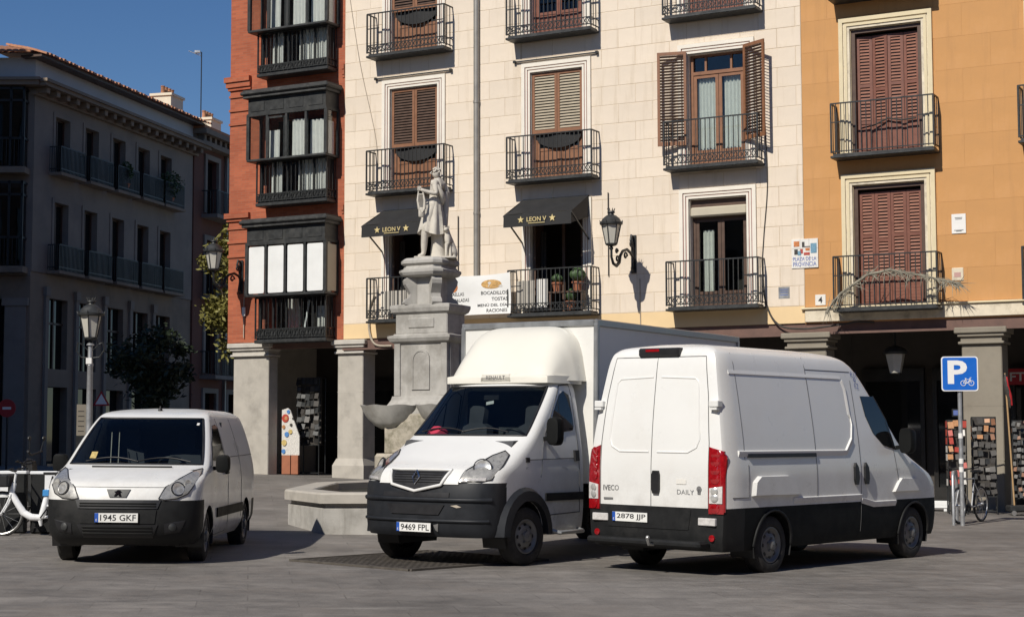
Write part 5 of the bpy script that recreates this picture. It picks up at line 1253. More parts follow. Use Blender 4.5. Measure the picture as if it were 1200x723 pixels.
chimney(-13.1, 70.5, 13.6, 15.15, 1.0, .8, 'smaller cream chimney with clay pots on the roof of the far brick house')
an = empty('roof_antenna', (-13.15, 69.2, 14), 0, 'thin television antenna mast rising above the far chimney', 'antenna')
MB().tube([(0, 0, 0), (0, 0, 3.9)], .025, 6).build('mast', 'iron', an); mb = MB().tube([(-.05, 0, 3.75), (-.55, 0, 3.95)], .015, 5)
for i in range(6): mb.tube([(-.05-i*.09, -.16+.01*i, 3.75+.036*i), (-.05-i*.09, .16-.01*i, 3.75+.036*i)], .01, 4)
mb.box(-.28, -.05, -.1, .1, 3.86, 3.95); mb.build('dipoles', 'alu', an)
# unseen blocks around the square, added to shade the street and dim ambient light
def block(name, x0, x1, y0, y1, h, label, m, step=3.2):
    e = empty(name, (0, 0, 0), 0, label, 'building'); MB().box(x0, x1, y0, y1, -1, h).build('walls', m, e); MB().box(x0-.4, x1+.4, y0-.4, y1+.4, h, h+.4).build('cornice', 'stucco_tan', e)
    mb = MB()
    zs = [z for z in (1.2, 5.0, 8.8, 12.6, 16.4) if z+2.4 < h]
    for z in zs:
        k = int((y1-y0)/step)
        for i in range(k):
            y = y0+(i+.5)*(y1-y0)/k
            mb.box(x1-.02, x1+.05, y-.6, y+.6, z, z+2.3); mb.box(x0-.05, x0+.02, y-.6, y+.6, z, z+2.3)
        k = int((x1-x0)/step)
        for i in range(k):
            x = x0+(i+.5)*(x1-x0)/k
            mb.box(x-.6, x+.6, y1-.02, y1+.05, z, z+2.3); mb.box(x-.6, x+.6, y0-.05, y0+.02, z, z+2.3)
    tag(mb.build('windows', 'glass_opaque', e), kind='stuff'); return e
block('street_block', -42, -20.5, 26, 47, 20.4, 'tall stucco block across the side street whose shadow covers the corner house', 'stucco_tan')
block('palace', -28, 32, -44, -24, 15.5, 'long brick palace on the far side of the square behind the viewer', 'far_brick')
block('west_block', -48, -30, -22, 22, 15.0, 'low stucco block along the left edge of the square', 'stucco_tan')
block('east_block', 25, 44, -22, 24, 17.0, 'brick block along the right edge of the square', 'far_brick')
# ------------------------------------------------------------------ trees
def tree(name, base, label, h, crown, r, m, seed, clumps=26, per=150, ls=.12, trunk=.12):
    random.seed(seed); e = empty(name, base, 0, label, 'tree'); mb = MB(); cz = h-crown/2
    P = [(0, 0, -.2), (.05, .03, h*.3), (-.04, .06, h*.55), (.05, 0, h*.85)]; mb.tube(P, [trunk, trunk*.8, trunk*.6, trunk*.2], 8)
    cs = []
    for i in range(clumps):
        d = Vector((random.gauss(0, 1), random.gauss(0, 1), random.gauss(0, 1))).normalized()*random.uniform(.35, 1)
        c = Vector((d.x*r, d.y*r, cz+d.z*crown/2)); cs.append(c)
        if i % 2 == 0: s = Vector((0, 0, h*.35+random.random()*h*.35)); mb.tube([s, s.lerp(c, .5)+Vector((0, 0, .1)), c], [trunk*.35, trunk*.22, .012], 5)
    mb.build('trunk', 'bark', e, smooth=60); mb = MB()
    for c in cs:
        rr = random.uniform(.35, .6)*r*.62
        for i in range(per):
            q = Vector((random.gauss(0, .5), random.gauss(0, .5), random.gauss(0, .42)))*rr; leaf(mb, c+q, ls)
    mb.build('crown', m, e, fix=False); return e
tree('street_tree', (-8.35, 51.5, G(-9, 50)), 'sunlit yellow-green tree peeping out behind the red brick corner', 8.1, 4.6, 1.25, 'leaf_yellow', 11, 44, 190, .10)
tree('street_tree', (-10.3, 47, G(-10, 47)), 'low dark leafy tree in the shade of the side street', 4.2, 2.7, 1.15, 'leaf_dark', 5, 30, 160, .10)
# ------------------------------------------------------------------ fountain
ftn = empty('fountain', (-1.42, 29.9, 0), 0, 'grey stone fountain with a statue on a tall pedestal above a low polygonal basin', 'fountain')
gzf = .15
A = [(-2.95, 25.85), (-3.75, 27.7), (-3.75, 32.0), (-2.5, 34.2), (.0, 34.2), (1.15, 32.2), (1.2, 28.6), (.25, 25.85)]
A = [(x+1.42, y-29.9) for x, y in A]
def insetp(P, d):
    out = []; n = len(P)
    for i in range(n):
        a, b, c = Vector(P[i-1]), Vector(P[i]), Vector(P[(i+1) % n]); e1 = (b-a).normalized(); e2 = (c-b).normalized(); n1 = Vector((e1.y, -e1.x)); n2 = Vector((e2.y, -e2.x)); k = (n1+n2); out.append(tuple(b+k/(k.length_squared/2)*d))
    return out
sgn = 1 if (Vector(insetp(A, .1)[0])-Vector((0, 0))).length < Vector(A[0]).length else -1
def ringz(d, z): return [(x, y, z) for x, y in insetp(A, sgn*d)]
MB().loft([ringz(0.02, -.3), ringz(.02, .48), ringz(.07, .50), ringz(.07, .56)], cap=False).build('basin_wall', 'pedestal_stone', ftn)
MB().loft([ringz(.07, .56), ringz(-.04, .565), ringz(-.04, .70), ringz(-.02, .73), ringz(.40, .73), ringz(.42, .71), ringz(.42, .1), ringz(.5, .1)], cap=False).build('basin_rim', 'granite', ftn)
MB().add(ringz(.40, .60), [tuple(range(8))]).build('water', 'water', ftn)
for (x0, y0), (x1, y1) in zip(insetp(A, sgn*.015), insetp(A, sgn*.015)[1:]+insetp(A, sgn*.015)[:1]):
    d = Vector((x1-x0, y1-y0)); L = d.length; k = max(1, int(L/1.2))
    for i in range(1, k): q = Vector((x0, y0))+d*i/k; MB().bar((q.x, q.y, -.2), (q.x, q.y, .5), .012).build('basin_joint', 'mottled_stone', ftn)
ped = empty('pedestal', (-.06, 0, 0), FA); ped.parent = ftn; PS = Matrix.Diagonal((.90, .76, 1, 1))
def PM(): mb = MB(); mb.M = PS; return mb
def pb(name, w, d, z0, z1, m='pedestal_stone', b=.02): return PM().box(-w/2, w/2, -d/2, d/2, z0, z1, b=b).build(name, m, ped)
pb('foot', 1.7, 1.8, -.1, 1.3, 'mottled_stone', .05); pb('plinth', 1.45, 1.35, 1.3, 2.0, 'mottled_stone'); 
PM().loft([[(sx*w, sy*d, z) for sx, sy in ((-1, -1), (1, -1), (1, 1), (-1, 1))] for z, w, d in ((2.0, .74, .64), (2.12, .73, .62), (2.25, .66, .50), (2.32, .64, .48))]).build('base_moulding', 'pedestal_stone', ped)
pb('shaft', 1.2, .86, 2.30, 3.30)
for x in (-.54, .54): PM().box(x-.07, x+.07, -.465, -.425, 2.32, 3.28, b=.01).build('corner_pilaster', 'pedestal_stone', ped)
for y in (-.25, .25): PM().box(.595, .625, y-.08, y+.08, 2.32, 3.28, b=.008).build('side_pilaster', 'pedestal_stone', ped)
pts = [(-.17, 2.46), (.17, 2.46), (.17, 2.95)]+[(.17*cos(pi*k/10), 2.95+.17*sin(pi*k/10)) for k in range(1, 10)]+[(-.17, 2.95)]
PM().prism(pts, -.445, -.28).build('niche', 'pedestal_stone', ped); 
mb = PM(); o2 = [(x*1.22, 2.7+(z-2.7)*1.10) for x, z in pts]; n = len(pts); vs = [(x, -.46, z) for x, z in o2]+[(x, -.46, z) for x, z in pts]+[(x, -.40, z) for x, z in pts]+[(x, -.42, z) for x, z in o2]
mb.add(vs, [(i, (i+1) % n, n+(i+1) % n, n+i) for i in range(n)]+[(n+i, n+(i+1) % n, 2*n+(i+1) % n, 2*n+i) for i in range(n)]+[(i, (i+1) % n, 3*n+(i+1) % n, 3*n+i) for i in range(n)]); mb.build('niche_frame', 'pedestal_stone', ped)
PM().loft([[(sx*w, sy*d, z) for sx, sy in ((-1, -1), (1, -1), (1, 1), (-1, 1))] for z, w, d in ((3.26, .60, .44), (3.30, .68, .52), (3.36, .72, .56), (3.40, .72, .56), (3.42, .63, .46), (3.44, .62, .45))]).build('lower_cornice', 'pedestal_stone', ped)
pb('block', 1.2, .84, 3.43, 3.80); PM().box(-.3, .3, -.445, -.40, 3.54, 3.72, b=.015).build('tablet', 'pedestal_stone', ped)
PM().loft([[(sx*w, sy*d, z) for sx, sy in ((-1, -1), (1, -1), (1, 1), (-1, 1))] for z, w, d in ((3.79, .60, .42), (3.83, .66, .48), (3.90, .69, .51), (3.95, .69, .51), (3.97, .60, .42))]).build('upper_cornice', 'pedestal_stone', ped)
# scrolled neck under the statue
def scroll(z): t = (z-3.96)/.5; return .36+.09*cos(t*pi*1.0)*-1+.06*sin(t*pi*2+.5)
MB().loft([[(sx*.27, sy*.25, z) for sx, sy in ((-1, -1), (1, -1), (1, 1), (-1, 1))] for z in (3.95, 4.46)]).build('neck_core', 'pedestal_stone', ped)
for sx in (-1, 1):
    for sy in (-1, 1):
        prof = [(.2, 3.96), (.44, 3.96), (.46, 4.00), (.44, 4.05), (.36, 4.10), (.35, 4.16), (.39, 4.24), (.44, 4.33), (.45, 4.40), (.41, 4.46), (.2, 4.47)]
        mb = MB(); mb.M = Matrix.Rotation(math.atan2(sy, sx), 4, 'Z'); mb.prism([(a*1.1, z) for a, z in prof], -.09, .09, 'xz'); mb.build('scroll', 'pedestal_stone', ped)
def chsq(h, z, c=.28): k = h*(1-c); return [(h, -k, z), (h, k, z), (k, h, z), (-k, h, z), (-h, k, z), (-h, -k, z), (-k, -h, z), (k, -h, z)]
MB().loft([chsq(h, z) for h, z in ((.36, 4.46), (.43, 4.49), (.46, 4.54), (.46, 4.58), (.40, 4.61), (.38, 4.66), (.43, 4.70), (.43, 4.75), (.38, 4.80))]).build('capital', 'pedestal_stone', ped, smooth=30)
# shell bowl on the left flank and one on the right
for sx in (-1, 1):
    mb = MB(); rings = []
    for j in range(9):
        v = j/8; ring = []
        for k in range(24):
            a = 2*pi*k/24; rr = (.16+.34*v**.5)*(1+.05*sin(a*11)+.02*sin(a*4+1)); ring.append((sx*(.58)+rr*1.25*cos(a), -.35+rr*.85*sin(a), 1.74+.42*v**.9+.012*sin(a*7+j)))
        rings.append(ring)
    rings.append([(sx*.58+(x-sx*.58)*.86, -.35+(y+.35)*.86, z) for x, y, z in rings[-1]]); rings.append([(sx*.58+(x-sx*.58)*.4, -.35+(y+.35)*.4, z-.2) for x, y, z in rings[-1]])
    mb.loft(rings).build('shell_bowl', 'pedestal_stone', ped, smooth=50)
# the statue: one continuous figure grown over a skeleton
def skinned(name, nodes, edges, root, m, parent, sub=2):
    me = bpy.data.meshes.new(name); me.from_pydata([n[:3] for n in nodes], edges, []); o = bpy.data.objects.new(name, me); COL.objects.link(o)
    sk = o.modifiers.new('skin', 'SKIN'); sk.use_smooth_shade = True; 
    for i, n in enumerate(nodes):
        r = n[3]; me.skin_vertices[0].data[i].radius = (r, n[4] if len(n) > 4 else r); me.skin_vertices[0].data[i].use_root = (i == root)
    ss = o.modifiers.new('sub', 'SUBSURF'); ss.levels = sub; ss.render_levels = sub
    bpy.context.view_layer.update(); nm = bpy.data.meshes.new_from_object(o.evaluated_get(bpy.context.evaluated_depsgraph_get()))
    bpy.data.objects.remove(o); nm.materials.clear(); nm.materials.append(MATS[m]); nm.polygons.foreach_set('use_smooth', [True]*len(nm.polygons))
    return link(name, nm, parent)
st = empty('statue', (.02, 0, 4.80), 0); st.parent = ftn
N = [(.02, 0, .98, .135), (.0, 0, 1.12, .105), (.03, 0, 1.30, .135), (.05, -.01, 1.42, .085), (.045, -.02, 1.49, .050), (.02, -.03, 1.545, .074), (.01, -.035, 1.61, .070),
     (.15, .07, 1.385, .06), (.245, .11, 1.22, .043), (.15, .13, 1.05, .033), (.12, .13, 1.01, .028),
     (.0, -.15, 1.375, .06), (.04, -.20, 1.165, .047), (-.20, -.235, 1.225, .034), (-.25, -.24, 1.25, .032),
     (-.07, -.07, .90, .10), (-.175, -.11, .50, .072), (-.19, -.07, .28, .065), (-.20, -.05, .09, .045), (-.30, -.10, .035, .042),
     (.06, .07, .90, .10), (.03, .07, .50, .072), (.01, .09, .28, .065), (.0, .09, .09, .045), (-.09, .05, .035, .042)]
E = [(0, 1), (1, 2), (2, 3), (3, 4), (4, 5), (5, 6), (3, 7), (7, 8), (8, 9), (9, 10), (3, 11), (11, 12), (12, 13), (13, 14), (0, 15), (15, 16), (16, 17), (17, 18), (18, 19), (0, 20), (20, 21), (21, 22), (22, 23), (23, 24)]
skinned('figure', N, E, 0, 'statue_stone', st)
mb = MB()
for i, (dz, ln) in enumerate(((.03, .055), (.012, .065), (-.006, .06), (-.024, .05))): mb.tube([(-.25, -.25, 1.25+dz), (-.285, -.262, 1.262+dz), (-.30, -.235, 1.262+dz), (-.285, -.21, 1.258+dz)], [.012, .011, .010, .008], 6)
mb.tube([(-.235, -.225, 1.27), (-.25, -.205, 1.30), (-.275, -.20, 1.305)], [.013, .012, .009], 6); mb.build('fingers', 'statue_stone', st, smooth=60)
mb = MB()   # hair, nose, brow
random.seed(3)
for i in range(46):
    a = random.uniform(0, 2*pi); u = random.uniform(-.1, 1); c = Vector((.03+.075*cos(a)*sqrt(max(0, 1-u*u)), -.025+.07*sin(a)*sqrt(max(0, 1-u*u)), 1.595+.075*u))
    if c.x < -.02 and c.z < 1.62: continue
    mb.ball(c, .022, 6, 4)
mb.tube([(-.055, -.045, 1.60), (-.085, -.052, 1.565), (-.06, -.045, 1.558)], [.008, .014, .010], 6); mb.build('head_detail', 'statue_stone', st, smooth=60)
mb = MB(); rings = []
for j in range(10):
    v = j/9; z = 1.10-.62*v; r = .125+.085*v; ring = []
    for k in range(40):
        a = 2*pi*k/40; f = 1+(.05+.10*v)*sin(a*9+1.2*v*sin(a*3))+.03*sin(a*4); ring.append((-.02-.045*v+r*1.12*f*cos(a), r*.95*f*sin(a), z+.05*v*sin(a*2+.5)))
    rings.append(ring)
mb.loft(rings, cap=True).build('tunic', 'statue_stone', st, smooth=60)
mb = MB().tube([(.0, -.13, 1.40), (.06, -.15, 1.30), (.12, -.13, 1.2), (.15, -.06, 1.08), (.12, .06, 1.02)], [.03, .045, .05, .05, .04], 8); mb.tube([(.20, .05, 1.25), (.19, .12, .95), (.16, .12, .62), (.17, .1, .4)], [.04, .06, .07, .05], 8); mb.build('cloak', 'statue_stone', st, smooth=60)
mb = MB(); mb.M = Matrix.Translation((-.235, -.235, 0))
mb.tube([(-.05, 0, 1.22), (-.065, 0, 1.05), (-.04, 0, .9), (.02, 0, .82), (.06, 0, .9), (.06, 0, 1.05), (.03, 0, 1.2)], [.012, .02, .026, .03, .026, .02, .012], 8); mb.box(-.05, .05, -.02, .02, .74, .92, b=.015); mb.bar((-.07, 0, 1.16), (.05, 0, 1.16), .02)
for x in (-.03, -.01, .01, .03): mb.tube([(x, 0, .88), (x, 0, 1.16)], .004, 4)
mb.build('lyre', 'statue_stone', st, smooth=50)
MB().lathe([(.17, 0), (.15, .1), (.13, .3), (.14, .48), (.10, .56)], 12, (.06, .10, 0)).build('tree_stump', 'statue_stone', st, smooth=50)
D = [(.30, .10, .13, .11), (.27, .04, .30, .085), (.24, -.02, .40, .075), (.225, -.05, .50, .05), (.215, -.09, .545, .055), (.19, -.16, .525, .033), (.215, -.08, .22, .030), (.21, -.10, .03, .028), (.28, -.03, .22, .030), (.285, -.06, .03, .028), (.34, .02, .05, .04), (.34, -.06, .03, .03)]
skinned('dog', D, [(0, 1), (1, 2), (2, 3), (3, 4), (4, 5), (2, 6), (6, 7), (2, 8), (8, 9), (0, 10), (10, 11)], 0, 'statue_stone', st)
mb = MB().tube([(.235, -.07, .585), (.25, -.06, .60), (.265, -.06, .56)], [.018, .02, .008], 6).tube([(.195, -.09, .585), (.18, -.085, .60), (.17, -.09, .565)], [.016, .018, .008], 6); mb.build('dog_ears', 'statue_stone', st, smooth=50)
MB().box(-.36, .40, -.30, .26, -.005, .03, b=.01).build('statue_base', 'statue_stone', st)
# ------------------------------------------------------------------ lamps
def lantern(par, o, s=1.0, glass='lamp_glass'):
    """o = foot of the lantern"""
    def P(l): return [(r*s, z*s) for r, z in l]
    MB().lathe(P([(.03, -.12), (.05, -.08), (.03, -.04), (.10, -.02), (.135, .0), (.14, .03)]), 12, o).build('lantern_foot', 'iron_grey', par, smooth=40)
    MB().lathe(P([(.125, .03), (.215, .46)]), 6, o).build('lantern_glass', glass, par)
    mb = MB()
    for k in range(6):
        t = 2*pi*(k+.5)/6; mb.tube([(o[0]+.13*s*cos(t), o[1]+.13*s*sin(t), o[2]+.02*s), (o[0]+.222*s*cos(t), o[1]+.222*s*sin(t), o[2]+.47*s)], .013*s, 6)
    mb.build('lantern_ribs', 'iron_grey', par)
    MB().lathe(P([(.235, .455), (.265, .47), (.27, .51), (.24, .53), (.20, .60), (.12, .67), (.07, .69), (.06, .72), (.09, .74), (.085, .77), (.05, .775)]), 18, o).build('lantern_cap', 'iron_grey', par, smooth=35)
    mb = MB()
    for k in range(8):
        t = 2*pi*k/8; mb.tube([(o[0]+.26*s*cos(t), o[1]+.26*s*sin(t), o[2]+.50*s), (o[0]+.285*s*cos(t), o[1]+.285*s*sin(t), o[2]+.555*s)], [.018*s, .006*s], 5); mb.tube([(o[0]+.06*s*cos(t), o[1]+.06*s*sin(t), o[2]+.77*s), (o[0]+.095*s*cos(t), o[1]+.095*s*sin(t), o[2]+.84*s)], [.014*s, .006*s], 5)
    mb.build('lantern_crown', 'iron_grey', par)
def wall_lamp(t, zl, label, d=1.3, zm=None):
    zm = zm or zl-.28
    e = empty('wall_lantern', FW(t, 0, zl), FA, label, 'lamp', 'bracket lanterns on the facades'); y = -d
    lantern(e, (0, y, 0), 1.0)
    sp = [(0, y, -.12), (0, y, -.28), (0, y+.10, -.42), (0, y+.28, -.46), (0, y+.44, -.36), (0, y+.5, -.20), (0, y+.64, -.08), (0, y+.88, -.02), (0, y+1.08, -.08), (0, -.03, -.2)]
    mb = MB().tube(sp, [.03, .03, .035, .04, .04, .035, .035, .035, .035, .03], 8)
    for cy, cz, r in ((y+.34, -.30, .09), (y+.30, -.12, .07), (y+.8, -.18, .10), (-.16, .12, .10)):
        mb.tube([(0, cy+r*(1-k*.06)*cos(k*.5), cz+r*(1-k*.06)*sin(k*.5)) for k in range(14)], .022, 6)
    mb.tube([(0, -.04, .30), (0, -.16, .34), (0, -.2, .22), (0, -.1, .1), (0, -.06, -.2), (0, -.12, -.45), (0, -.03, -.5)], .03, 8)
    mb.build('bracket', 'iron', e, smooth=50); MB().box(-.07, .07, -.04, -.016, -.55, .36, b=.01).build('mount_plate', 'iron', e)
    return e
wall_lamp(3.27, 5.98, 'wall lantern on a scrolled iron bracket beside the right-hand balcony of the cream house', 1.3)
wall_lamp(-8.22, 5.98, 'wall lantern on an iron bracket at the corner of the red brick house', 1.2)
sl = empty('street_lamp', (-9.18, 36, G(-9.18, 36)), 0, 'freestanding street lamp with a crowned lantern behind the small van', 'lamp')
zt = 4.58-G(-9.18, 36)-.84
lantern(sl, (0, 0, zt), 1.08)
MB().lathe([(.20, -.1), (.20, .25), (.15, .32), (.12, .7), (.10, .9), (.075, 1.0), (.06, zt-.6), (.075, zt-.58), (.055, zt-.5), (.05, zt-.16), (.09, zt-.14), (.06, zt-.1)], 16).build('post', 'galv', sl, smooth=40)
mb = MB()
for s in (-1, 1): mb.tube([(s*.05, 0, zt-.42), (s*.2, 0, zt-.40), (s*.3, 0, zt-.25), (s*.27, 0, zt-.08), (s*.19, 0, zt-.12)], .016, 6); mb.tube([(s*.05, 0, zt-.25), (s*.16, 0, zt-.15), (s*.14, 0, zt-.02)], .012, 6)
mb.build('scroll_arm', 'iron', sl); MB().box(-.07, .05, -.09, -.05, zt-.55, zt-.42).build('post_sticker', 'paper', sl)
hl_ = empty('hanging_lantern', FW(9.18, -1.0, 3.0), FA, 'square-topped lantern hanging under the arcade of the orange house', 'lamp')
MB().lathe([(.13, 0), (.22, .42)], 6).build('glass', 'lamp_glass', hl_); MB().lathe([(.26, .42), (.27, .47), (.22, .55), (.10, .60), (.04, .62)], 12).build('cap', 'iron_grey', hl_, smooth=40); MB().tube([(0, 0, .6), (0, 0, 1.14)], .025, 8).box(-.06, .06, -.06, .06, .9, 1.14).build('rod', 'iron', hl_); MB().lathe([(.10, -.03), (.14, 0)], 6).build('foot', 'iron', hl_)
# ------------------------------------------------------------------ awnings, banner, plaques, cables
def star(mb, x, y, r):
    P = [(x+r*(1 if k % 2 == 0 else .42)*cos(pi/2+k*pi/5), y+r*(1 if k % 2 == 0 else .42)*sin(pi/2+k*pi/5)) for k in range(10)]; mb.prism(P, 0, .002, 'xy')
def awning(t0, t1, label):
    e = empty('awning', FW((t0+t1)/2, 0, 6.6), FA, label, 'awning', 'black awnings over the first-floor balconies'); w = t1-t0; a, b = -w/2, w/2; D_ = 1.0
    mb = MB().grid(lambda u, v: (a+w*u, -.03-D_*v, .78-.50*v-.03*sin(pi*v)+.012*sin(u*pi*3)*v), 12, 6); mb.build('canopy', 'awning', e, smooth=50, fix=False)
    mb = MB().grid(lambda u, v: (a+w*u, -.03-D_-.015*v+.01*sin(u*14)*v, .28-.30*v), 24, 3); mb.build('valance', 'awning', e, smooth=50, fix=False)
    for x in (a, b):
        MB().add([(x, -.03, .78), (x, -.03-D_, .28), (x, -.03-D_, -.0), (x, -.03, .26)], [(0, 1, 2, 3)]).build('side_cheek', 'awning', e, fix=False); MB().bar((x, -.04, -.3), (x, -.03-D_, .26), .03).build('awning_arm', 'iron', e)
    M = frame3((0, -D_-.065, .14), (1, 0, 0), (0, 0, 1)); text('awning_lettering', 'LEON V', 'gold', e, M, .52, .11, bold=.01)
    mb = MB(); mb.M = M; star(mb, -.42, 0, .09); star(mb, .42, 0, .09); mb.box(-.22, .22, -.10, -.085, 0, .002); mb.build('awning_star', 'gold', e)
awning(-3.72, -1.92, 'black awning with gold lettering partly hidden behind the statue')
awning(.32, 2.12, 'black awning with gold lettering over the balcony with cactus pots')
bn = empty('menu_banner', FW(-.75, .5, 5.07), FA, 'white cloth menu banner hung between two balconies of the cream house', 'banner'); BWn, BHn = 1.92, 1.0
MB().grid(lambda u, v: (-BWn/2+BWn*u, .03*sin(u*7+v*2)+.02*sin(v*5), -BHn/2+BHn*v-.05*sin(pi*u)*v), 26, 12).build('cloth', 'banner_cloth', bn, smooth=60, fix=False)
def cling(o, off=.004):
    for v in o.data.vertices:
        u = (v.co.x+BWn/2)/BWn; w = (v.co.z+BHn/2)/BHn; v.co.y = .03*sin(u*7+w*2)+.02*sin(w*5)-off+(v.co.y+.058)*.2
    return o
MBN = lambda x, z: frame3((x, -.058, z), (1, 0, 0), (0, 0, 1))
for x, z, s_, w_ in ((.52, .02, 'BOCADILLOS', .70), (.66, -.13, 'TOSTAS', .42), (.47, -.27, 'MENÚ DEL DÍA', .80), (.60, -.41, 'RACIONES', .55), (-.52, .02, 'PAELLAS', .40), (-.45, -.13, 'ENSALADAS', .55), (-.55, -.27, 'TAPAS', .34)): cling(text('banner_text', s_, 'ink', bn, MBN(x, z), w_, .085, bold=.015))

mb = MB(); mb.M = MBN(.45, .23); mb.prism([(.27*cos(2*pi*k/20), .11*sin(2*pi*k/20)) for k in range(20)], 0, .003, 'xy'); cling(mb.build('food_picture', 'tan_food', bn), .006)
mb = MB(); mb.M = MBN(.55, .23)
for k in range(7): mb.prism([(.10*(k % 4)-.15+.045*cos(2*pi*j/8), -.05+.08*(k//4)+.035*sin(2*pi*j/8)) for j in range(8)], .004, .006, 'xy')
cling(mb.build('food_picture', 'card_white', bn), .006)
mb = MB(); mb.M = MBN(-.62, .2); mb.prism([(.13*cos(2*pi*k/20), .13*sin(2*pi*k/20)) for k in range(20)], 0, .003, 'xy'); cling(mb.build('food_picture', 'orange_food', bn), .006)
for x in (-BWn/2, BWn/2): MB().tube([(x, -.01, .48), (x+(-.1 if x < 0 else .1), .04, .52)], .006, 5).build('tie_cord', 'cable', bn)
pq = empty('street_plaque', FW(7.45, .035, 5.68), FA, 'white tiled street-name plaque on the joint between cream and orange house', 'plaque')
q = .62/3
for i in range(3):
    for j in range(3): MB().box(-.31+i*q+.002, -.31+(i+1)*q-.002, 0, .02, -.33+j*.22+.002, -.33+(j+1)*.22-.002, b=.003).build('tile', 'tile_cream', pq)
PQ = lambda x, z: frame3((x, -.003, z), (1, 0, 0), (0, 0, 1))
text('plaque_text', 'PLAZA DE LA', 'blue_ink', pq, PQ(0, -.12), .54, .085, bold=.01); text('plaque_text', 'PROVINCIA', 'blue_ink', pq, PQ(0, -.24), .54, .10, bold=.01)
for m_, rects in {'orange_food': [(-.25, -.12, .16, .28), (.02, .12, .06, .12)], 'card_dark': [(-.06, 0, .14, .26), (-.24, -.16, -.02, .1), (.0, .13, .14, .16)], 'tile_blue': [(.14, .28, .0, .22), (-.16, -.08, -.04, .06)], 'card_red': [(-.02, .12, -.04, .02), (-.1, -.04, .0, .1)]}.items():
    mb = MB(); mb.M = PQ(0, 0)
    for a, b, c, d in rects: mb.box(a, b, c, d, 0, .002)
    mb.build('tile_painting', m_, pq)
nb = empty('number_plaque', FW(7.79, .02, 4.62), FA, 'small white house number plaque low on the orange wall', 'plaque'); MB().box(-.12, .12, 0, .015, -.12, .12, b=.005).build('enamel', 'tile_cream', nb); text('house_number', '4', 'ink', nb, frame3((0, -.002, 0), (1, 0, 0), (0, 0, 1)), None, .14, bold=.02)
nt_ = empty('wall_notice', FW(10.88, .02, 6.14), FA, 'white notice sheet fixed high on the orange wall', 'notice'); MB().box(-.15, .15, 0, .012, -.21, .21).build('sheet', 'paper', nt_); mb = MB()
for z, w in ((.12, .16), (.09, .14), (-.15, .2), (-.17, .12)): mb.box(-w/2, w/2, -.003, -.001, z, z+.015)
mb.build('print', 'grey_ink', nt_)
mt = empty('meter_box', FW(10.83, .02, 5.05), FA, 'pale metal meter box on the orange wall below the notice', 'box'); MB().box(-.125, .125, 0, .05, -.14, .14, b=.012).build('case', 'sill_stone', mt); MB().box(-.07, .07, -.004, -.0, -.06, .04).build('door', 'pink_trim', mt)
ms = empty('metal_plate', FW(6.95, .02, 4.82), FA, 'small worn blue-grey plate on the cream wall below the street plaque', 'plate'); MB().box(-.13, .13, 0, .01, -.13, .13).build('sheet', 'alu', ms)
for i in range(3): box1('stamped_line', 'blue_ink', ms, -.09, .09, -.003, -.001, -.06+i*.06, -.045+i*.06)
dp = empty('drainpipe', FW(-.955, .07, 4.5), FA, 'grey metal drainpipe running down the cream facade', 'pipe'); MB().tube([(0, 0, .95), (0, 0, 11.5)], .075, 14).build('pipe', 'pipe', dp, smooth=50)
for z in (2.6, 5.4, 8.2): MB().lathe([(.085, 0), (.085, .06)], 14, (0, 0, z)).build('bracket', 'pipe', dp)
def cable(label, pts, r, m='cable'):
    P = []; V = [Vector(p) for p in pts]
    for i in range(len(V)-1):
        a, b, c, d = V[max(i-1, 0)], V[i], V[i+1], V[min(i+2, len(V)-1)]
        for k in range(6): t = k/6; P.append(.5*((2*b)+(c-a)*t+(2*a-5*b+4*c-d)*t*t+(3*b-a-3*c+d)*t**3))
    P.append(V[-1]); o = MB().tube([FW(p.x, p.y, p.z) for p in P], r, 6).build('cable', m, smooth=60); return tag(o, label, 'cable', 'cables on the facades')
cable('black cable bundle looping along the arcade between cream and orange house', [(6.45, .03, 5.6), (6.5, .03, 4.7), (6.8, .08, 4.12), (7.4, .14, 3.98), (8.3, .14, 4.05), (8.6, .06, 4.1), (9.0, .05, 4.08)], .022)
cable('thin dark cable running down the cream wall right of the open shutters', [(6.56, .03, 10.6), (6.55, .03, 9.0), (6.6, .03, 7.4), (6.5, .03, 6.2), (6.45, .03, 5.6)], .012)
cable('pale conduit bending down the left end of the cream facade', [(-3.95, .04, 5.2), (-4.1, .05, 4.9), (-4.1, .06, 4.3), (-3.9, .08, 3.95), (-3.4, .1, 3.9)], .03, 'cable_pale')
cable('thin faded wire falling across the upper left of the cream wall', [(-4.8, .03, 13.2), (-4.45, .03, 11.3), (-4.0, .03, 9.5), (-3.9, .03, 8.8)], .008, 'cable_pale')
cable('thin vertical wire left of the awning behind the statue', [(-1.5, .04, 7.1), (-1.5, .04, 5.4)], .014)
cable('thin vertical wire right of the cactus balcony', [(2.62, .04, 7.4), (2.62, .04, 5.4)], .014); cable('thin wire below the bracket lantern on the cream wall', [(3.42, .03, 5.3), (3.43, .03, 4.2)], .012, 'cable_pale')
sb = empty('switch_box', FW(-8.1, .02, 4.95), FA, 'small white electrical box on the brick corner below the lantern', 'box'); MB().box(-.05, .05, -.05, 0, -.12, .12, b=.01).build('case', 'blind_white', sb); MB().tube([(0, -.02, .1), (.02, -.02, .9)], .012, 6).tube([(0, -.02, -.12), (0, -.02, -.7)], .015, 6).build('conduit', 'cable_pale', sb)
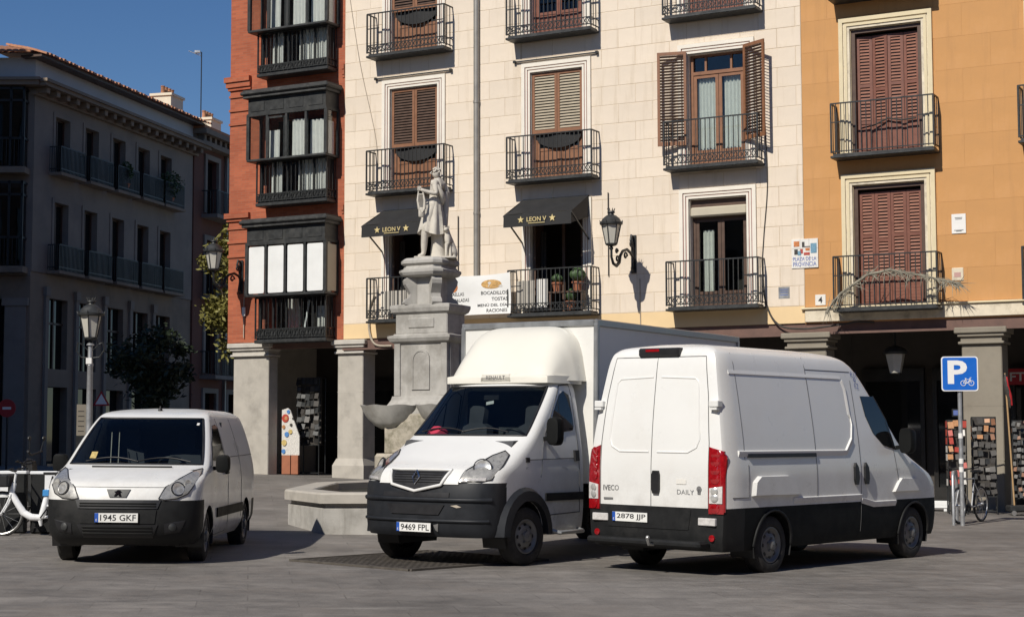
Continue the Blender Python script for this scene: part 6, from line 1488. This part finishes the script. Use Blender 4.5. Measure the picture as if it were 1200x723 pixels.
# cactus pots, balcony bits, dry palm
def cactus(t, z, r, h, label, d=.28):
    e = empty('cactus_pot', FW(t, d, z), FA, label, 'plant', 'potted cacti on the awning balcony'); MB().lathe([(.09, 0), (.13, .18), (.15, .18), (.15, .22), (.12, .22)], 14).build('pot', 'terracotta', e, smooth=40)
    rings = [[(r*sin(pi*(j+.5)/9)*(1+.09*cos(10*a))*cos(a), r*sin(pi*(j+.5)/9)*(1+.09*cos(10*a))*sin(a), .18+h*(j+.5)/9) for a in [2*pi*k/40 for k in range(40)]] for j in range(9)]; MB().loft(rings).build('stem', 'green_leaf', e, smooth=60)
cactus(1.38, 5.06, .13, .28, 'small round cactus in a clay pot, left of the group on the balcony'); cactus(1.92, 5.06, .19, .42, 'largest barrel cactus in a clay pot, right of the group on the balcony'); cactus(1.74, 4.6, .12, .36, 'lower slim cactus in a clay pot on the balcony floor')
ps = empty('plant_shelf', FW(1.65, .28, 4.6), FA, 'low wooden shelf carrying cactus pots on the balcony', 'shelf'); MB().box(-.45, .45, -.12, .12, .42, .46).build('board', 'wood_dark', ps)
for x in (-.42, .42): MB().box(x-.02, x+.02, -.1, .1, 0, .42).build('leg', 'wood_dark', ps)
sb2 = empty('balcony_screen', FW(.72, .33, 4.62), FA, 'pale cloth screen tied behind the railing of the cactus balcony', 'screen')
MB().grid(lambda u, v: (-.42+.5*u, .02*sin(u*12), .06+.68*v), 14, 2).build('grey_cloth', 'granite', sb2, smooth=60, fix=False); MB().grid(lambda u, v: (.12+.3*u, .02*sin(u*9), .06+.70*v), 10, 2).build('white_cloth', 'curtain', sb2, smooth=60, fix=False)
sb3 = empty('balcony_screen', FW(-2.75, .33, 4.62), FA, 'low pale screen behind the railing of the balcony by the statue', 'screen'); MB().grid(lambda u, v: (-.75+1.3*u, .02*sin(u*22), .06+.6*v), 24, 2).build('cloth', 'granite', sb3, smooth=60, fix=False)
pf = empty('dry_palm', FW(9.4, .5, 4.75), FA, 'dried palm frond tied in an arch along the lower orange balcony', 'palm'); arc = [(-1.35, 0, -.45), (-1.0, 0, -.05), (-.4, -.02, .33), (.1, -.02, .42), (.7, -.02, .28), (1.3, 0, .12), (1.6, .0, .05)]
MB().tube(arc, [.02, .03, .03, .028, .022, .016, .01], 6).build('stalk', 'palm_dry', pf, smooth=50); mb = MB(); random.seed(9)
for i in range(240):
    k = random.random()*(len(arc)-1.01); j = int(k); c = Vector(arc[j]).lerp(Vector(arc[j+1]), k-j); d = (Vector(arc[j+1])-Vector(arc[j])).normalized(); q = (d*random.uniform(-.6, 1)+Vector((0, random.uniform(-.2, .2), random.uniform(-.75, .2)))).normalized()*random.uniform(.15, .42); n = q.cross(Vector((0, 1, 0))).normalized()*.012
    mb.add([c-n, c+n, c+q], [(0, 1, 2)])
mb.build('leaflets', 'palm_dry', pf, fix=False)
# ------------------------------------------------------------------ right: parking sign, bicycle, racks
sg = empty('parking_sign', (8.02, 29.7, G(8.02, 29.7)), radians(-8), 'blue bicycle parking sign on a galvanised post in front of the arcade', 'sign'); zs_ = 2.70
MB().tube([(0, 0, -.1), (0, 0, zs_+.28)], .038, 12).build('post', 'galv', sg, smooth=50)
def rrect(w, h, r, n=5): return [(sx*(w/2-r)+r*cos(radians(a0+k*90/n)), sz*(h/2-r)+r*sin(radians(a0+k*90/n))) for sx, sz, a0 in ((1, 1, 0), (-1, 1, 90), (-1, -1, 180), (1, -1, 270)) for k in range(n+1)]
mb = MB(); mb.M = Matrix.Translation((.0, 0, zs_)); mb.prism(rrect(.64, .62, .05), -.045, -.062, 'xz'); mb.build('sign_rim', 'sign_white', sg)
mb = MB(); mb.M = Matrix.Translation((.0, 0, zs_)); mb.prism(rrect(.60, .58, .04), -.0625, -.066, 'xz'); mb.build('sign_panel', 'sign_blue', sg)
MS = lambda x, z: frame3((x, -.068, zs_+z), (1, 0, 0), (0, 0, 1)); text('sign_letter', 'P', 'sign_white', sg, MS(-.04, .03), .34, .42, bold=.03)
mb = MB(); mb.M = MS(.13, -.17)
for x in (-.07, .07): mb.tube([(x+.045*cos(2*pi*k/16), .045*sin(2*pi*k/16), .001) for k in range(16)], .006, 4, closed=True)
for a, b in (((-.07, 0), (-.03, .065)), ((-.03, .065), (.05, .065)), ((.05, .065), (.07, 0)), ((-.07, 0), (0, 0)), ((0, 0), (.05, .065)), ((-.03, .065), (0, 0)), ((-.045, .085), (-.015, .085)), ((.05, .065), (.045, .095)), ((.045, .095), (.07, .095)), ((-.03, .065), (-.03, .085))): mb.tube([(*a, .001), (*b, .001)], .006, 4)
mb.build('bicycle_symbol', 'sign_white', sg)
for z in (1.55, 1.1, .95): MB().lathe([(.042, 0), (.042, .09)], 12, (0, 0, z)).build('sticker', 'paper', sg)
def wheelring(mb, o, ax, R, r=.018, n=28):
    ax = Vector(ax).normalized(); a = ax.cross(Vector((0, 0, 1))).normalized(); b = Vector((0, 0, 1)); o = Vector(o)
    mb.tube([o+R*(a*cos(2*pi*k/n)+b*sin(2*pi*k/n)) for k in range(n)], r, 8, closed=True)
def spokes(mb, o, ax, R, k=14):
    ax = Vector(ax).normalized(); a = ax.cross(Vector((0, 0, 1))).normalized(); b = Vector((0, 0, 1)); o = Vector(o)
    for i in range(k): t = 2*pi*i/k; mb.tube([o+ax*.02*(-1)**i, o+R*(a*cos(t)+b*sin(t))], .0025, 4)
    mb.tube([o-ax*.05, o+ax*.05], .025, 8)
def bicycle(name, loc, rz, label, frame='alu', electric=False, group=None, R=.33):
    e = empty(name, loc, rz, label, 'bicycle', group); wb = 1.04
    for x in (0, wb):
        mb = MB(); wheelring(mb, (x, 0, R), (0, 1, 0), R-.018, .02); mb.build('tyre', 'rubber', e, smooth=50); mb = MB(); wheelring(mb, (x, 0, R), (0, 1, 0), R-.042, .012); spokes(mb, (x, 0, R), (0, 1, 0), R-.045); mb.build('wheel_rim', 'alu', e)
    bb = (.44, 0, .28); seat = (.30, 0, .80); head = (.86, 0, .80); hd2 = (.90, 0, .66)
    mb = MB()
    if electric:
        mb.tube([head, hd2, (.84, 0, .55), (.72, 0, .36), (.60, 0, .29), bb], [.035, .045, .05, .055, .055, .05], 10); mb.tube([bb, (.38, 0, .55), (.33, 0, .72)], [.055, .045, .032], 10); mb.tube([(.36, 0, .58), (0, .05, R)], .016, 8); mb.tube([(.36, 0, .58), (0, -.05, R)], .016, 8); mb.tube([bb, (0, .06, R)], .022, 8); mb.tube([bb, (0, -.06, R)], .022, 8); mb.tube([(.47, 0, .3), (.45, 0, .16)], [.05, .02], 8)
    else:
        for p_, q_, r_ in ((seat, head, .015), (hd2, bb, .017), (seat, bb, .016)): mb.tube([p_, q_], r_, 8)
        for s in (-.05, .05): mb.tube([(.32, s*.3, .72), (0, s, R)], .010, 6); mb.tube([bb, (0, s, R)], .011, 6)
    mb.build('frame', frame, e, smooth=50)
    mb = MB()
    for s in (-.05, .05): mb.tube([(.895, s*.9, .64), (.95, s, .5), (wb, s, R)], .013, 6)
    mb.tube([(.93, 0, .60), head, (.84, 0, .95)], .018, 8); mb.build('fork', frame if electric else 'galv', e, smooth=50)
    MB().tube([(.80, -.30, 1.02), (.88, -.22, 1.0), (.85, 0, .97), (.88, .22, 1.0), (.80, .30, 1.02)], .014, 8).build('handlebar', 'black', e, smooth=50)
    mb = MB().tube([(.33, 0, .72), (.285, 0, .90)], .014, 8); mb.loft([[(.285+x, y*w, .92+z) for y in (-1, 1) for z in ((0, .04) if y < 0 else (.04, 0))] for x, w in ((-.13, .075), (-.05, .07), (.05, .03), (.14, .018))]); mb.build('saddle', 'black', e, smooth=50)
    mb = MB().lathe([(.09, -.01), (.09, .01)], 20, (bb[0], -.05, bb[2]), (0, 1, 0)); mb.tube([(bb[0], -.08, bb[2]), (bb[0]+.1, -.09, bb[2]-.14)], .012, 6).box(bb[0]+.05, bb[0]+.15, -.18, -.09, bb[2]-.155, bb[2]-.135); mb.tube([(bb[0], .08, bb[2]), (bb[0]-.1, .09, bb[2]+.14)], .012, 6); mb.build('crankset', 'black', e)
    if electric:
        MB().box(.32, .42, -.06, .06, .60, .70, b=.01).build('battery_badge', 'bike_blue', e); MB().box(-.05, .03, -.04, .04, .68, .74).build('tail_lamp', 'red_lens', e)
        mb = MB()
        for k in range(10): a = radians(20+k*16); mb.box(R*1.06*cos(a)-.02, R*1.06*cos(a)+.02, -.035, .035, R+R*1.06*sin(a)-.012, R+R*1.06*sin(a)+.012)
        mb.build('mudguard', 'bike_white', e); MB().box(.92, 1.18, -.14, .14, .74, .92, b=.02).build('front_carrier', 'black', e)
    return e
bicycle('parked_bicycle', (8.72, 31.0, G(8.6, 31)), radians(-128), 'worn city bicycle leaning by the parking sign', 'galv')
hp = empty('bike_hoop', (8.0, 30.1, G(8, 30)), radians(70), 'bent steel bicycle stand beside the parking sign', 'bike stand'); MB().tube([(-.35, 0, -.1), (-.35, 0, .86), (-.30, 0, .93), (.30, 0, .93), (.35, 0, .86), (.35, 0, -.1)], .028, 10).build('hoop', 'galv', hp, smooth=50); MB().box(-.3, .3, -.02, .02, .88, .96).build('top_bar', 'galv', hp)
random.seed(21)
def cardrack(loc, rz, label, w, d, h, cols, cards, z0=.5, frame='iron', big=.11):
    e = empty('postcard_rack', loc, rz, label, 'rack', 'display racks by the arcade pillar')
    mb = MB()
    for x in (-w/2, w/2):
        for y in (-d/2, d/2): mb.tube([(x, y, 0), (x, y, h)], .014, 6)
    for z in (.06, z0, h): mb.bar((-w/2, -d/2, z), (w/2, -d/2, z), .02).bar((-w/2, d/2, z), (w/2, d/2, z), .02).bar((-w/2, -d/2, z), (-w/2, d/2, z), .02).bar((w/2, -d/2, z), (w/2, d/2, z), .02)
    mb.build('frame', frame, e); box1('back_panel', 'card_dark', e, -w/2+.02, w/2-.02, -.02, .02, z0, h)
    nr = int((h-z0)/(big*1.25)); nc = max(2, int(w/(big*.85)))
    for r in range(nr):
        for c in range(nc):
            z = z0+(r+.5)*(h-z0)/nr; x = -w/2+(c+.5)*w/nc; m_ = random.choice(cards(r/nr))
            hh = big*random.uniform(.32, .56); ww = w/nc*random.uniform(.34, .52)
            if random.random() < .12: continue
            o = MB().box(-ww, ww, -.006, .006, -hh, hh).build('card', m_, e, loc=(x+random.uniform(-.02, .02), -d/2-.012-random.random()*.03, z+random.uniform(-.02, .02)), rot=(radians(-10+random.uniform(-12, 6)), random.uniform(-.2, .2), random.uniform(-.2, .2)))
    for r in range(nr):
        z = z0+(r+.5)*(h-z0)/nr; MB().box(-.006, .006, -d*.42, d*.42, -big*.5, big*.5).build('card', random.choice(cards(r/nr)), e, loc=(-w/2-.012, 0, z))
    return e
cardrack((8.98, 33.6, G(9, 33.6)), radians(-10), 'tall rack of red and white souvenir cards just left of the sign post', .36, .34, 1.88, 0, lambda v: ['card_red', 'card_red', 'card_orange', 'card_white', 'card_dark', 'card_dark'], .55, big=.13)
cardrack((9.62, 33.9, G(9.6, 33.9)), radians(-14), 'dark souvenir rack with orange goods on its top rows before the pillar', .46, .42, 1.95, 0, lambda v: ['card_dark', 'card_dark', 'card_dark', 'iron'] if v < .6 else ['card_orange', 'card_dark', 'card_dark', 'wood'], .35, big=.12)
cardrack((10.75, 34.6, G(10.7, 34.6)), radians(-20), 'dark rack of small trinkets at the right edge of the arcade', .6, .45, 1.9, 0, lambda v: ['card_dark', 'card_dark', 'card_dark', 'iron', 'iron', 'wood'], .3, big=.10)
rs_ = empty('rack_sign', (8.98, 33.5, G(9, 33.6)+1.95), 0, 'small dark framed price sign on top of the red card rack', 'sign'); MB().box(-.1, .1, -.01, .01, 0, .16).build('frame', 'iron', rs_); MB().box(-.075, .075, -.014, -.011, .03, .13).build('face', 'blue_ink', rs_)
wb_ = empty('white_crate', (8.75, 34.6, G(8.7, 34.6)), radians(-20), 'low white plastic crate on the ground behind the bicycle', 'crate'); MB().box(-.3, .3, -.2, .2, .06, .13, b=.01).box(-.3, .3, -.2, -.17, .13, .2).box(-.3, .3, .17, .2, .13, .2).build('tray', 'blind_white', wb_)
for x in (-.25, .25): MB().box(x-.03, x+.03, -.18, .18, 0, .06).build('foot', 'blind_white', wb_)
fp = empty('flag_pole', (10.1, 33.5, G(10.1, 33.5)), 0, 'slanted wooden pole with a rolled coloured flag at the right edge', 'flag'); MB().tube([(.0, 0, .1), (-.06, 0, 1.4), (-.13, 0, 2.85)], .018, 8).build('pole', 'wood_pole', fp, smooth=50)
MB().loft([[(-.13+.05*cos(a)*s+dx, .05*sin(a)*s*(1+.3*sin(3*a)), z) for a in [2*pi*k/14 for k in range(14)]] for z, s, dx in ((2.84, .3, 0), (2.7, .9, .0), (2.5, 1.2, .04), (2.3, .9, .08), (2.15, .3, .09))]).build('flag_cloth', 'card_dark', fp, smooth=60); MB().loft([[(-.10+.045*cos(a)*s+dx, -.02+.05*sin(a)*s, z) for a in [2*pi*k/14 for k in range(14)]] for z, s, dx in ((2.78, .3, 0), (2.6, .9, .0), (2.4, 1.0, .05), (2.2, .4, .09))]).build('flag_stripe', 'sign_red', fp, smooth=60)
pbx = empty('pole_base', (10.15, 33.45, G(10.1, 33.5)), 0, 'dark wheeled base holding the slanted flag pole', 'base'); MB().box(-.2, .2, -.18, .18, .08, .2, b=.02).build('weight', 'iron', pbx)
for x in (-.13, .13): MB().lathe([(.05, -.02), (.05, .02)], 12, (x, -.17, .05), (0, 1, 0)).build('castor', 'alu', pbx)
gs = empty('gift_shop_sign', FW(11.45, -2.5, 2.92), FA, 'red shop sign with pale letters inside the arcade at the right edge', 'sign'); MB().box(-.6, .6, 0, .06, -.18, .18).build('panel', 'sign_red', gs); text('sign_lettering', 'GIFTS', 'card_white', gs, frame3((-.0, -.003, 0), (1, 0, 0), (0, 0, 1)), .8, .2, bold=.02)
# ------------------------------------------------------------------ left: dock bicycles, signs
bicycle('hire_bicycle', (-6.62, 25.0, G(-6.6, 25)), radians(180), 'white electric hire bicycle with step-through frame beside the small van', 'bike_white', True, 'hire bicycles at the dock', R=.34)
bicycle('hire_bicycle', (-6.9, 26.6, G(-6.9, 26.6)), radians(188), 'dark bicycle parked behind the white hire bicycle', 'iron', True, 'hire bicycles at the dock', R=.34)
bicycle('hire_bicycle', (-7.3, 27.6, G(-7.3, 27.6)), radians(176), 'dark bicycle at the far end of the dock row', 'iron', False, 'hire bicycles at the dock', R=.34)
for i, (x, lab) in enumerate(((-7.62, 'dark bicycle dock with pale edge at the left picture edge'), (-7.15, 'dark bicycle dock with a white panel behind the white hire bicycle'), (-6.72, 'dark bicycle dock half hidden by the small van'))):
    e = empty('bike_dock', (x, 25.45, G(x, 25.4)), 0, lab, 'bike dock', 'bicycle docks'); MB().box(-.2, .2, -.07, .07, 0, .92, b=.03).build('pillar', 'plastic', e)
    MB().box(-.21, .21, -.08, .08, .90, .95, b=.01).build('top', 'bike_white', e); MB().box(.02 if i == 1 else -.19, .17 if i == 1 else -.07, -.078, -.071, .66 if i == 1 else .55, .89).build('panel', 'bike_white', e)
ms_ = empty('moped', (-7.35, 28.9, G(-7.3, 28.9)), radians(175), 'black moped parked behind the bicycle docks', 'moped')
for x in (0, 1.25):
    mb = MB(); wheelring(mb, (x, 0, .25), (0, 1, 0), .19, .06); mb.build('wheel', 'rubber', ms_, smooth=50)
MB().loft([[(x, -w, z0), (x, w, z0), (x, w*.8, z1), (x, -w*.8, z1)] for x, w, z0, z1 in ((-.3, .10, .55, .78), (0, .17, .4, .80), (.35, .18, .3, .76), (.5, .17, .25, .40), (.9, .16, .25, .36), (1.0, .14, .3, .95), (1.1, .10, .5, 1.0))]).build('body', 'black', ms_, smooth=40); MB().loft([[(x, -w, z), (x, w, z), (x, w*.8, z+.1), (x, -w*.8, z+.1)] for x, w, z in ((-.35, .1, .8), (-.1, .15, .8), (.4, .12, .78))]).build('saddle', 'black', ms_, smooth=40); MB().tube([(.98, -.33, 1.12), (1.05, 0, 1.05), (.98, .33, 1.12)], .02, 8).build('handlebar', 'black', ms_)
for s in (-1, 1): MB().tube([(.98, s*.25, 1.1), (.95, s*.32, 1.3)], .008, 5).ball((.95, s*.34, 1.34), (.02, .07, .045)).build('mirror', 'iron_grey', ms_)
rd = empty('red_sign', (-14.0, 46, G(-14, 46)), 0, 'round red traffic sign on a thin post at the left picture edge', 'sign'); z_ = 2.42-G(-14, 46); MB().tube([(0, 0, 0), (0, 0, z_+.2)], .03, 8).build('post', 'iron', rd); MB().lathe([(.25, 0), (.25, .02)], 24, (0, -.05, z_), (0, -1, 0)).build('disc', 'sign_red', rd); MB().box(-.12, .12, -.075, -.071, z_-.035, z_+.035).build('bar', 'sign_white', rd)
tr_ = empty('warning_sign', (-11.4, 46, G(-11, 46)), 0, 'triangular warning sign with red border behind the small van', 'sign'); z_ = 2.62-G(-11, 46); MB().tube([(0, .03, 0), (0, .03, z_+.2)], .03, 8).build('post', 'iron', tr_)
for nm, s, y, m_ in (('border', .28, 0, 'sign_red'), ('panel', .19, -.004, 'sign_white')): MB().prism([(s*cos(radians(a)), z_+s*sin(radians(a))) for a in (90, 210, 330)], y, y-.008).build(nm, m_, tr_)
mb_ = empty('menu_stand', (-10.44, 40.2, G(-10.4, 40)), radians(20), 'narrow pale menu stand near the street lamp', 'menu stand'); z_ = G(-10.4, 40); MB().box(-.11, .11, -.02, .02, 1.65-z_, 2.4-z_).build('board', 'granite_dark', mb_); MB().box(-.12, .12, -.015, .025, 0, 1.64-z_).build('stand', 'iron', mb_)
for i in range(5): box1('menu_line', 'card_dark', mb_, -.08, .06, -.025, -.021, 1.75-z_+i*.12, 1.765-z_+i*.12)
# display piece cut to the sun patch's outline, light put into its colours
pbd = empty('sun_patch_board', FW(-6.98, -.55, gz(-6.98, -.5)), FA, 'bright board shaped like the sun patch on the postcard display, with red foot, in the arch of the brick house', 'board'); bz = .52
MB().prism([(-.27, bz+.0), (.30, bz), (.30, bz+.50), (.0, bz+1.18), (-.08, bz+1.25), (-.27, bz+1.2)], 0, .03).build('board', 'card_white', pbd)
for m_, P in {'card_red': [(-.15, .98, .11), (.1, .15, .0)], 'card_blue': [(-.2, .1, .06), (-.1, .55, .07), (-.05, 1.15, .05)], 'card_yellow': [(-.18, .33, .08), (.02, .62, .06)], 'card_orange': [(-.12, .98, .05), (-.2, .75, .05)], 'card_dark': [(.04, .8, .04), (.03, .62, .03), (.1, .97, .03)]}.items():
    for x, z, r in P:
        if r: MB().prism([(x+r*cos(2*pi*k/14), bz+z+r*sin(2*pi*k/14)) for k in range(14)], -.003-.002*len(m_), -.001).build('picture_patch', m_, pbd)
MB().box(-.25, .02, -.02, .05, .02, bz-.002).box(.05, .27, -.02, .05, .02, bz-.002).build('foot_panel', 'terracotta', pbd)
crd = cardrack(FW(-6.75, -1.2, gz(-6.75, -1.2)), FA, 'postcard rack with shade put into its dark cards, behind the sun patch board', .7, .3, 2.6, 0, lambda v: ['card_dark', 'iron_grey', 'iron', 'shade_black'], .8, big=.16)  # dark card colours paint the shaded part of the display
# ------------------------------------------------------------------ ventilation grate in the paving
gq = [(-2.80, 21.09), (-1.21, 19.67), (.45, 21.5), (-1.15, 22.95)]
gr = empty('ventilation_grate', (0, 0, 0), 0, 'rusty iron ventilation grate set in the paving under the truck nose', 'grate')
def gp(u, v, h):
    a = Vector(gq[0]).lerp(Vector(gq[1]), u); b = Vector(gq[3]).lerp(Vector(gq[2]), u); p = a.lerp(b, v); return (p.x, p.y, G(p.x, p.y)+h)
MB().grid(lambda u, v: gp(u, v, .006), 10, 10).build('pit', 'black', gr, fix=False)  # flat black sheet painting the dark below the bars
mb = MB()
for i in range(21): mb.bar(gp(i/20, 0, .016), gp(i/20, 1, .016), .052, .012)
for i in range(21): mb.bar(gp(0, i/20, .014), gp(1, i/20, .014), .045, .010)
tag(mb.build('bars', 'rust', gr), kind='stuff')
mb = MB()
for a, b in zip(gq, gq[1:]+gq[:1]): mb.bar((*a, G(*a)+.014), (*b, G(*b)+.014), .06, .024)
mb.build('frame', 'rust', gr)
